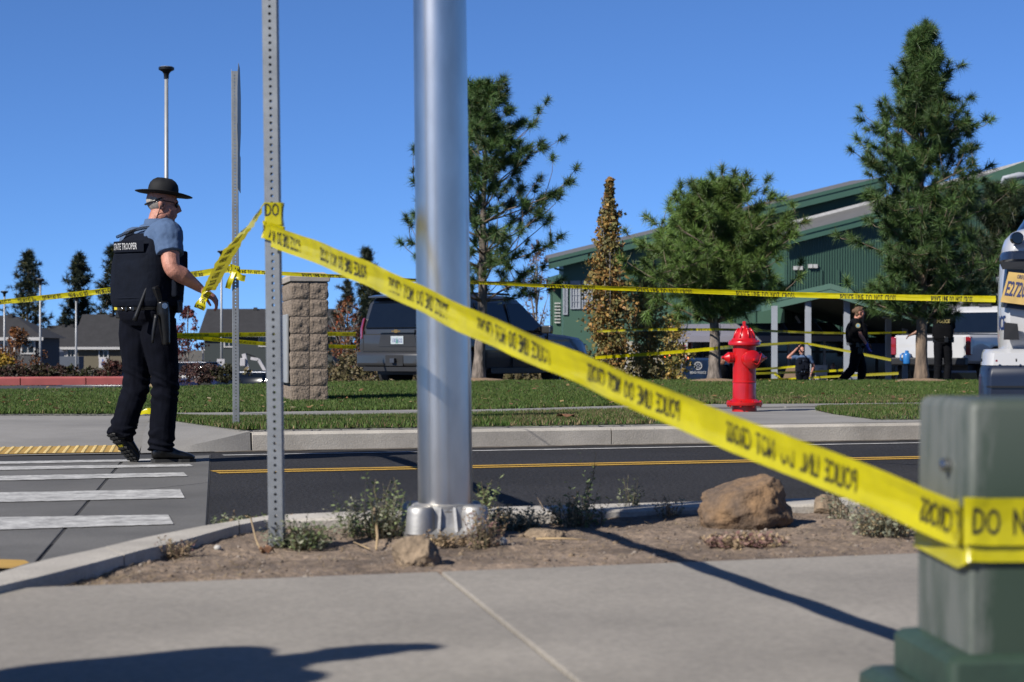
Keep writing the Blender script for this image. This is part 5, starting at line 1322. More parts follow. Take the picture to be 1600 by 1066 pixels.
house('dark slate-green house with a long roof behind the far post', hx(319, 190), hx(520, 190), 190, -4.2, hz(523, 190), hz(481, 190), 10, dslate, wins=[(hx(358, 190), hz(534, 190), .9, 1.0), (hx(412, 190), hz(533, 190), .9, 1.0)])
house('grey house with hipped roof at the left edge', hx(-90, 150), hx(60, 150), 150, -4.0, hz(528, 150), hz(492, 150), 7, greys, hip=.9, wins=[(hx(44, 150), hz(541, 150), 1.0, 1.1), (hx(12, 150), hz(541, 150), 1.0, 1.1)])
house('low middle house with dark roof between the grey and tan ones', hx(66, 200), hx(120, 200), 200, -4.2, hz(543, 200), hz(508, 200), 9, mat('white_wall', (.55, .54, .53), .8), wins=[(hx(111, 200), hz(553, 200), .7, 1.2)])
pc_ = V(hx(76, 180), 180, -4.2); pr = thing('porch_wing', 'white gabled porch wing beside the middle house', 'house wing', pc_)
mb = MB(); mb.loft([[V(-.6, 0, 0), V(.5, 0, 0), V(.5, 0, 4.7), V(-.6, 0, 5.5)], [V(-.6, 4, 0), V(.5, 4, 0), V(.5, 4, 4.7), V(-.6, 4, 5.5)]], True); mb.build('wall', MATS['white_wall'], pr)
mb = MB(); mb.bar(V(-.8, -.1, 5.75), V(.75, -.1, 4.65), .3, .2); mb.build('barge_board', white_trim, pr)
simple_box('garden_shed', V(hx(97, 175), 175, -4.2), (3.4, 2, 4.3), mat('blue_grey_siding', (.10, .12, .16), .8), 'blue-grey wall of a shed between the houses', 'shed')
# street lamps
def lamp_post(px, ytop, d, r, lb, head=True):
    b_ = P(px, 600, d); b_.z = tz(0, d); s_ = thing('lamp_post', lb, 'lamp post', b_); t = HC+(HOR-ytop)/F*d-b_.z
    MB().tube([V(0, 0, -.2), V(0, 0, t*.5), V(0, 0, t-.1)], [r, r*.95, r*.8], 10).build('post', galv_pole, s_, True)
    if head:
        mb = MB(); k = r/.06; mb.lathe([(.065*k, t-.30*k), (.07*k, t-.18*k), (.11*k, t-.12*k), (.20*k, t-.07*k), (.205*k, t-.02*k), (.18*k, t)], (0, 0, 0), 20); hd = mb.build('lamp_head', black_metal, s_, smooth='angle')
        MB().lathe([(.17*k, t-.001), (.16*k, t+.012)], (0, 0, 0), 16).build('lens', galv_pole, hd)
lamp_post(260, 105, 53, .062, 'tall grey lamp post rising behind the trooper hat')
lamp_post(7, 455, 100, .055, 'slim grey lamp post at the left frame edge')
lamp_post(63, 436, 100, .062, 'slim grey lamp post beside the grey house corner')
lamp_post(119, 462, 102, .055, 'slim grey lamp post in front of the tan house')
lamp_post(346, 392, 98, .058, 'slim grey lamp post left of the far perforated post')
b_ = P(1563, 600, 58); b_.z = -.95; s_ = thing('lamp_post', 'pale lamp post with a side arm above the right-hand car', 'lamp post', b_); t = HC+(HOR-285)/F*58+.95
MB().tube([V(0, 0, 0), V(0, 0, t)], [.13, .10], 10).build('post', post_m, s_, True); MB().tube([V(0, 0, t-.1), V(.1, 0, t+.12), V(.55, 0, t+.2), V(1.0, 0, t+.22)], [.05, .07, .10, .05], 8).build('arm', post_m, s_, True)
# accessible-parking signs and the white cart on the left
blue_s = mat('sign_blue', (.03, .12, .45), .5)
def acc_sign(px, py, d, lb, blue=True):
    b_ = P(px, 600, d); b_.z = tz(0, d); s_ = thing('parking_sign', lb, 'sign', b_); zc = HC+(HOR-py)/F*d-b_.z
    MB().tube([V(0, .03, 0), V(0, .03, zc+.2)], .025, 6).build('post', galv, s_); pl = bevel_mod(MB().box((0, 0, zc), (.36, .012, .48)).build('sign_plate', signw, s_), .006)
    if blue:
        mb = MB(); mb.lathe([(.055, 0), (.055, .004)], (0, 0, 0), 14, Matrix.Rotation(math.radians(90), 3, 'X')); mb.v = [p+V(-.02, -.012, zc-.08) for p in mb.v]; mb.box((.0, -.01, zc+.03), (.05, .004, .16)); mb.box((.05, -.01, zc-.06), (.14, .004, .04)); mb.box((.0, -.01, zc+.14), (.06, .004, .06)); mb.box((.10, -.01, zc-.11), (.03, .004, .12)); mb.build('wheelchair_symbol', blue_s, pl)
    else:
        mb = MB(); mb.box((0, -.01, zc+.08), (.1, .004, .1)); mb.build('print', dark_in, pl)
acc_sign(160.5, 567, 94, 'accessible-parking sign in front of the tan house'); acc_sign(345, 569, 94, 'white sign on the lamp post left of the far perforated post', False)
b_ = P(317, 600, 96); b_.z = -1.1; s_ = thing('round_sign', 'small round sign on a pole right of the trooper', 'sign', b_); zc = HC+(HOR-545)/F*96+1.1
MB().tube([V(0, .03, 0), V(0, .03, zc)], .03, 6).build('post', signw, s_); mb = MB(); mb.lathe([(.11, 0), (.11, .012)], (0, 0, 0), 16, Matrix.Rotation(math.radians(90), 3, 'X')); mb.v = [p+V(0, 0, zc) for p in mb.v]; mb.build('sign_plate', signw, s_)
b_ = P(390, 600, 70); b_.z = -1.0; s_ = thing('boom_lift', 'white folding boom lift seen between the two perforated posts', 'machine', b_)
def q_(px, py): return P(px, py, 70)-Vector(b_)
mb = MB(); mb.bar(q_(381, 553), q_(387, 580), .14, .14, up=(0, 1, 0)); mb.build('lower_arm', signw, s_)
mb = MB(); mb.bar(q_(392, 560), q_(404, 562), .10, .14, up=(0, 1, 0)); mb.bar(q_(404, 562), q_(415, 581), .11, .14, up=(0, 1, 0)); mb.build('upper_arm', signw, s_)
bevel_mod(MB().box(q_(380, 566), (.18, .3, .28)).build('basket', signw, s_), .02); MB().tube([q_(385, 553), q_(399, 558)], .025, 6).build('hydraulic_ram', dark_in, s_)
MB().box(q_(398, 590), (.9, .6, .5)).build('chassis', dark_in, s_)
# ================================================================== vehicles
def paint(name, col, rough=.28, metal=.0, coat=.6): return mat(name, col, rough, metal, var=.04, scale=3, coat=coat)
grey_paint = paint('grey_car_paint', (.085, .085, .087), .32, .5); navy_paint = paint('navy_car_paint', (.012, .028, .07)); white_car = paint('white_car_paint', (.66, .66, .67)); trim_black = mat('black_trim', (.012, .012, .013), .5); light_bar = mat('red_beacon', (.9, .12, .05), .3, emit=(1, .16, .05, 4.0))
def body_loft(st, name, m, parent, bev=.03, arches=(), arch_r=.46, wide=1.3):
    """st: (y, [(x,z),...]) half sections, bottom to top"""
    rings = []
    for y, hs in st: rings.append([V(x, y, z) for x, z in hs]+[V(-x, y, z) for x, z in reversed(hs)])
    mb = MB(); mb.loft(rings, True); me = bpy.data.meshes.new(name); me.from_pydata([tuple(p) for p in mb.v], [], mb.f); me.update()
    bm = bmesh.new(); bm.from_mesh(me); bmesh.ops.recalc_face_normals(bm, faces=bm.faces[:]); bm.to_mesh(me); bm.free()
    cutters = []
    for y in arches:
        for sx in (-1, 1):
            cm = MB(); cm.lathe([(arch_r, -.35), (arch_r, .35)], (0, 0, 0), 28, Matrix.Rotation(math.radians(90), 3, 'Y')); cm.v = [p+V(sx*wide*.78, y, .40) for p in cm.v]
            cme = bpy.data.meshes.new('c'); cme.from_pydata([tuple(p) for p in cm.v], [], cm.f); cme.update()
            bmc = bmesh.new(); bmc.from_mesh(cme); bmesh.ops.recalc_face_normals(bmc, faces=bmc.faces[:]); bmc.to_mesh(cme); bmc.free()
            co = bpy.data.objects.new('c', cme); COL.objects.link(co); cutters.append(co)
    def mods(o):
        for c in cutters:
            b_ = o.modifiers.new('b', 'BOOLEAN'); b_.object = c; b_.operation = 'DIFFERENCE'; b_.solver = 'EXACT'
        if bev:
            b_ = o.modifiers.new('bev', 'BEVEL'); b_.width = bev; b_.segments = 3; b_.limit_method = 'ANGLE'; b_.angle_limit = math.radians(22)
    out = evaluated(me, [mods])
    for c in cutters: bpy.data.objects.remove(c)
    return link(name, out, m, parent, 'angle')
def wheel(parent, x, y, r=.40, w=.27):
    s = 1 if x > 0 else -1; q = Matrix.Rotation(math.radians(90)*s, 3, 'Y'); mb = MB()
    mb.lathe([(r*.55, -w/2), (r*.92, -w/2), (r, -w*.38), (r, w*.38), (r*.92, w/2), (r*.62, w/2), (r*.60, w*.3)], (0, 0, 0), 36, q); mb.v = [p+V(x, y, r) for p in mb.v]; wh = mb.build('wheel', rubber, parent, smooth='angle')
    mb = MB(); mb.lathe([(r*.61, w*.20), (r*.60, w*.34), (r*.5, w*.30), (r*.16, w*.40), (r*.10, w*.42)], (0, 0, 0), 24, q); mb.v = [p+V(x, y, r) for p in mb.v]; mb.build('rim', rim_m, wh, smooth='angle')
    for k in range(6):
        a = k*math.pi/3; p0 = V(x+s*w*.40, y+math.cos(a)*r*.12, r+math.sin(a)*r*.12); p1 = V(x+s*w*.36, y+math.cos(a)*r*.56, r+math.sin(a)*r*.56); MB().bar(p0, p1, .06, .03).build('spoke', rim_m, wh)
def suv(name, label, loc, heading, pm, plate=None, cat='suv', glass=glass_dark, detail=True):
    root = thing(name, label, cat, loc, -heading)
    def hs(wb, zb, wm, zm, wt, zt): return [(wb*.9, zb), (wb, zb+.06), (wm, zm), (wt, zt-.05), (wt-.05, zt)]
    st = [(-2.50, hs(.86, .62, .93, .85, .90, 1.10)), (-2.44, hs(.93, .48, .985, .85, .96, 1.14)), (-2.2, hs(.96, .42, 1.0, .85, .98, 1.16)), (-1.0, hs(.96, .36, 1.01, .80, .985, 1.17)), (.6, hs(.96, .36, 1.01, .80, .985, 1.16)), (1.15, hs(.96, .36, 1.005, .80, .97, 1.14)), (1.7, hs(.96, .38, 1.0, .80, .94, 1.11)), (2.25, hs(.95, .42, .98, .78, .90, 1.06)), (2.48, hs(.90, .45, .92, .72, .84, 1.0)), (2.55, hs(.84, .52, .86, .70, .78, .95))]
    body_loft(st, 'body', pm, root, .035, (-1.5, 1.48), .47)
    # greenhouse: pillars and roof
    gl = [(-2.46, .95, 1.12), (-2.40, .90, 1.50), (-2.28, .80, 1.80), (-2.1, .74, 1.86), (-.6, .74, 1.885), (.1, .73, 1.865), (.35, .72, 1.83)]
    sec = []
    for y, wt, zt in ((-2.47, .92, 1.14), (-2.36, .80, 1.74), (-2.25, .76, 1.83), (-1.2, .76, 1.875), (.0, .75, 1.865), (.25, .74, 1.84), (.75, .80, 1.48), (1.25, .86, 1.13)):
        lo_w = .96
        if zt < 1.2: sec.append((y, [(lo_w*.98, 1.08), (lo_w, 1.10), (.93, 1.12), (.90, 1.135), (.88, 1.14)]))
        else: sec.append((y, [(lo_w*.98, 1.08), (lo_w, 1.10), (lerp(lo_w, wt, .55), lerp(1.1, zt, .5)), (wt, zt-.06), (wt-.08, zt)]))
    body_loft(sec, 'cabin', pm, root, .03)
    def pane(a, b_, c, d, nm='window', off=.012):
        q = [V(*p) for p in (a, b_, c, d)]; n_ = (q[1]-q[0]).cross(q[3]-q[0]).normalized(); mb = MB(); mb.loft([[p+n_*off for p in q], [p-n_*.03 for p in q]], True); return bevel_mod(mb.build(nm, glass, root), .015, 2)
    def wx(t, z): return .965-(z-1.1)*.265+.006
    for sx in (-1, 1):
        for y0, y1, y2, y3 in ((-2.25, -1.32, -1.30, -2.12), (-1.22, -.28, -.30, -1.2), (-.18, .98, .30, -.2)):
            pts = [(sx*wx(0, 1.18), y0, 1.18), (sx*wx(0, 1.18), y1, 1.18), (sx*wx(0, 1.72), y2, 1.72), (sx*wx(0, 1.72), y3, 1.72)]
            pane(*(pts if sx > 0 else pts[::-1]))
        for y in (-1.27, -.23, .95): MB().box((sx*1.0, y, .80), (.03, .012, .70)).build('door_gap', trim_black, root)
        bevel_mod(MB().box((sx*1.07, .85, 1.22), (.22, .12, .16)).build('mirror', pm, root), .03)
        MB().box((sx*.995, .2, .42), (.06, 2.3, .10)).build('side_step', trim_black, root)
        for y in (-1.5, 1.48): wheel(root, sx*.86, y)
        # tail lamp
        mb = MB(); mb.loft([[V(sx*.86, -2.52, 1.02), V(sx*.985, -2.44, 1.0), V(sx*.99, -2.36, 1.0), V(sx*.87, -2.40, 1.02)], [V(sx*.86, -2.51, 1.22), V(sx*.975, -2.44, 1.22), V(sx*.98, -2.34, 1.22), V(sx*.86, -2.38, 1.22)], [V(sx*.84, -2.475, 1.42), V(sx*.925, -2.42, 1.42), V(sx*.93, -2.34, 1.42), V(sx*.84, -2.38, 1.42)]], True); bevel_mod(mb.build('tail_lamp', lamp_red, root), .02)
        MB().box((sx*.60, -.9, 1.90), (.045, 2.2, .045)).build('roof_rail', trim_black, root)
    pane((-.80, -2.476, 1.22), (.80, -2.476, 1.22), (.70, -2.372, 1.70), (-.70, -2.372, 1.70), 'rear_window', .02)
    pane((.80, 1.20, 1.17), (-.80, 1.20, 1.17), (-.68, .33, 1.80), (.68, .33, 1.80), 'windscreen', .012)
    if detail:
        mb = MB(); mb.loft([[V(-.98, -2.40, .48), V(.98, -2.40, .48), V(.98, -2.40, .78), V(-.98, -2.40, .78)], [V(-.96, -2.56, .50), V(.96, -2.56, .50), V(.96, -2.56, .77), V(-.96, -2.56, .77)], [V(-.9, -2.60, .54), V(.9, -2.60, .54), V(.9, -2.60, .74), V(-.9, -2.60, .74)]], True); bevel_mod(mb.build('rear_bumper', pm, root, smooth='angle'), .03, 3)
        MB().box((0, -2.56, .46), (1.5, .1, .08)).build('bumper_valance', trim_black, root)
        tg = MB().box((0, -2.502, .80), (1.72, .02, .02)).build('tailgate_gap', trim_black, root)
        for sx in (-1, 1): MB().box((sx*.845, -2.49, 1.0), (.012, .03, .36)).build('tailgate_gap', trim_black, root)
        pr_ = MB(); pr_.loft([[V(-.46, -2.512, .88), V(.46, -2.512, .88), V(.40, -2.512, 1.13), V(-.40, -2.512, 1.13)], [V(-.46, -2.48, .88), V(.46, -2.48, .88), V(.40, -2.48, 1.13), V(-.40, -2.48, 1.13)]], True); pr_ = pr_.build('plate_recess', trim_black if pm is not grey_paint else mat('grey_recess', (.03, .03, .031), .4), root)
        MB().box((0, -2.53, 1.165), (.88, .05, .055)).build('tailgate_trim', pm, root); 
        em = MB(); g = .5; em.add([V(x, -2.562, z) for x, z in ((-.11, 1.155), (-.04, 1.155), (-.035, 1.135), (.035, 1.135), (.045, 1.155), (.11, 1.155), (.10, 1.178), (.045, 1.178), (.035, 1.198), (-.035, 1.198), (-.045, 1.178), (-.10, 1.178))], [tuple(range(12))]); em.build('emblem', mat('gold_emblem', (.50, .33, .12), .35, .7), root)
        mb = MB(); mb.box((0, -2.60, .62), (.42, .02, .20)); mb.build('hitch_opening', trim_black, root); MB().box((0, -2.64, .62), (.10, .08, .08)).build('hitch', rim_m, root)
        mb = MB(); mb.loft([[V(-.72, -2.50, 1.80), V(.72, -2.50, 1.80), V(.72, -2.50, 1.83), V(-.72, -2.50, 1.83)], [V(-.74, -2.25, 1.80), V(.74, -2.25, 1.80), V(.74, -2.25, 1.86), V(-.74, -2.25, 1.86)]], True); mb.build('spoiler', pm, root)
        MB().tube([V(-.75, -2.45, 1.85), V(-.80, -2.55, 2.3)], .004, 5).build('antenna', trim_black, root)
        for sx in (-1, 1):
            bevel_mod(MB().box((sx*.70, 2.50, .86), (.34, .10, .17)).build('headlight', chrome, root), .03)
        bevel_mod(MB().box((0, 2.55, .80), (.98, .05, .26)).build('grille', trim_black, root), .02); bevel_mod(MB().box((0, 2.54, .55), (1.74, .16, .20)).build('front_bumper', pm, root), .04)
        MB().box((0, -1.4, .42), (1.1, .5, .16)).build('axle', trim_black, root); MB().box((0, 0, .40), (1.5, 4.4, .1)).build('underbody', trim_black, root)
        if plate:
            pl = bevel_mod(MB().box((0, -2.522, 1.0), (.305, .012, .152)).build('licence_plate', plate_m, root), .004)
            text_obj(plate, .075, Matrix.Translation(V(0, -2.530, .995)) @ Matrix.Rotation(math.radians(90), 4, 'X'), mat('plate_print', (.05, .08, .28), .6), pl, xs=.75)
            mb = MB(); mb.add([V(-.03, -2.5292, .94), V(.03, -2.5292, .94), V(0, -2.5292, 1.06)], [(0, 1, 2)]); mb.build('plate_tree', mat('plate_green', (.10, .32, .26), .6), pl)
    return root
c = P(619, 600, 37.2); h = math.radians(36); ctr = V(c.x, c.y, -.06)+V(math.sin(h), math.cos(h), 0)*2.55
suv('grey_suv', 'dark grey SUV with white licence plate behind the pine and thick pole', ctr, h, grey_paint, '130 622')
h = math.radians(-4.5); c = P(1098, 600, 72.0); ctr = V(c.x, c.y, -1.42)+V(math.sin(h), math.cos(h), 0)*2.5
pv = suv('police_van', 'dark blue police van with red beacons, only its top showing above the lawn', ctr, h, navy_paint, None, cat='police van', detail=False)
bevel_mod(MB().box((-.80, .3, 1.90), (.34, .3, .12)).build('beacon', light_bar, pv), .02)
bevel_mod(MB().box((-.55, -2.2, 1.88), (.18, .16, .12)).build('beacon', light_bar, pv), .02)
# plain rear doors with seal and lettering
pan = MB(); pan.loft([[V(-1.0, -2.54, .6), V(1.0, -2.54, .6), V(.98, -2.50, 1.80), V(-.98, -2.50, 1.80)], [V(-1.0, -2.2, .6), V(1.0, -2.2, .6), V(.90, -2.2, 1.86), V(-.90, -2.2, 1.86)]], True); bevel_mod(pan.build('rear_door', navy_paint, pv), .04, 3)
Mx = Matrix.Translation(V(-.18, -2.535, 1.38)) @ Matrix.Rotation(math.radians(90), 4, 'X')
sl_ = MB()
for k in range(28):
    a0_, a1_ = 2*math.pi*k/28, 2*math.pi*(k+1)/28
    sl_.quad(*[Mx @ V(math.cos(a)*r_, .20+math.sin(a)*r_, .006) for a, r_ in ((a0_, .115), (a0_, .15), (a1_, .15), (a1_, .115))])
for k in range(5):
    a = math.pi/2+2*math.pi*k/5; sl_.add([Mx @ V(math.cos(a+da)*r_, .20+math.sin(a+da)*r_, .006) for da, r_ in ((-.5, .045), (0, .11), (.5, .045))], [(0, 1, 2)])
sl_.build('seal', print_white, pv)
text_obj('BEND POLICE', .085, Mx @ Matrix.Translation(V(0, -.04, .008)), print_white, pv, xs=.78, bold=.02)
# ---- white pickup
h = math.radians(45); c = P(1452, 600, 43.6); ctr = V(c.x, c.y, -.06)+V(math.sin(h), math.cos(h), 0)*2.85
pk_ = thing('white_pickup', 'white pickup truck with red tail lamp behind the tallest pine', 'pickup', ctr, -h)
def hp_(wb, zb, wm, zm, wt, zt): return [(wb*.92, zb), (wb, zb+.06), (wm, zm), (wt, zt-.06), (wt-.04, zt)]
body_loft([(-2.80, hp_(.90, .58, .95, .85, .93, 1.10)), (-2.74, hp_(.95, .52, 1.0, .85, .98, 1.14)), (-1.0, hp_(.97, .48, 1.02, .85, 1.0, 1.15)), (-.7, hp_(.97, .42, 1.0, .85, .98, 1.15)), (1.4, hp_(.97, .42, 1.0, .85, .97, 1.14)), (2.4, hp_(.96, .45, .98, .82, .90, 1.12)), (2.72, hp_(.90, .5, .92, .8, .82, 1.04)), (2.80, hp_(.84, .56, .86, .8, .78, 1.0))], 'body', white_car, pk_, .035, (-1.75, 1.75), .50)
sec = []
for y, wt, zt in ((-.80, .90, 1.18), (-.72, .80, 1.70), (-.55, .76, 1.80), (.3, .75, 1.83), (.75, .74, 1.79), (1.1, .80, 1.5), (1.55, .88, 1.14)):
    sec.append((y, [(.94, 1.06), (.96, 1.09), (lerp(.96, wt, .55), lerp(1.1, max(zt, 1.14), .5)), (wt, max(zt-.06, 1.12)), (wt-.08, max(zt, 1.13))]))
body_loft(sec, 'cab', white_car, pk_, .03)
def pp(parent, a, b_, c_, d_, nm, off=.012, m=glass_dark):
    q = [V(*p) for p in (a, b_, c_, d_)]; n_ = (q[1]-q[0]).cross(q[3]-q[0]).normalized(); mb = MB(); mb.loft([[p+n_*off for p in q], [p-n_*.03 for p in q]], True); return bevel_mod(mb.build(nm, m, parent), .012, 2)
pp(pk_, (-.80, -.80, 1.20), (.80, -.80, 1.20), (.70, -.735, 1.66), (-.70, -.735, 1.66), 'rear_window', .03)
for sx in (-1, 1):
    for y0, y1, y2, y3 in ((-.62, .28, .26, -.60), (.36, 1.28, .86, .34)):
        pts = [(sx*.955, y0, 1.18), (sx*.955, y1, 1.18), (sx*.80, y2, 1.68), (sx*.80, y3, 1.68)]; pp(pk_, *(pts if sx > 0 else pts[::-1]), 'window', .02)
    for y in (-1.75, 1.75): wheel(pk_, sx*.86, y, .41)
    bevel_mod(MB().box((sx*.955, -2.775, .90), (.13, .10, .40)).build('tail_lamp', lamp_red, pk_), .02)
    bevel_mod(MB().box((sx*1.10, 1.2, 1.28), (.2, .12, .24)).build('mirror', trim_black, pk_), .03)
    for y in (-.68, .32, 1.35): MB().box((sx*1.0, y, .8), (.02, .012, .6)).build('door_gap', trim_black, pk_)
mb = MB()
MB().box((0, -1.8, 1.155), (1.7, 1.75, .03)).build('bed_opening', trim_black, pk_)
tg = bevel_mod(MB().box((0, -2.795, .86), (1.72, .04, .50)).build('tailgate', white_car, pk_), .015); bevel_mod(MB().box((0, -2.822, 1.05), (.30, .02, .07)).build('tailgate_handle', trim_black, tg), .01)
bevel_mod(MB().box((0, -2.86, .56), (1.9, .16, .17)).build('rear_bumper', trim_black, pk_), .03); MB().box((0, -.1, .42), (1.5, 4.8, .12)).build('underbody', trim_black, pk_); bevel_mod(MB().box((0, -2.9, .44), (.1, .25, .09)).build('hitch', rim_m, pk_), .01)
bevel_mod(MB().box((0, -.60, 1.835), (.34, .06, .05)).build('brake_lamp', trim_black, pk_), .01)
bevel_mod(MB().box((0, 2.83, .80), (1.1, .04, .34)).build('grille', trim_black, pk_), .02)
# blue bottle hung on the tailgate, spray bottle in the bed
bl = mat('blue_plastic', (.03, .22, .62), .35)
def bottle(name, loc, r, hgt, m, capm, label):
    s_ = thing(name, label, 'bottle', loc); mb = MB(); mb.lathe([(r*.9, 0), (r, .02), (r, hgt*.68), (r*.85, hgt*.78), (r*.45, hgt*.86)], (0, 0, 0), 16); mb.build('body', m, s_, True); mb = MB(); mb.lathe([(r*.5, hgt*.85), (r*.5, hgt*.97), (r*.3, hgt)], (0, 0, 0), 12); mb.build('cap', capm, s_); return s_
p = P(1417, 569, 43.9); b1_ = bottle('drinks_bottle', p, .085, .30, bl, bl, 'bright blue bottle hanging on the pickup tailgate'); MB().tube([V(-.07, 0, .05), V(-.14, 0, .10), V(-.14, 0, .2), V(-.07, 0, .24)], .018, 6).build('handle', bl, b1_, True)
p = P(1468.5, 536, 43.0); bottle('spray_bottle', p, .05, .18, bl, mat('white_cap', (.6, .6, .6), .5), 'small white and blue bottle at the hip of the officer by the pickup')
# ---- white police vehicle, right frame edge (rear corner)
D5 = 10.4
wc = P(1552, 545, D5); wv0 = V(wc.x, D5, 0)
wv = thing('police_vehicle', 'white police vehicle with yellow licence plate at the right edge', 'police car', wv0)
navy_stripe = mat('navy_trim', (.012, .020, .045), .4, coat=.3)
def q5(px, py, dd=0.0): return P(px, py, D5+dd)-wv0
def edge_loft(rows, name, m, wid=1.9, bev=.012):
    """rows: (px_left, py, depth offset); each row runs from a rounded corner to the right"""
    rings = []
    for px, py, dd in rows:
        a = q5(px, py, dd); r_ = .05
        ring = [a+V(1.66, 4.5, 0), a+V(.10, .28, 0)]
        for k in range(7):
            t = math.radians(90*k/6); ring.append(a+V(.10*(1-t/(math.pi/2))+r_*2.2*(1-math.cos(t))*.9, .28-.28*math.sin(t), 0))
        ring += [a+V(wid*.5, -.05, 0), a+V(wid-.12, 0, 0), a+V(wid+.1, .28, 0), a+V(wid+1.66, 4.5, 0)]
        rings.append(ring)
    mb = MB(); mb.loft(rings, True); o = mb.build(name, m, wv, smooth='angle'); return o
edge_loft([(1551, 551, .04), (1549, 530, 0), (1549, 480, 0), (1551, 430, .02), (1553, 408, .04), (1556, 404, .06)], 'tailgate_lower', white_car)
edge_loft([(1556, 405, .20), (1560, 401, .2)], 'recess', trim_black)
edge_loft([(1553.5, 409, .02), (1552, 405, -.02), (1553, 396, -.02), (1555, 392, .0)], 'dark_band', navy_stripe)
edge_loft([(1555, 392.5, .02), (1556, 385, .02), (1560, 372, .05), (1570, 361, .12), (1579, 357, .16)], 'tailgate_upper', white_car)
edge_loft([(1579, 357, .18), (1590, 340, .30), (1601, 322, .45), (1612, 305, .6), (1622, 300, .66)], 'rear_window', glass_dark)
edge_loft([(1522, 571, -.10), (1524, 552, -.08), (1527, 546, -.04), (1549, 545, .04)], 'bumper_upper', white_car, 2.1)
edge_loft([(1520, 720, -.06), (1518, 640, -.12), (1519, 590, -.13), (1521, 577, -.12), (1523, 571.5, -.10)], 'bumper_lower', navy_stripe, 2.12)
edge_loft([(1519.5, 606, -.135), (1519.5, 603, -.135)], 'bumper_groove', trim_black, 2.12)
mb = MB(); q = [q5(1566, 421, -.025), q5(1640, 422, -.045), q5(1640, 409, -.045), q5(1561, 409, -.02)]; mb.loft([q, [p+V(0, -.012, 0) for p in q]], True); mb.build('recess_shade', trim_black, wv)  # raised black strip stands in for the shade under the dark band
mb = MB(); mb.lathe([(.033, -.02), (.033, .012), (.028, .018)], (0, 0, 0), 24, Matrix.Rotation(math.radians(90), 3, 'X')); c = q5(1589, 372.5, -.01); mb.v = [p+c for p in mb.v]; mb.build('camera_lens', glass_dark, wv, smooth='angle')
pc4 = [q5(1563, 472, -.055), q5(1610, 478, -.075), q5(1622, 430, -.06), q5(1576, 425, -.04)]; n_ = V(0, -.008, 0)
plm = mat('plate_amber', (.72, .48, .15), .5, var=.15, scale=14)
mb = MB(); mb.loft([pc4, [p+n_ for p in pc4]], True); pl = mb.build('licence_plate', plm, wv)
ex5 = (pc4[1]-pc4[0]); ey5 = (pc4[3]-pc4[0])
tv, tf = glyphs('E272075', .46, .62, .02); tv = tv*np.array([1.0/max(tv[:, 0])*.94, 1])
mb = MB(); mb.add([pc4[0]+ex5*(.04+p[0])+ey5*(.24+p[1])+n_*1.25 for p in tv], [tuple(x) for x in tf]); mb.build('plate_number', mat('plate_navy', (.04, .05, .16), .5), pl)
tv, tf = glyphs('OREGON', .13, 1, .01); tv = tv*np.array([.4/max(tv[:, 0]), 1]); mb = MB(); mb.add([pc4[0]+ex5*(.3+p[0])+ey5*(.82+p[1])+n_*1.25 for p in tv], [tuple(x) for x in tf]); mb.build('plate_title', MATS['plate_navy'], pl)
mb = MB(); q = [p+V(0, .03, 0) for p in (q5(1566, 480, 0), q5(1612, 486, -.02), q5(1632, 424, 0), q5(1572, 420, 0))]; mb.loft([q, [p+V(0, -.05, 0) for p in q]], True); mb.build('plate_holder', navy_stripe, wv)
mb = MB(); q = [q5(1568, 531, -.028), q5(1592, 531, -.04), q5(1589, 506, -.04), q5(1569, 504, -.028)]; mb.loft([q, [p+V(0, -.012, 0) for p in q]], True); mb.build('handle_recess', trim_black, wv)
tv, tf = glyphs('ICE', 1, .55, .02); a, ux, uy = q5(1549.4, 515.5, .16), (q5(1563, 516, -.01)-q5(1549.4, 515.5, .16)), V(0, 0, .076); mx_ = max(tv[:, 0])
def on_side(u, v_):
    t = math.radians(90*min(1, max(0, -.05+.42*u+.3))); r_ = .05; base = q5(1549, 515, 0)
    return base+V(.10*(1-t/(math.pi/2))+.099*(1-math.cos(t))-.004*math.cos(t), .28-.28*math.sin(t)-.005, v_*.072)
mb = MB(); mb.add([on_side(p[0]/mx_, p[1]) for p in tv], [tuple(x) for x in tf]); mb.build('lettering', mat('police_blue', (.012, .035, .16), .4), wv)
for px in (1534, 1588): MB().box(q5(px, 563, -.135), (.006, .01, .016)).build('sensor', trim_black, wv)
mb = MB(); mb.lathe([(.006, 0), (.006, .004)], (0, 0, 0), 10, Matrix.Rotation(math.radians(90), 3, 'X')); c = q5(1557, 564, -.12); mb.v = [p+c for p in mb.v]; mb.build('reflector', lamp_red, wv)
wheel(wv, .62, 1.0, .38, .25); wheel(wv, 2.1, 1.0, .38, .25); wheel(wv, 1.65, 3.8, .38, .25); wheel(wv, 3.1, 3.8, .38, .25)
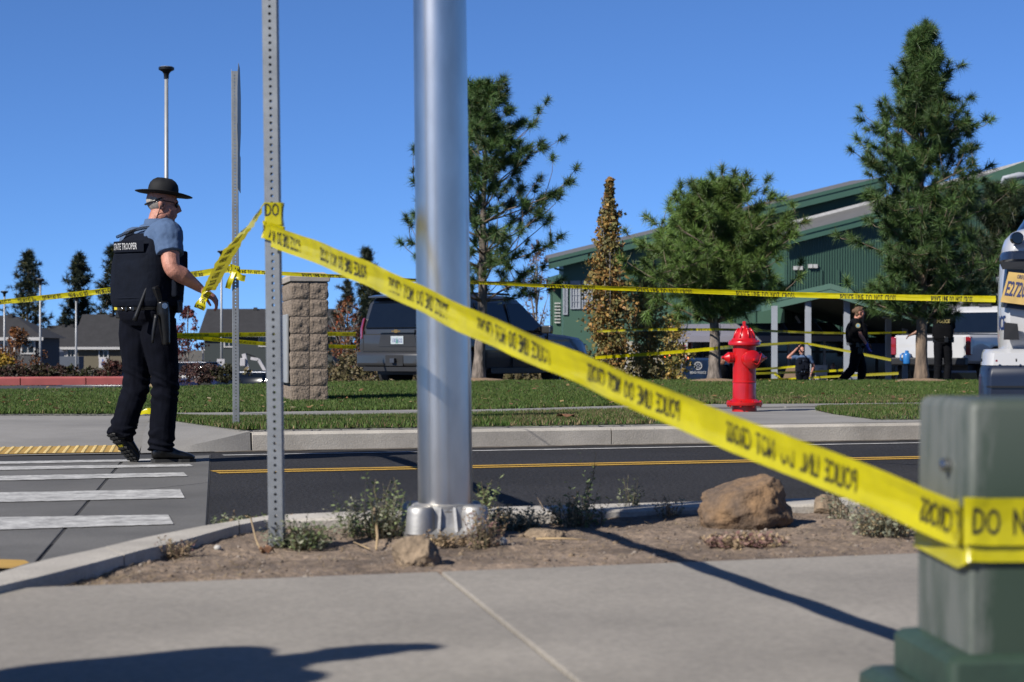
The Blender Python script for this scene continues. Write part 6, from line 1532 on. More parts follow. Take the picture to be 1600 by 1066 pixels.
# far cars beyond the shrubs
def far_car(px, py, d, lb, m, w_=1.8, zroof=1.45):
    b_ = P(px, py, d); zt = HC+(HOR-py)/F*d; s_ = thing('parked_car', lb, 'car', V(b_.x, d, zt-zroof), math.radians(70))
    body_loft([(-2.2, [(.7, .4), (.8, .45), (.86, .7), (.8, .85), (.7, .88)]), (-1.9, [(.8, .3), (.86, .4), (.9, .7), (.86, .9), (.8, .95)]), (1.0, [(.8, .3), (.86, .4), (.9, .7), (.86, .9), (.8, .95)]), (2.1, [(.75, .3), (.8, .4), (.84, .6), (.75, .72), (.6, .76)])], 'body', m, s_, .05, (-1.35, 1.3), .36)
    body_loft([(-1.9, [(.78, .88), (.78, .90), (.74, .93), (.70, .95), (.6, .96)]), (-1.2, [(.78, .88), (.78, .92), (.68, 1.3), (.6, 1.40), (.5, 1.43)]), (.2, [(.78, .88), (.78, .92), (.68, 1.32), (.6, 1.42), (.5, 1.45)]), (1.2, [(.78, .86), (.78, .88), (.74, .9), (.7, .92), (.6, .93)])], 'cabin', glass_dark, s_, .03)
    mb = MB(); mb.box((0, -.5, 1.44), (1.15, 1.5, .03)); bevel_mod(mb.build('roof_panel', m, s_), .012)
    for sx in (-1, 1):
        for y in (-1.35, 1.3): wheel(s_, sx*.76, y, .32, .2)
far_car(393, 581, 56, 'blue car roof showing beyond the lawn between the two perforated posts', paint('blue_car', (.05, .09, .20)))
far_car(292, 566, 85, 'dark blue car beyond the purple shrubs', paint('dkblue_car', (.02, .03, .10)))
far_car(152, 580, 80, 'dark car parked in front of the tan house', paint('dark_car', (.015, .02, .03)))
# ================================================================== people
def sring(c, ax, ay, e=2.3, n=24):
    out = []
    for k in range(n):
        a = 2*math.pi*k/n; cs, sn = math.cos(a), math.sin(a)
        out.append(c+ax*(math.copysign(abs(cs)**(2/e), cs))+ay*(math.copysign(abs(sn)**(2/e), sn)))
    return out
def frame(h): return V(math.cos(h), -math.sin(h), 0), V(math.sin(h), math.cos(h), 0)   # right, forward for a heading clockwise from +Y
def add_hand(mb, w, d, palm_n, s=1.0, curl=.5, thumb=1, fr=.0085):
    """wrist w, direction d, palm normal palm_n (side the fingers curl to)"""
    d = d.normalized(); pn = (palm_n-d*palm_n.dot(d)).normalized(); sd = d.cross(pn)
    mb.tube([w-d*.01, w+d*.03*s, w+d*.07*s, w+d*.095*s], [(.026*s, .020*s), (.034*s, .017*s), (.040*s, .016*s), (.036*s, .013*s)], 12) if False else None
    c = w+d*.05*s
    rings = []
    for t, a, b_ in ((-.01, .024, .020), (.02, .032, .019), (.05, .040, .017), (.085, .040, .014), (.097, .030, .009)):
        rings.append(sring(w+d*t*s, sd*a*s, pn*b_*s, 2.6, 14))
    mb.loft(rings, True)
    for i, (off, L_) in enumerate(((-.031, .078), (-.011, .088), (.010, .083), (.030, .066))):
        p = w+d*.088*s+sd*off*s*1.08; q = d.copy(); pts = [p-d*.02*s, p]; ang = 0
        for j, f_ in enumerate((.45, .30, .25)):
            ang += curl*(.55 if j == 0 else .75)+.05*i*curl
            q = d*math.cos(ang)+pn*math.sin(ang)+sd*off*1.5; q.normalize(); p = p+q*L_*f_*s; pts.append(p)
        mb.tube(pts, [fr*s*1.1, fr*s*1.1, fr*s, fr*s*.92, fr*s*.72], 8)
    p = w+d*.03*s-sd*.030*s*thumb; q1 = (d*.75-sd*.75*thumb+pn*.35).normalized(); q2 = (d*.95-sd*.25*thumb+pn*.5*curl).normalized()
    mb.tube([p-q1*.01, p+q1*.032*s, p+q1*.032*s+q2*.032*s, p+q1*.032*s+q2*.058*s], [fr*s*1.5, fr*s*1.25, fr*s*1.1, fr*s*.8], 8)
def add_head(mb, c, yaw, s=1.0, pitch=0.0, jaw=1.0):
    rt, fw = frame(yaw); up = V(0, 0, 1)
    if pitch:
        fw2 = fw*math.cos(pitch)-up*math.sin(pitch); up = up*math.cos(pitch)+fw*math.sin(pitch); fw = fw2
    Rm = Matrix((rt, fw, up)).transposed()
    def L_(x, y, z): return c+Rm @ V(x*s, y*s, z*s)
    mb.ell(L_(0, -.012, .035), (.078*s, .098*s, .092*s), Rm, 20, 14)
    mb.ell(L_(0, .022, -.035), (.064*s*jaw, .072*s, .088*s), Rm, 18, 12)
    mb.ell(L_(0, .060, -.092), (.030*s*jaw, .026*s, .024*s), Rm, 12, 8)       # chin
    mb.ell(L_(0, .074, .030), (.050*s, .022*s, .016*s), Rm, 12, 8)            # brow
    for sx in (-1, 1):
        mb.ell(L_(sx*.038, .058, -.015), (.024*s, .024*s, .026*s), Rm, 10, 8)  # cheeks
        mb.ell(L_(sx*.078, -.012, -.005), (.011*s, .022*s, .034*s), Rm, 10, 8) # ears
        mb.ell(L_(sx*.085, -.020, .006), (.009*s, .014*s, .022*s), Rm, 10, 8)
        mb.ell(L_(sx*.055, -.01, -.075), (.022*s*jaw, .045*s, .03*s), Rm, 10, 8)
    mb.tube([L_(0, .078, .028), L_(0, .098, .0), L_(0, .108, -.020), L_(0, .088, -.032)], [.010*s, .013*s, .017*s, .014*s], 8)   # nose
    for sx in (-1, 1): mb.ell(L_(sx*.013, .092, -.026), (.010*s, .012*s, .008*s), Rm, 8, 6)
    mb.ell(L_(0, .084, -.056), (.024*s, .014*s, .007*s), Rm, 10, 6); mb.ell(L_(0, .081, -.068), (.021*s, .013*s, .008*s), Rm, 10, 6)   # lips
    return Rm
def add_limb(mb, pts, rad, seg=14, n=10):
    c = catmull([tuple(p) for p in pts], n*(len(pts)-1)+1); r_ = np.interp(np.linspace(0, len(pts)-1, len(c)), range(len(pts)), rad)
    mb.tube([Vector(p) for p in c], list(r_), seg)
def boot(J, an, heel, toe, up, m, sm, root, base, s=1.0, hgt=.12):
    d = (toe-heel).normalized(); u = (up-d*up.dot(d)).normalized(); sd = d.cross(u); L_ = (toe-heel).length
    mb = MB(); rings = []
    for t, w_, h0, h1 in ((-.02, .028, .03, .085), (.05, .038, .02, .12), (.22, .040, .02, .135), (.40, .040, .02, .115), (.60, .048, .018, .082), (.80, .050, .018, .066), (.93, .040, .018, .052), (1.0, .022, .022, .040)):
        c = heel+d*(t*L_)+u*((h0+h1)/2*s); rings.append(sring(c, sd*w_*s, u*((h1-h0)/2*s), 2.8, 16))
    mb.loft(rings, True)
    add_limb(mb, [heel+d*(.22*L_)+u*.06*s, an, an+(an-(heel+d*.22*L_)).normalized()*hgt], [.046*s, .050*s, .056*s], 14, 5)
    me = remeshed(mb, .009*max(1, s), 3); o = link('boot', me, m, root, True)
    mb = MB(); pr_ = ((-.03, .030), (.04, .040), (.25, .040), (.45, .038), (.65, .050), (.85, .048), (.97, .034), (1.02, .015))
    pts = [heel+d*(t*L_)+sd*w_*s for t, w_ in pr_]+[heel+d*(t*L_)-sd*w_*s for t, w_ in reversed(pr_)]
    mb.loft([[p+u*.0 for p in pts], [p+u*.022*s for p in pts]], True); so = mb.build('sole', sm, o)
    return o, so, d, u, sd, L_
def person(name, label, loc, J, hd, yaw, k=1.0, cloth=None, shirt=None, vest=None, skin=None, sleeve=.62, hands=None, voxel=.010, headp=0.0, jaw=1.0, wrinkle=1.0, belt=True, bulk=1.0, armr=1.0, legr=1.0, boots=True, extra=None, hs=1.0, hipw=1.0):
    """J: joints in view-aligned metres from loc (x right, y away, z up). a = image-left side, b = image-right side"""
    root = thing(name, label, 'person', loc); J = {q: Vector(p) for q, p in J.items()}; rt, fw = frame(hd); skin = skin or skin_m
    body = MB(); pel, chest, neck, head = J['pelvis'], J['chest'], J['neck'], J['head']
    def torso(mb, g, top=True, low=True, e=2.4):
        sp = []
        prof = [(-.10, .155, .115), (0, .178, .128), (.30, .170*bulk, .125*bulk), (.60, .182*bulk, .135*bulk), (.85, .195*bulk, .132*bulk), (1.0, .190, .120), (1.12, .150, .095), (1.22, .085, .075)]
        for t, a, b_ in prof:
            if t <= 1: c = pel.lerp(chest, t)
            else: c = chest.lerp(neck, (t-1)/.22)
            if not top and t > 1.13: continue
            if not low and t < -.05: continue
            sp.append(sring(c, rt*(a*k+g), fw*(b_*k+g), e, 28))
        mb.loft(sp, True)
    torso(body, -.012)
    add_limb(body, [neck-V(0, 0, .05), neck+(head-neck)*.45, head-V(0, 0, .03)], [.062*k, .056*k*jaw, .055*k], 16, 6)
    Rm = add_head(body, head, yaw, hs, headp, jaw)
    for sfx in 'ab':
        s_, e_, w_ = J['sh_'+sfx], J['el_'+sfx], J['wr_'+sfx]
        add_limb(body, [chest.lerp(s_, .6)+V(0, 0, -.02), s_, s_.lerp(e_, .5), e_, e_.lerp(w_, .35), w_], [.07*k*armr, .058*k*armr, .050*k*armr, .042*k*armr, .044*k*armr, .027*k], 14, 6)
        hdn = hands[sfx] if hands and sfx in hands else dict(d=(w_-e_), pn=(pel-w_), curl=.6, th=1)
        add_hand(body, w_, Vector(hdn['d']), Vector(hdn['pn']), 1.0*k*.98*hdn.get('s', 1), hdn.get('curl', .6), hdn.get('th', 1))
        h_, kn, an = J['hip_'+sfx], J['kn_'+sfx], J['an_'+sfx]
        add_limb(body, [h_+V(0, 0, .03), h_, kn, an], [.085*k, .080*k, .055*k, .038*k], 14, 8)
    me = remeshed(body, voxel*.75, 3); link('body', me, skin, root, True)
    # trousers
    tr = MB()
    sp = []
    for t, a, b_ in ((-.16, .130, .105), (-.06, .182, .135), (.04, .188*bulk**.6, .138*bulk**.6), (.16, .180*bulk**.6, .132*bulk**.6)): sp.append(sring(pel.lerp(chest, t), rt*(a*k*(hipw if t < .1 else 1+(hipw-1)*.5)), fw*(b_*k*hipw), 2.4, 28))
    tr.loft(sp, True)
    for sfx in 'ab':
        h_, kn, an = J['hip_'+sfx], J['kn_'+sfx], J['an_'+sfx]; dn = (an-kn).normalized()
        add_limb(tr, [h_+V(0, 0, .05), h_-V(0, 0, .05), h_.lerp(kn, .5), kn, kn.lerp(an, .5), an+dn*.03], [.105*k*legr, .108*k*legr, .098*k*legr, .082*k*legr, .078*k*legr, .080*k*legr], 18, 8)
    me = remeshed(tr, voxel*.9, 3)
    if wrinkle:
        kns = [J['kn_a'], J['kn_b']]; ans = [J['an_a'], J['an_b']]
        def wr(p, n_):
            w_ = .0035*noise.noise(V(p.x*9, p.y*9, p.z*5))+.0022*noise.noise(V(p.x*22, p.y*22, p.z*13))
            for q in kns:
                d_ = (p-q).length; w_ += .007*max(0, 1-d_/.17)*math.sin(p.z*85+p.x*30+6*noise.noise(p*8))
            for q in ans:
                d_ = (p-q).length; w_ += .008*max(0, 1-d_/.17)*math.sin(p.z*95+p.x*25+6*noise.noise(p*9))
            return w_*wrinkle
        displaced(me, wr)
    trousers = link('trousers', me, cloth or cloth_navy, root, True)
    # shirt
    sh = MB(); torso(sh, .008, True, False)
    for sfx in 'ab':
        s_, e_ = J['sh_'+sfx], J['el_'+sfx]; w_ = J['wr_'+sfx]; end = s_.lerp(e_, sleeve) if sleeve <= 1 else e_.lerp(w_, sleeve-1)
        pts = [chest.lerp(s_, .5)+V(0, 0, -.01), s_+V(0, 0, .004)]+([s_.lerp(e_, sleeve*.5), end] if sleeve <= 1 else [s_.lerp(e_, .5), e_, end]); add_limb(sh, pts, [.088*k*armr, .080*k*armr]+([.074*k*armr, .072*k*armr] if sleeve <= 1 else [.07*k*armr, .06*k*armr, .045*k*armr]), 18, 6)
    add_limb(sh, [neck-V(0, 0, .06), neck+(head-neck)*.22], [.085*k, .069*k*jaw], 18, 5)
    me = remeshed(sh, voxel*.9, 3)
    displaced(me, lambda p, n_: (.004*noise.noise(V(p.x*12, p.y*12, p.z*9))+.0018*noise.noise(p*34))*wrinkle)
    shirt_o = link('shirt', me, shirt or shirt_blue, root, True)
    vo = None
    if vest:
        vm_ = MB(); sp = []
        for t, a, b_ in ((.12, .196*bulk, .148*bulk), (.20, .208*bulk, .162*bulk), (.45, .210*bulk, .168*bulk), (.72, .206*bulk, .166*bulk), (.86, .190*bulk, .160*bulk), (.98, .196, .154), (1.06, .178, .142), (1.13, .125, .11)):
            c = pel.lerp(chest, t) if t <= 1 else chest.lerp(neck, (t-1)/.22)
            sp.append(sring(c, rt*(a*k+.010), fw*(b_*k+.008), 3.2, 36))
        vm_.loft(sp, True)
        for sx in (-1, 1):    # shoulder straps
            c0 = chest+rt*(sx*.105*k); add_limb(vm_, [c0-fw*.13*k+V(0, 0, -.02), c0-fw*.06*k+V(0, 0, .075*k), c0+fw*.02*k+V(0, 0, .085*k), c0+fw*.12*k+V(0, 0, -.01)], [.030, .030, .030, .030], 10, 5)
        me = remeshed(vm_, voxel*.9, 2); displaced(me, lambda p, n_: .003*noise.noise(p*13)+.0015*noise.noise(p*40)); vo = link('vest', me, vest, root, True)
    if belt:
        mb = MB(); c = pel.lerp(chest, .13); rings = []
        for dz, g in ((-.028, .006), (-.026, .012), (.026, .012), (.028, .006)): rings.append(sring(c+V(0, 0, dz), rt*(.186*bulk**.7*k+g), fw*(.142*bulk**.7*k+g), 2.4, 40))
        mb.loft(rings, False); mb.build('belt', leather, root, True)
    bts = []
    if boots:
        for sfx in 'ab':
            hl, to = J['heel_'+sfx], J['toe_'+sfx]; up = J.get('fup_'+sfx, V(0, 0, 1)); bts.append(boot(J, J['an_'+sfx], hl, to, up, leather, sole_m, root, None, k))
    return root, dict(J=J, rt=rt, fw=fw, Rm=Rm, vest=vo, boots=bts, k=k, shirt=shirt_o, pel=pel, chest=chest, head=head)
def gear_box(root, c, size, m, name, rt, fw, bev=.008, tilt=0.0):
    Rm = Matrix((rt, fw, V(0, 0, 1))).transposed() @ Matrix.Rotation(tilt, 3, 'X'); mb = MB(); mb.box(c, size, Rm); return bevel_mod(mb.build(name, m, root), bev, 2)
def stride(lead=.3, hd=0.0): ...

# ---------------- the trooper in the foreground
TL = G(242, 722.5, .006); hd = math.radians(38); yaw = math.radians(76)
J = dict(pelvis=(-.055, .0, 1.0), chest=(-.045, .0, 1.47), neck=(-.005, .03, 1.615), head=(.045, .06, 1.755),
         sh_a=(-.165, .15, 1.50), el_a=(-.22, .24, 1.25), wr_a=(-.08, .40, 1.12),
         sh_b=(.105, -.12, 1.545), el_b=(.155, -.22, 1.315), wr_b=(.335, -.12, 1.175),
         hip_a=(-.135, .06, .93), kn_a=(-.135, .05, .53), an_a=(-.215, -.075, .20),
         hip_b=(.035, -.05, .93), kn_b=(.075, -.02, .51), an_b=(.045, -.01, .11),
         heel_a=(-.275, -.13, .205), toe_a=(-.135, .02, .0), fup_a=(.42, .80, .45),
         heel_b=(-.01, -.035, .0), toe_b=(.262, .06, .0))
tr, T = person('person', 'trooper in campaign hat and dark vest stepping onto the kerb, holding tape', TL, J, hd, yaw, k=1.02, shirt=shirt_blue, vest=vest_m, bulk=1.10, armr=1.30, voxel=.0072, wrinkle=1.9, legr=1.10, hipw=1.07, hs=1.07, sleeve=.60, jaw=1.12, headp=.10,
               hands=dict(b=dict(d=V(.8, .1, -.55), pn=V(-.3, .3, -1), curl=.75, th=1, s=1.15), a=dict(d=V(.5, .6, -.6), pn=V(.5, 0, -.4), curl=.6, th=-1)))
rt, fw, hc_ = T['rt'], T['fw'], T['head']; hrt, hfw = frame(yaw)
# campaign hat: flat wide brim tilted slightly forward, pinched crown
Hm = Matrix((hrt, hfw*math.cos(.12)-V(0, 0, 1)*math.sin(.12), V(0, 0, 1)*math.cos(.12)+hfw*math.sin(.12))).transposed()
ho = hc_+V(0, 0, .068); mb = MB(); rings = []
for r_, z_ in ((.092, .004), (.125, -.002), (.165, .0), (.187, .006), (.190, .010), (.165, .008), (.125, .010), (.095, .016)):
    rings.append([ho+Hm @ V(math.cos(2*math.pi*q/48)*r_*.97, math.sin(2*math.pi*q/48)*r_*1.04+.004, z_+.012*(math.cos(2*math.pi*q/48)**2)*(r_/.19)**2) for q in range(48)])
mb.loft(rings, False); hat = mb.build('campaign_hat', felt, tr, True)
mb = MB(); rings = []
for r_, z_, pinch in ((.094, .004, 0), (.095, .03, 0), (.093, .055, .02), (.086, .080, .10), (.070, .102, .28), (.046, .118, .42), (.018, .121, .45)):
    ring = []
    for q in range(40):
        a = 2*math.pi*q/40; dent = pinch*(.5+.5*math.cos(4*(a-math.pi/4)))*.0
        rr_ = r_*(1-pinch*.32*max(0, math.cos(4*a+math.pi))**2); ring.append(ho+Hm @ V(math.cos(a)*rr_*.92, math.sin(a)*rr_*1.10-.002, z_-.018*pinch*max(0, 1-abs(math.sin(a)))))
    rings.append(ring)
mb.loft(rings, True); mb.build('crown', felt, hat, True)
mb = MB(); rings = [[ho+Hm @ V(math.cos(2*math.pi*q/40)*(.0885+g), math.sin(2*math.pi*q/40)*(.1055+g), z_) for q in range(40)] for z_, g in ((.010, .0), (.012, .002), (.028, .002), (.030, 0))]
mb.loft(rings, False); mb.build('hat_band', leather, hat, True)
# strap round the back of the head
pts = [hc_+Hm @ V(math.cos(a)*.086, math.sin(a)*.108-.012, .045-.055*abs(math.sin((a-math.pi)*1.0))) for a in np.linspace(math.pi*1.02, math.pi*1.98, 16)]
MB().tube(pts, .0065, 6).build('hat_strap', leather, tr, True)
for i in range(5):
    p = hc_+Hm @ V(.088, -.010-.014*i+.0, .040-.010*i); MB().ell(p, (.004, .004, .004), None, 8, 6).build('strap_stud', silver, tr, True)
# short grey hair: back and sides
mb = MB(); HmR = T['Rm']
mb.ell(hc_+HmR @ V(0, -.024, .028), (.0815, .0935, .085), HmR, 24, 16)
hv = [p for p in mb.v]; 
me = bpy.data.meshes.new('hair'); me.from_pydata([tuple(p) for p in mb.v], [], mb.f); bm = bmesh.new(); bm.from_mesh(me); inv = HmR.inverted()
dl = [v for v in bm.verts if (inv @ (v.co-hc_)).y > .012 or (inv @ (v.co-hc_)).z < -.045]; bmesh.ops.delete(bm, geom=dl, context='VERTS'); bm.to_mesh(me); bm.free(); link('hair', me, hair_grey, tr, True)
# sunglasses and earpiece
for sx in (-1, 1):
    MB().tube([hc_+HmR @ V(sx*.076, .070, .022), hc_+HmR @ V(sx*.083, .03, .024), hc_+HmR @ V(sx*.087, -.018, .026)], .0032, 6).build('glasses_arm', black_metal, tr)
    mb = MB(); mb.ell(hc_+HmR @ V(sx*.036, .090, .010), (.032, .010, .022), HmR, 14, 8); mb.build('sunglass_lens', glass_dark, tr, True)
MB().ell(hc_+HmR @ V(.089, -.010, -.004), (.008, .012, .018), HmR, 10, 8).build('earpiece', black_metal, tr, True)
MB().tube([hc_+HmR @ V(.092, -.016, .012), hc_+HmR @ V(.096, -.022, -.015), hc_+HmR @ V(.086, -.028, -.05), hc_+HmR @ V(.075, -.04, -.10)], .003, 6).build('ear_tube', black_metal, tr, True)
# collar
mb = MB(); nk = T['J']['neck']+V(.012, .005, .03); rings = [sring(nk+V(0, 0, dz), rt*(.080+g), fw*(.078+g), 2.2, 30) for dz, g in ((-.04, .012), (.012, .0), (.014, -.006), (-.03, -.004))]
mb.loft(rings, False); mb.build('collar', shirt_blue, tr, True)
# back panel with lettering
ch = T['chest']; bk0 = ch-fw*.183+V(0, 0, .005)
mb = MB(); Rb = Matrix((rt, fw, V(0, 0, 1))).transposed()
def on_back(x, z, off=0.0):
    t = (x/.21); y = -(.182*(1-min(.999, abs(t))**3.2)**(1/3.2))-.006-off
    return ch+Rb @ V(x, y, z)
def back_patch(x0, x1, z0, z1, off, name, m, nn=14):
    mb = MB(); rows = [[on_back(lerp(x0, x1, i/nn), z, off) for i in range(nn+1)] for z in (z0, z0+.001, z1-.001, z1)]
    inn = [[on_back(lerp(x0, x1, i/nn), z, -.01) for i in range(nn+1)] for z in (z0, z1)]
    mb.loft([inn[0]]+rows[0:1]+rows[3:4]+[inn[1]], False, False); return mb.build(name, m, T['vest'] and tr, smooth='angle')
pt = back_patch(-.165, .150, -.045, .030, .008, 'name_panel', vest_m)
tv, tf = glyphs('STATE TROOPER', .043, .52, .008); wdt = tv[:, 0].max()
mb = MB(); mb.add([on_back(p[0]-wdt/2-.02, p[1]-.028, .0105) for p in tv], [tuple(q) for q in tf]); mb.build('lettering', print_white, tr)
back_patch(-.17, .17, -.365, -.06, .004, 'back_carrier', vest_m)
mb = MB(); mb.tube([on_back(-.17+.34*i/12, -.355, .006) for i in range(13)], .006, 6); mb.build('carrier_hem', vest_m, tr, True)
# coiled radio cord over the shoulders
pts = []
for i in range(300):
    t = i/299; base = ch+Rb @ V(-.15+.24*t, -.150+.085*t, .062+.062*math.sin(t*1.5)); a = i*.62
    pts.append(base+V(0, 0, 1)*math.sin(a)*.0085+fw*math.cos(a)*.0085)
MB().tube(pts, .0028, 5).build('radio_cord', black_metal, tr, True)
# belt gear
pz = T['pel']; bz = pz.lerp(ch, .13).z
def belt_at(ang, r0=.0, dz=0.0):
    c = pz.lerp(ch, .13); return c+rt*math.cos(ang)*(.205+r0)+fw*math.sin(ang)*(.165+r0)+V(0, 0, dz)
for ang in (-1.9, -1.45):
    for dz in (-.016, .016): MB().ell(belt_at(ang, .0, dz), (.010, .010, .010), None, 10, 8).build('belt_stud', silver, tr, True)
for ang in (-2.0, -1.68, -1.35, -1.0): 
    p = belt_at(ang, -.002); d_ = (rt*math.cos(ang)+fw*math.sin(ang)); gear_box(tr, p, (.022, .014, .066), leather, 'belt_keeper', V(-d_.y, d_.x, 0), d_, .003)
# holster on the right hip with pistol grip leaning forward
hp0 = belt_at(-.35, .035, -.02); od = (rt*math.cos(-.35)+fw*math.sin(-.35)); td = V(-od.y, od.x, 0)
mb = MB(); add_limb(mb, [hp0+V(0, 0, .05), hp0+V(0, 0, -.03)+td*.01, hp0+V(0, 0, -.13)+td*.02, hp0+V(0, 0, -.24)+td*.03], [.042, .045, .038, .028], 12, 5); link('holster', remeshed(mb, .008, 2), leather, tr, True)
mb = MB(); mb.bar(hp0+V(0, 0, .03)-td*.01, hp0+V(0, 0, .15)-td*.055+od*.02, .034, .046); bevel_mod(mb.build('pistol_grip', black_metal, tr), .008)
mb = MB(); mb.lathe([(.020, 0), (.020, .006)], (0, 0, 0), 16, od.to_track_quat('Z', 'Y').to_matrix()); mb.v = [p+hp0+od*.046+V(0, 0, .02) for p in mb.v]; mb.build('holster_badge', silver, tr)
mb = MB(); mb.bar(belt_at(-1.0, .03, .02), belt_at(-1.0, .06, .02)+V(-.12, 0, -.20)+V(.0, -.03, 0), .026, .026); 
# baton slung diagonally, hip radio with yellow front on the left
mb = MB(); a_ = belt_at(-.75, .05, .16); b_ = belt_at(-1.15, .06, -.10); add_limb(mb, [a_, a_.lerp(b_, .5), b_], [.013, .014, .016], 10, 4); mb.build('baton', black_metal, tr, True)
mb = MB(); add_limb(mb, [belt_at(-.55, .06, -.06), belt_at(-.62, .065, -.16), belt_at(-.66, .06, -.25)], [.016, .013, .008], 8, 4); mb.build('key_strap', black_metal, tr, True)
g0 = belt_at(math.pi+.15, .035, -.015); od2 = (rt*math.cos(math.pi+.15)+fw*math.sin(math.pi+.15)); td2 = V(-od2.y, od2.x, 0)
gear_box(tr, g0, (.055, .045, .13), black_metal, 'taser_pouch', td2, od2); gear_box(tr, g0-fw*.036+V(0, 0, .02), (.034, .012, .055), mat('hi_vis_yellow', (.75, .62, .03), .5), 'yellow_marker', rt, fw, .004)
MB().tube([g0+V(0, 0, .06), g0+V(.0, 0, .17)], .005, 6).build('radio_antenna', black_metal, tr)
gear_box(tr, belt_at(.4, .03, .0), (.07, .05, .09), leather, 'magazine_pouch', rt, fw); gear_box(tr, belt_at(.1, .06, .12), (.06, .06, .12), vest_m, 'vest_pouch', rt, fw, .014)
gear_box(tr, ch+rt*.16+fw*.14+V(0, 0, -.10), (.10, .07, .14), vest_m, 'vest_pouch', rt, fw, .014)
gear_box(tr, ch+fw*.20+V(0, 0, -.06)-rt*.05, (.09, .05, .13), black_metal, 'chest_radio', rt, fw, .01)
# treads on the raised sole
o_, so_, d_, u_, sd_, L_ = T['boots'][0]; hl = T['J']['heel_a']; mb = MB()
lug = mat('sole_lug', (.050, .048, .045), .8)
for i in range(9):
    t = .04+.92*i/8
    if .34 < t < .50: continue
    wv_ = .040 if t < .4 else .046
    if t > .9: wv_ = .030
    for j in (-1, 0, 1):
        c = hl+d_*(t*L_)+sd_*(j*wv_*.62)-u_*.005; mb.box(c, (.022, .018, .012), Matrix((sd_, d_, u_)).transposed() @ Matrix.Rotation(.35*j, 3, 'Z'))
mb.build('tread', lug, so_); mb = MB(); mb.box(hl+d_*(.42*L_)-u_*.004, (.035, .018, .008), Matrix((sd_, d_, u_)).transposed()); mb.build('sole_mark', MATS['hi_vis_yellow'], so_)
# trouser stripe in brighter blue along the outer seam
hb_, kb_, ab_ = T['J']['hip_b'], T['J']['kn_b'], T['J']['an_b']
side = (rt*.75-fw*.0+V(.5, .0, 0)).normalized(); mb = MB(); st_ = []
for i in range(25):
    t = i/24; c = hb_.lerp(kb_, t/.5) if t < .5 else kb_.lerp(ab_, (t-.5)/.5); r_ = interp(t, [0, .25, .5, 1], [.113, .107, .089, .083]); st_.append(c+side*r_*1.0)
hand_b = TL+T['J']['wr_b']
# ---------------- striding officer with blue glove
FL = P(1338, 545, 37.6); FL.z = -.06
k = 1.04
J = dict(pelvis=(.02, 0, .90), chest=(.00, 0, 1.27), neck=(.0, 0, 1.385), head=(.055, 0, 1.515),
         sh_a=(-.02, .16, 1.33), el_a=(.10, .22, 1.10), wr_a=(.22, .2, .95), sh_b=(-.03, -.16, 1.33), el_b=(.04, -.22, 1.09), wr_b=(.17, -.20, .90),
         hip_a=(.02, .08, .84), kn_a=(.12, .08, .47), an_a=(.10, .08, .10), hip_b=(.0, -.08, .84), kn_b=(-.08, -.08, .48), an_b=(-.34, -.08, .17),
         heel_a=(.05, .08, 0), toe_a=(.31, .08, 0), heel_b=(-.42, -.08, .12), toe_b=(-.22, -.08, .0), fup_b=(.45, 0, .85))
h90 = math.radians(88)
f_, FT = person('person', 'officer with brown hair and blue glove striding right across the lawn edge', FL, J, h90, math.radians(84), k=k, cloth=cloth_black, shirt=cloth_black, vest=mat('black_vest', (.005, .005, .0065), .85, bump=.3, bscale=160, spec=.08), voxel=.011, sleeve=.72, bulk=1.08, hs=.98, hands=dict(b=dict(d=V(.35, 0, -1), pn=V(.6, .2, .2), curl=.55, th=1)))
hc_ = FT['head']; Rm = FT['Rm']; mb = MB(); mb.ell(hc_+Rm @ V(0, -.02, .040), (.083, .094, .086), Rm, 18, 12); mb.ell(hc_+Rm @ V(0, -.10, .035), (.045, .045, .045), Rm, 12, 8); mb.ell(hc_+Rm @ V(0, .03, .085), (.066, .058, .036), Rm, 12, 8); mb.ell(hc_+Rm @ V(.04, -.05, -.03), (.03, .04, .05), Rm); mb.ell(hc_+Rm @ V(-.04, -.05, -.03), (.03, .04, .05), Rm)
me = remeshed(mb, .010, 2); displaced(me, lambda p, n_: .006*noise.noise(p*35)); link('hair', me, hair_brown, f_, True)
gl = MB(); add_hand(gl, FT['J']['wr_b'], V(.35, 0, -1), V(.6, .2, .2), .95, .55, 1, .0105); add_limb(gl, [FT['J']['wr_b']+V(-.03, 0, .05), FT['J']['wr_b']], [.034, .030], 10, 3); me = remeshed(gl, .008, 1); displaced(me, lambda p, n_: .004); link('glove', me, glove_m, f_, True)
def patch(root, c, r_, nrm, m1, m2):
    q = Vector(nrm).normalized().to_track_quat('Z', 'Y').to_matrix(); mb = MB(); mb.lathe([(r_, 0), (r_, .006)], (0, 0, 0), 18, q); mb.v = [p+c for p in mb.v]; o = mb.build('shoulder_patch', m1, root); mb = MB(); mb.lathe([(r_*.66, .006), (r_*.62, .009)], (0, 0, 0), 16, q); mb.v = [p+c for p in mb.v]; mb.build('patch_field', m2, o)
pm1 = mat('patch_gold', (.5, .42, .18), .7); pm2 = mat('patch_blue', (.22, .42, .60), .7)
patch(f_, FT['J']['sh_b'].lerp(FT['J']['el_b'], .24)+V(0, -.082, 0), .045, (0, -1, .1), pm1, pm2)
pb_ = FT['pel']; rt, fw = FT['rt'], FT['fw']
for i, (a, dz, sz) in enumerate(((-.25, -.02, (.09, .06, .14)), (.35, -.01, (.07, .05, .11)), (-.9, -.0, (.07, .06, .09)), (.9, 0, (.07, .05, .10)))): 
    gear_box(f_, pb_+V(0, 0, .05+dz)+rt*math.cos(a)*.19+fw*math.sin(a)*.17, sz, leather, 'belt_pouch', rt, fw, .01)
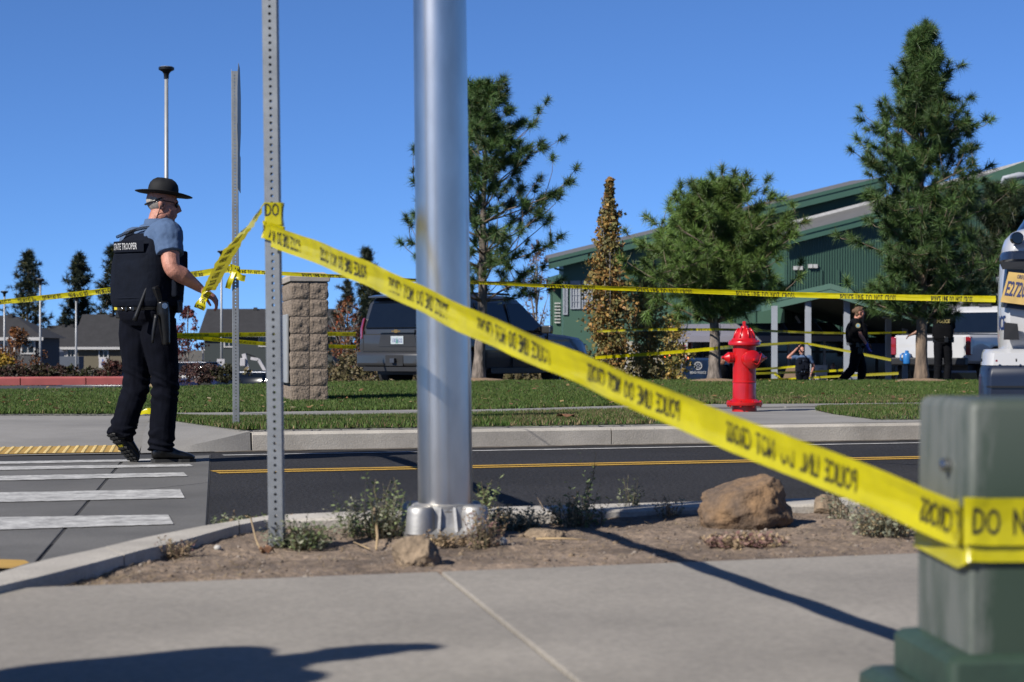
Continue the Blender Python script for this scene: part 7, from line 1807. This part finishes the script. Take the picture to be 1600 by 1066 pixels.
gear_box(f_, pb_+V(-.185, -.03, .03), (.07, .05, .05), print_white, 'white_pouch', rt, fw); gear_box(f_, pb_+rt*.20+V(.0, 0, -.07), (.05, .07, .20), black_metal, 'holster', rt, fw, .015)
for dz in (-.02, -.13, -.22): gear_box(f_, FT['chest']+fw*.165+rt*.05+V(0, 0, dz), (.10, .06, .09), MATS['black_vest'], 'vest_pouch', rt, fw, .012)
for dz in (.0, -.05): MB().ell(FT['chest']+fw*.205+rt*.08+V(0, 0, -.25+dz), (.01, .01, .01), None, 8, 6).build('stud', silver, f_)
# ---------------- bald officer with his hand on his head
ML = P(1254, 545, 60); ML.z = -.95
J = dict(pelvis=(0, 0, .98), chest=(0, 0, 1.40), neck=(0, 0, 1.525), head=(-.02, -.02, 1.66), sh_a=(-.205, 0, 1.46), el_a=(-.44, -.05, 1.46), wr_a=(-.16, -.03, 1.745),
         sh_b=(.205, 0, 1.46), el_b=(.34, .04, 1.20), wr_b=(.24, -.12, .99), hip_a=(-.09, 0, .92), kn_a=(-.10, -.03, .50), an_a=(-.11, 0, .10), hip_b=(.09, 0, .92), kn_b=(.11, -.03, .50), an_b=(.12, 0, .10),
         heel_a=(-.11, .06, 0), toe_a=(-.14, -.2, 0), heel_b=(.12, .06, 0), toe_b=(.16, -.2, 0))
m_, MT = person('person', 'bald officer in sunglasses with one hand raised to his head', ML, J, math.pi, math.pi, shirt=shirt_blue, vest=vest_m, voxel=.012, headp=.18, hands=dict(a=dict(d=V(.5, -.1, .75), pn=V(.7, 0, -.5), curl=.5, th=1), b=dict(d=V(-.15, -.4, -.9), pn=V(-1, 0, 0), curl=.7, th=1)))
hc_ = MT['head']; Rm = MT['Rm']
for sx in (-1, 1): MB().ell(hc_+Rm @ V(sx*.036, .088, .012), (.034, .012, .022), Rm, 12, 8).build('sunglass_lens', glass_dark, m_, True)
mb = MB(); mb.ell(hc_+Rm @ V(0, .080, -.075), (.030, .018, .022), Rm, 12, 8); mb.build('goatee', hair_grey, m_, True)
rt, fw = MT['rt'], MT['fw']
for x, z, sz in ((-.09, -.22, (.10, .05, .13)), (.03, -.22, (.10, .05, .13)), (.11, -.05, (.09, .05, .12)), (-.09, -.02, (.09, .04, .08))): gear_box(m_, MT['chest']+rt*x+fw*.175+V(0, 0, z), sz, vest_m, 'vest_pouch', rt, fw, .012)
mb = MB(); mb.lathe([(.034, 0), (.03, .008)], (0, 0, 0), 7, fw.to_track_quat('Z', 'Y').to_matrix()); mb.v = [p+MT['chest']+fw*.182-rt*.0+V(0, 0, -.02) for p in mb.v]; mb.build('badge', silver, m_)
for x in (-.03, .05): MB().ell(MT['pel']+fw*.16+rt*x+V(0, 0, .055), (.016, .008, .022), None, 8, 6).build('buckle', silver, m_)
for x in (-.18, .18): gear_box(m_, MT['pel']+rt*x+fw*.03+V(0, 0, .0), (.07, .09, .16), leather, 'holster', rt, fw, .012)
mb = MB(); w_ = MT['J']['wr_b']; mb.tube([w_+V(.01, .01, .03), w_+V(.006, .006, .012)], .036, 12); mb.build('wrist_watch', black_metal, m_)
# ---------------- officer behind the pine trunk, back to us, hand on the tape
OL = P(1471, 545, 42.2); OL.z = -.06
J = dict(pelvis=(.03, 0, .98), chest=(.02, 0, 1.40), neck=(.0, .01, 1.53), head=(-.06, .03, 1.67), sh_a=(-.22, .02, 1.46), el_a=(-.42, .02, 1.24), wr_a=(-.62, .05, 1.14), sh_b=(.21, -.03, 1.46), el_b=(.25, .10, 1.19), wr_b=(.16, .30, 1.05),
         hip_a=(-.06, 0, .92), kn_a=(-.07, .0, .50), an_a=(-.10, .0, .10), hip_b=(.12, 0, .92), kn_b=(.15, .03, .50), an_b=(.11, 0, .10), heel_a=(-.11, -.06, 0), toe_a=(-.16, .2, 0), heel_b=(.10, -.06, 0), toe_b=(.16, .2, 0))
o_, OT = person('person', 'officer in black standing behind the tallest pine trunk, arm stretched to the tape', OL, J, math.radians(12), math.radians(-30), cloth=cloth_black, shirt=cloth_black, vest=MATS['black_vest'], skin=skin_d, voxel=.012, sleeve=.70)
hc_ = OT['head']; Rm = OT['Rm']; mb = MB(); mb.ell(hc_+Rm @ V(0, -.018, .036), (.082, .098, .09), Rm, 18, 12); mb.build('hair', mat('black_hair', (.02, .016, .013), .7), o_, True)
patch(o_, OT['J']['sh_a'].lerp(OT['J']['el_a'], .25)+V(-.05, -.066, .02), .045, (-.5, -1, .1), pm1, pm2)
rt, fw = OT['rt'], OT['fw']; yel = mat('vest_print', (.45, .36, .12), .7)
text_obj('POLICE', .07, Matrix.Translation(OT['chest']-fw*.178+V(.02, 0, .02)) @ Matrix.Rotation(-math.radians(12), 4, 'Z') @ Matrix.Rotation(math.radians(90), 4, 'X'), yel, o_, xs=.8, bold=.02)
for a in (-2.6, -1.2, -.3): gear_box(o_, OT['pel']+V(0, 0, .05)+rt*math.cos(a)*.20+fw*math.sin(a)*.16, (.08, .06, .12), leather, 'belt_pouch', rt, fw, .01)
# ---------------- small background figures
def seated(px, d, zg, lb, skin, hairm, cl, face=math.pi):
    L_ = P(px, 545, d); L_.z = zg
    J = dict(pelvis=(0, 0, .46), chest=(0, -.05, .86), neck=(0, -.06, .985), head=(0, -.08, 1.12), sh_a=(-.19, -.05, .92), el_a=(-.24, -.15, .66), wr_a=(-.10, -.32, .58), sh_b=(.19, -.05, .92), el_b=(.24, -.15, .66), wr_b=(.10, -.32, .58),
             hip_a=(-.09, -.05, .44), kn_a=(-.12, -.45, .46), an_a=(-.12, -.42, .10), hip_b=(.09, -.05, .44), kn_b=(.12, -.45, .46), an_b=(.12, -.42, .10), heel_a=(-.12, -.36, 0), toe_a=(-.12, -.6, 0), heel_b=(.12, -.36, 0), toe_b=(.12, -.6, 0))
    r_, t_ = person('person', lb, L_, J, math.pi, face, cloth=cl, shirt=cl, skin=skin, voxel=.016, wrinkle=0, belt=False, sleeve=1.8)
    hc = t_['head']; R_ = t_['Rm']; mb = MB(); mb.ell(hc+R_ @ V(0, -.02, .04), (.085, .098, .09), R_, 14, 10); mb.ell(hc+R_ @ V(0, -.06, -.06), (.075, .05, .10), R_, 12, 8); link('hair', remeshed(mb, .014, 2), hairm, r_, True)
    MB().box((0, .02, .22), (.42, .42, .05)).build('seat_box', dark_in, r_) if False else None
    return r_
def folding_chair(px, d, zg, lb):
    L_ = P(px, 545, d); s_ = thing('folding_chair', lb, 'chair', V(L_.x, d, zg)); MB().box((0, .02, .36), (.46, .42, .04)).build('seat', dark_in, s_); MB().box((0, .26, .66), (.46, .04, .36)).build('backrest', dark_in, s_)
    for sx in (-1, 1):
        for y in (-.18, .25): MB().tube([V(sx*.21, y, 0), V(sx*.21, y, .36 if y < 0 else .8)], .014, 6).build('leg', galv, s_)
bh_ = MATS['black_hair']
seated(1301, 67, -.95, 'dark-haired person seated in the shade under the canopy', skin_d, bh_, cloth_black); folding_chair(1301, 67.05, -.95, 'dark folding chair under the seated person')
def standing(px, ytop, d, lb, hgt, cl, sk, face=math.pi, cap=None, hairm=None, zg=None, arms='down', k=1.0, loc=None):
    L_ = loc if loc is not None else P(px, 545, d)
    if loc is None: L_.z = HC+(HOR-ytop)/F*d-hgt if zg is None else zg
    q = hgt/1.80; rt, fw = frame(face)
    def B(x, y, z): return tuple(rt*(x*q)+fw*(y*q)+V(0, 0, z*q))
    if arms == 'camera': wa, ea, wb_, eb = B(-.05, .20, 1.62), B(-.24, .14, 1.36), B(.08, .22, 1.60), B(.26, .12, 1.36)
    else: wa, ea, wb_, eb = B(-.26, .10, .92), B(-.27, -.02, 1.17), B(.26, .10, .92), B(.27, -.02, 1.17)
    J = dict(pelvis=B(0, 0, .98), chest=B(0, 0, 1.40), neck=B(0, 0, 1.525), head=B(0, .02, 1.665), sh_a=B(-.205, 0, 1.46), el_a=ea, wr_a=wa, sh_b=B(.205, 0, 1.46), el_b=eb, wr_b=wb_, hip_a=B(-.09, 0, .92), kn_a=B(-.10, .03, .50), an_a=B(-.11, 0, .10), hip_b=B(.09, 0, .92), kn_b=B(.10, .03, .50), an_b=B(.11, 0, .10), heel_a=B(-.11, -.06, 0), toe_a=B(-.13, .2, 0), heel_b=B(.11, -.06, 0), toe_b=B(.13, .2, 0))
    r_, t_ = person('person', lb, L_, J, face, face, k=q*k, cloth=cl, shirt=cl, skin=sk, voxel=.015, wrinkle=0, sleeve=1.7, belt=False)
    hc = t_['head']; R_ = t_['Rm']; mb = MB(); mb.ell(hc+R_ @ V(0, -.018, .038), (.083, .098, .09), R_, 14, 10); link('hair' if not cap else 'cap', remeshed(mb, .012, 2), cap or hairm or bh_, r_, True)
    if cap: mb = MB(); mb.ell(hc+R_ @ V(0, .10, .055), (.06, .06, .008), R_, 12, 6); mb.build('cap_peak', cap, r_, True)
    return r_, t_
standing(1016, 571, 52, 'officer in a dark cap, head just above the tape left of the police SUV', 1.78, cloth_black, skin_m, math.pi+.2, cap=cloth_black)
standing(1128, 556, 56, 'person in dark clothes partly hidden behind the low pine trunk', 1.72, cloth_black, skin_d, math.pi*.8)
# ---------------- press photographers outside the frame, whose shadows fall on the pavement
standing(0, 0, 0, 'bystander in dark jacket and cap standing just left of the frame', 1.76, cloth_black, skin_m, math.radians(66), cap=cloth_black, loc=V(-1.98, 2.93, .11), k=1.06)
standing(0, 0, 0, 'second bystander in dark clothes farther left of the frame', 1.70, cloth_black, skin_m, math.radians(130), hairm=bh_, loc=V(-2.86, 2.76, .11))
# ================================================================== the other tapes
pB = P(420, 332, 6.95); hand = hand_b+V(.055, -.02, -.045)
tape([tuple(pB+V(-.035, .0, 0)), tuple(P(388, 352, 8.0)), tuple(P(360, 388, 9.6)), tuple(P(340, 425, 11.6)), tuple(hand+V(0, -.05, .03))], 'yellow tape running from the near post to the hand of the trooper', w=.10, n=120, ripple=.01, ups=[(.35, 0, .75), (.65, -.2, .6), (.8, -.3, .35), (.9, -.3, .25), (.9, -.2, .2)], period=.7, mirror=True)
tape([tuple(hand+V(0, -.05, .03)), tuple(hand+V(-.03, -.06, -.03)), tuple(hand+V(-.06, -.05, -.09))], 'loose yellow tape end hanging from the trooper fist', w=.075, n=30, ups=[(.9, -.2, .2), (.6, -.3, .5), (.5, 0, .5)], ripple=.01)
pz2 = P(367, 424, 15.8)
# left run: behind the trooper and out of frame
tape([tuple(P(-70, 479, 21.5)), tuple(P(60, 466, 19.5)), tuple(P(175, 453, 18.0)), tuple(P(270, 434, 16.8)), tuple(pz2+V(-.03, .0, .02))], 'yellow tape running left from the far post behind the trooper', w=.052, n=160, ripple=.012, toff=-.002, ups=[(0, -.6, 1)]*5, clip=.46)
# right run: half folded, from the far post to the white police vehicle
tape([tuple(pz2+V(.03, -.01, 0)), tuple(P(640, 437, 14.6)), tuple(P(900, 448, 13.5)), tuple(P(1200, 459, 12.4)), tuple(P(1400, 464.5, 11.6)), tuple(P(1556, 467.5, 10.6))], 'thin folded yellow tape stretched across the street to the white police vehicle', w=.034, n=300, ripple=.006, toff=-.010, clip=.47, period=.82, ups=[(0, -.3, 1), (0, -1.4, 1), (0, -1.2, 1), (0, -.5, 1), (0, -.2, 1), (0, 0, 1)])
# knot on the far post
tape([tuple(pz2+V(-.032, .01, .03)), tuple(pz2+V(-.033, -.032, .02)), tuple(pz2+V(.033, -.032, .0)), tuple(pz2+V(.034, .02, -.01))], 'yellow tape wound round the far perforated post', w=.075, n=60, phase=.2, lin=True)
tape([tuple(pz2+V(0, -.04, -.0)), tuple(pz2+V(.05, -.06, -.05)), tuple(pz2+V(.09, -.05, -.06))], 'short loose tape end at the right of the far post', w=.05, n=20, ripple=.01, text=False, ups=[(0, -.3, 1), (.4, 0, .8), (.2, 0, 1)])
tape([tuple(pz2+V(0, -.04, -.01)), tuple(pz2+V(-.03, -.06, -.08)), tuple(pz2+V(-.05, -.05, -.14))], 'short loose tape end hanging left of the far post', w=.045, n=20, ripple=.01, text=False, ups=[(1, -.3, .3), (1, 0, .4), (.8, 0, .4)])
# tapes in the background
st_b = P(236, 600, 33.2); st_b.z = .12; stk = thing('wooden_stake', 'thin wooden stake behind the trooper carrying two tapes', 'stake', st_b)
MB().box((0, 0, .45), (.04, .04, .95)).build('shaft', straw, stk); MB().box((0, 0, .94), (.05, .05, .04)).build('head', straw, stk)
suv_l = P(556, 522, 37.0)
tape([tuple(P(236, 524, 33.2)), tuple(P(360, 523, 34.0)), tuple(P(470, 522, 35.5)), tuple(P(556, 522, 36.9))], 'upper background tape from the stake to the grey SUV', w=.076, n=80, ups=[(0, -.4, 1)]*4)
tape([tuple(P(236, 521, 33.2)), tuple(P(330, 530, 34.0)), tuple(P(440, 539, 35.5)), tuple(P(556, 542, 36.9))], 'lower background tape crossing to the grey SUV bumper', w=.07, n=80, ups=[(0, -.5, 1)]*4)
tape([tuple(P(933, 518, 40.5)), tuple(P(1010, 515.5, 37.5)), tuple(P(1100, 515, 34.55)), tuple(P(1126, 515, 34.5)), tuple(P(1180, 516.5, 36)), tuple(P(1270, 520, 39)), tuple(P(1350, 521, 41)), tuple(P(1416, 519.5, 42.2))], 'background tape from the SUV past the low pine to the officer hand', w=.045, n=160, ups=[(0, -.5, 1)]*8, period=1.0)
tape([tuple(P(930, 559, 40)), tuple(P(1020, 553, 37)), tuple(P(1104, 546, 34.5)), tuple(P(1122, 544, 34.45))], 'low background tape ending at the low pine trunk', w=.06, n=70, ups=[(0, -.3, 1)]*4, text=False)
tape([tuple(P(1108, 545, 34.6)), tuple(P(1185, 539.5, 45)), tuple(P(1242, 536, 60)), tuple(P(1262, 537, 62.7))], 'background tape from the pine trunk to the middle canopy post', w=.065, n=70, text=False)
tape([tuple(P(1262, 537, 62.7)), tuple(P(1320, 548, 55)), tuple(P(1360, 556, 50)), tuple(P(1403, 564.5, 44.2))], 'background tape falling from the canopy post to the white pickup', w=.07, n=60, text=False)
tape([tuple(P(1150, 596, 58)), tuple(P(1240, 592, 62.4)), tuple(P(1310, 588, 55)), tuple(P(1404, 583.5, 44.3))], 'lowest background tape at the striding officer feet', w=.065, n=70, text=False)
tape([tuple(P(1172, 578, 60)), tuple(P(1210, 575.5, 62.6)), tuple(P(1262, 571, 62.65))], 'short tape between the canopy posts behind the hydrant', w=.065, n=30, text=False)
tape([tuple(P(1172, 584, 60)), tuple(P(1210, 583, 62.6)), tuple(P(1290, 580, 64.5)), tuple(P(1323, 578, 62.4))], 'second short tape between the canopy posts', w=.07, n=30, text=False)
tape([tuple(P(1210, 584, 62.7)), tuple(P(1216, 588, 62.6)), tuple(P(1219, 592, 62.6))], 'loose tape tail on the left canopy post', w=.07, n=12, text=False)
# scrap of tape on the pavement behind the trooper
q = G(232, 649, .17); tape([tuple(q+V(-.08, 0, .02)), tuple(q+V(0, 0, .04)), tuple(q+V(.08, .03, .02))], 'crumpled scrap of yellow tape on the walk behind the trooper', w=.07, n=20, text=False, ups=[(0, 1, .5), (.3, .6, .8), (0, 1, .3)], ripple=.02)
e_ = P(-70, 479, 21.5); sk2 = thing('wooden_stake', 'wooden stake on the lawn holding the left end of the tape', 'stake', V(e_.x, e_.y+.02, .15))
MB().box((0, .03, (e_.z-.15)/2), (.04, .04, e_.z-.15+.12)).build('shaft', straw, sk2); MB().box((0, .03, e_.z-.08), (.05, .05, .04)).build('head', straw, sk2)
# alike things share a group
GR = {'weed': 'weeds beside the road', 'twig': 'twigs and straws on the dirt', 'leaf': 'fallen leaves', 'boulder': 'rocks on the dirt strip', 'barrier_tape': 'yellow barrier tapes', 'sign_post': 'perforated steel posts', 'lamp_post': 'lamp posts', 'parked_car': 'cars parked beyond the lawn', 'parking_sign': 'parking lot signs', 'house': 'houses on the left', 'wooden_stake': 'wooden stakes', 'pine_tree': 'pines by the lawn', 'columnar_tree': 'autumn trees by the building', 'autumn_shrub': 'autumn shrubs', 'low_shrub': 'low shrubs beyond the lawn', 'mulch_ring': 'mulch rings', 'pebble': 'pale pebbles on the dirt', 'person': 'people on the scene'}
for o in list(COL.objects):
    if o.parent is None and 'label' in o and 'group' not in o and o.name.split('.')[0] in GR: o['group'] = GR[o.name.split('.')[0]]
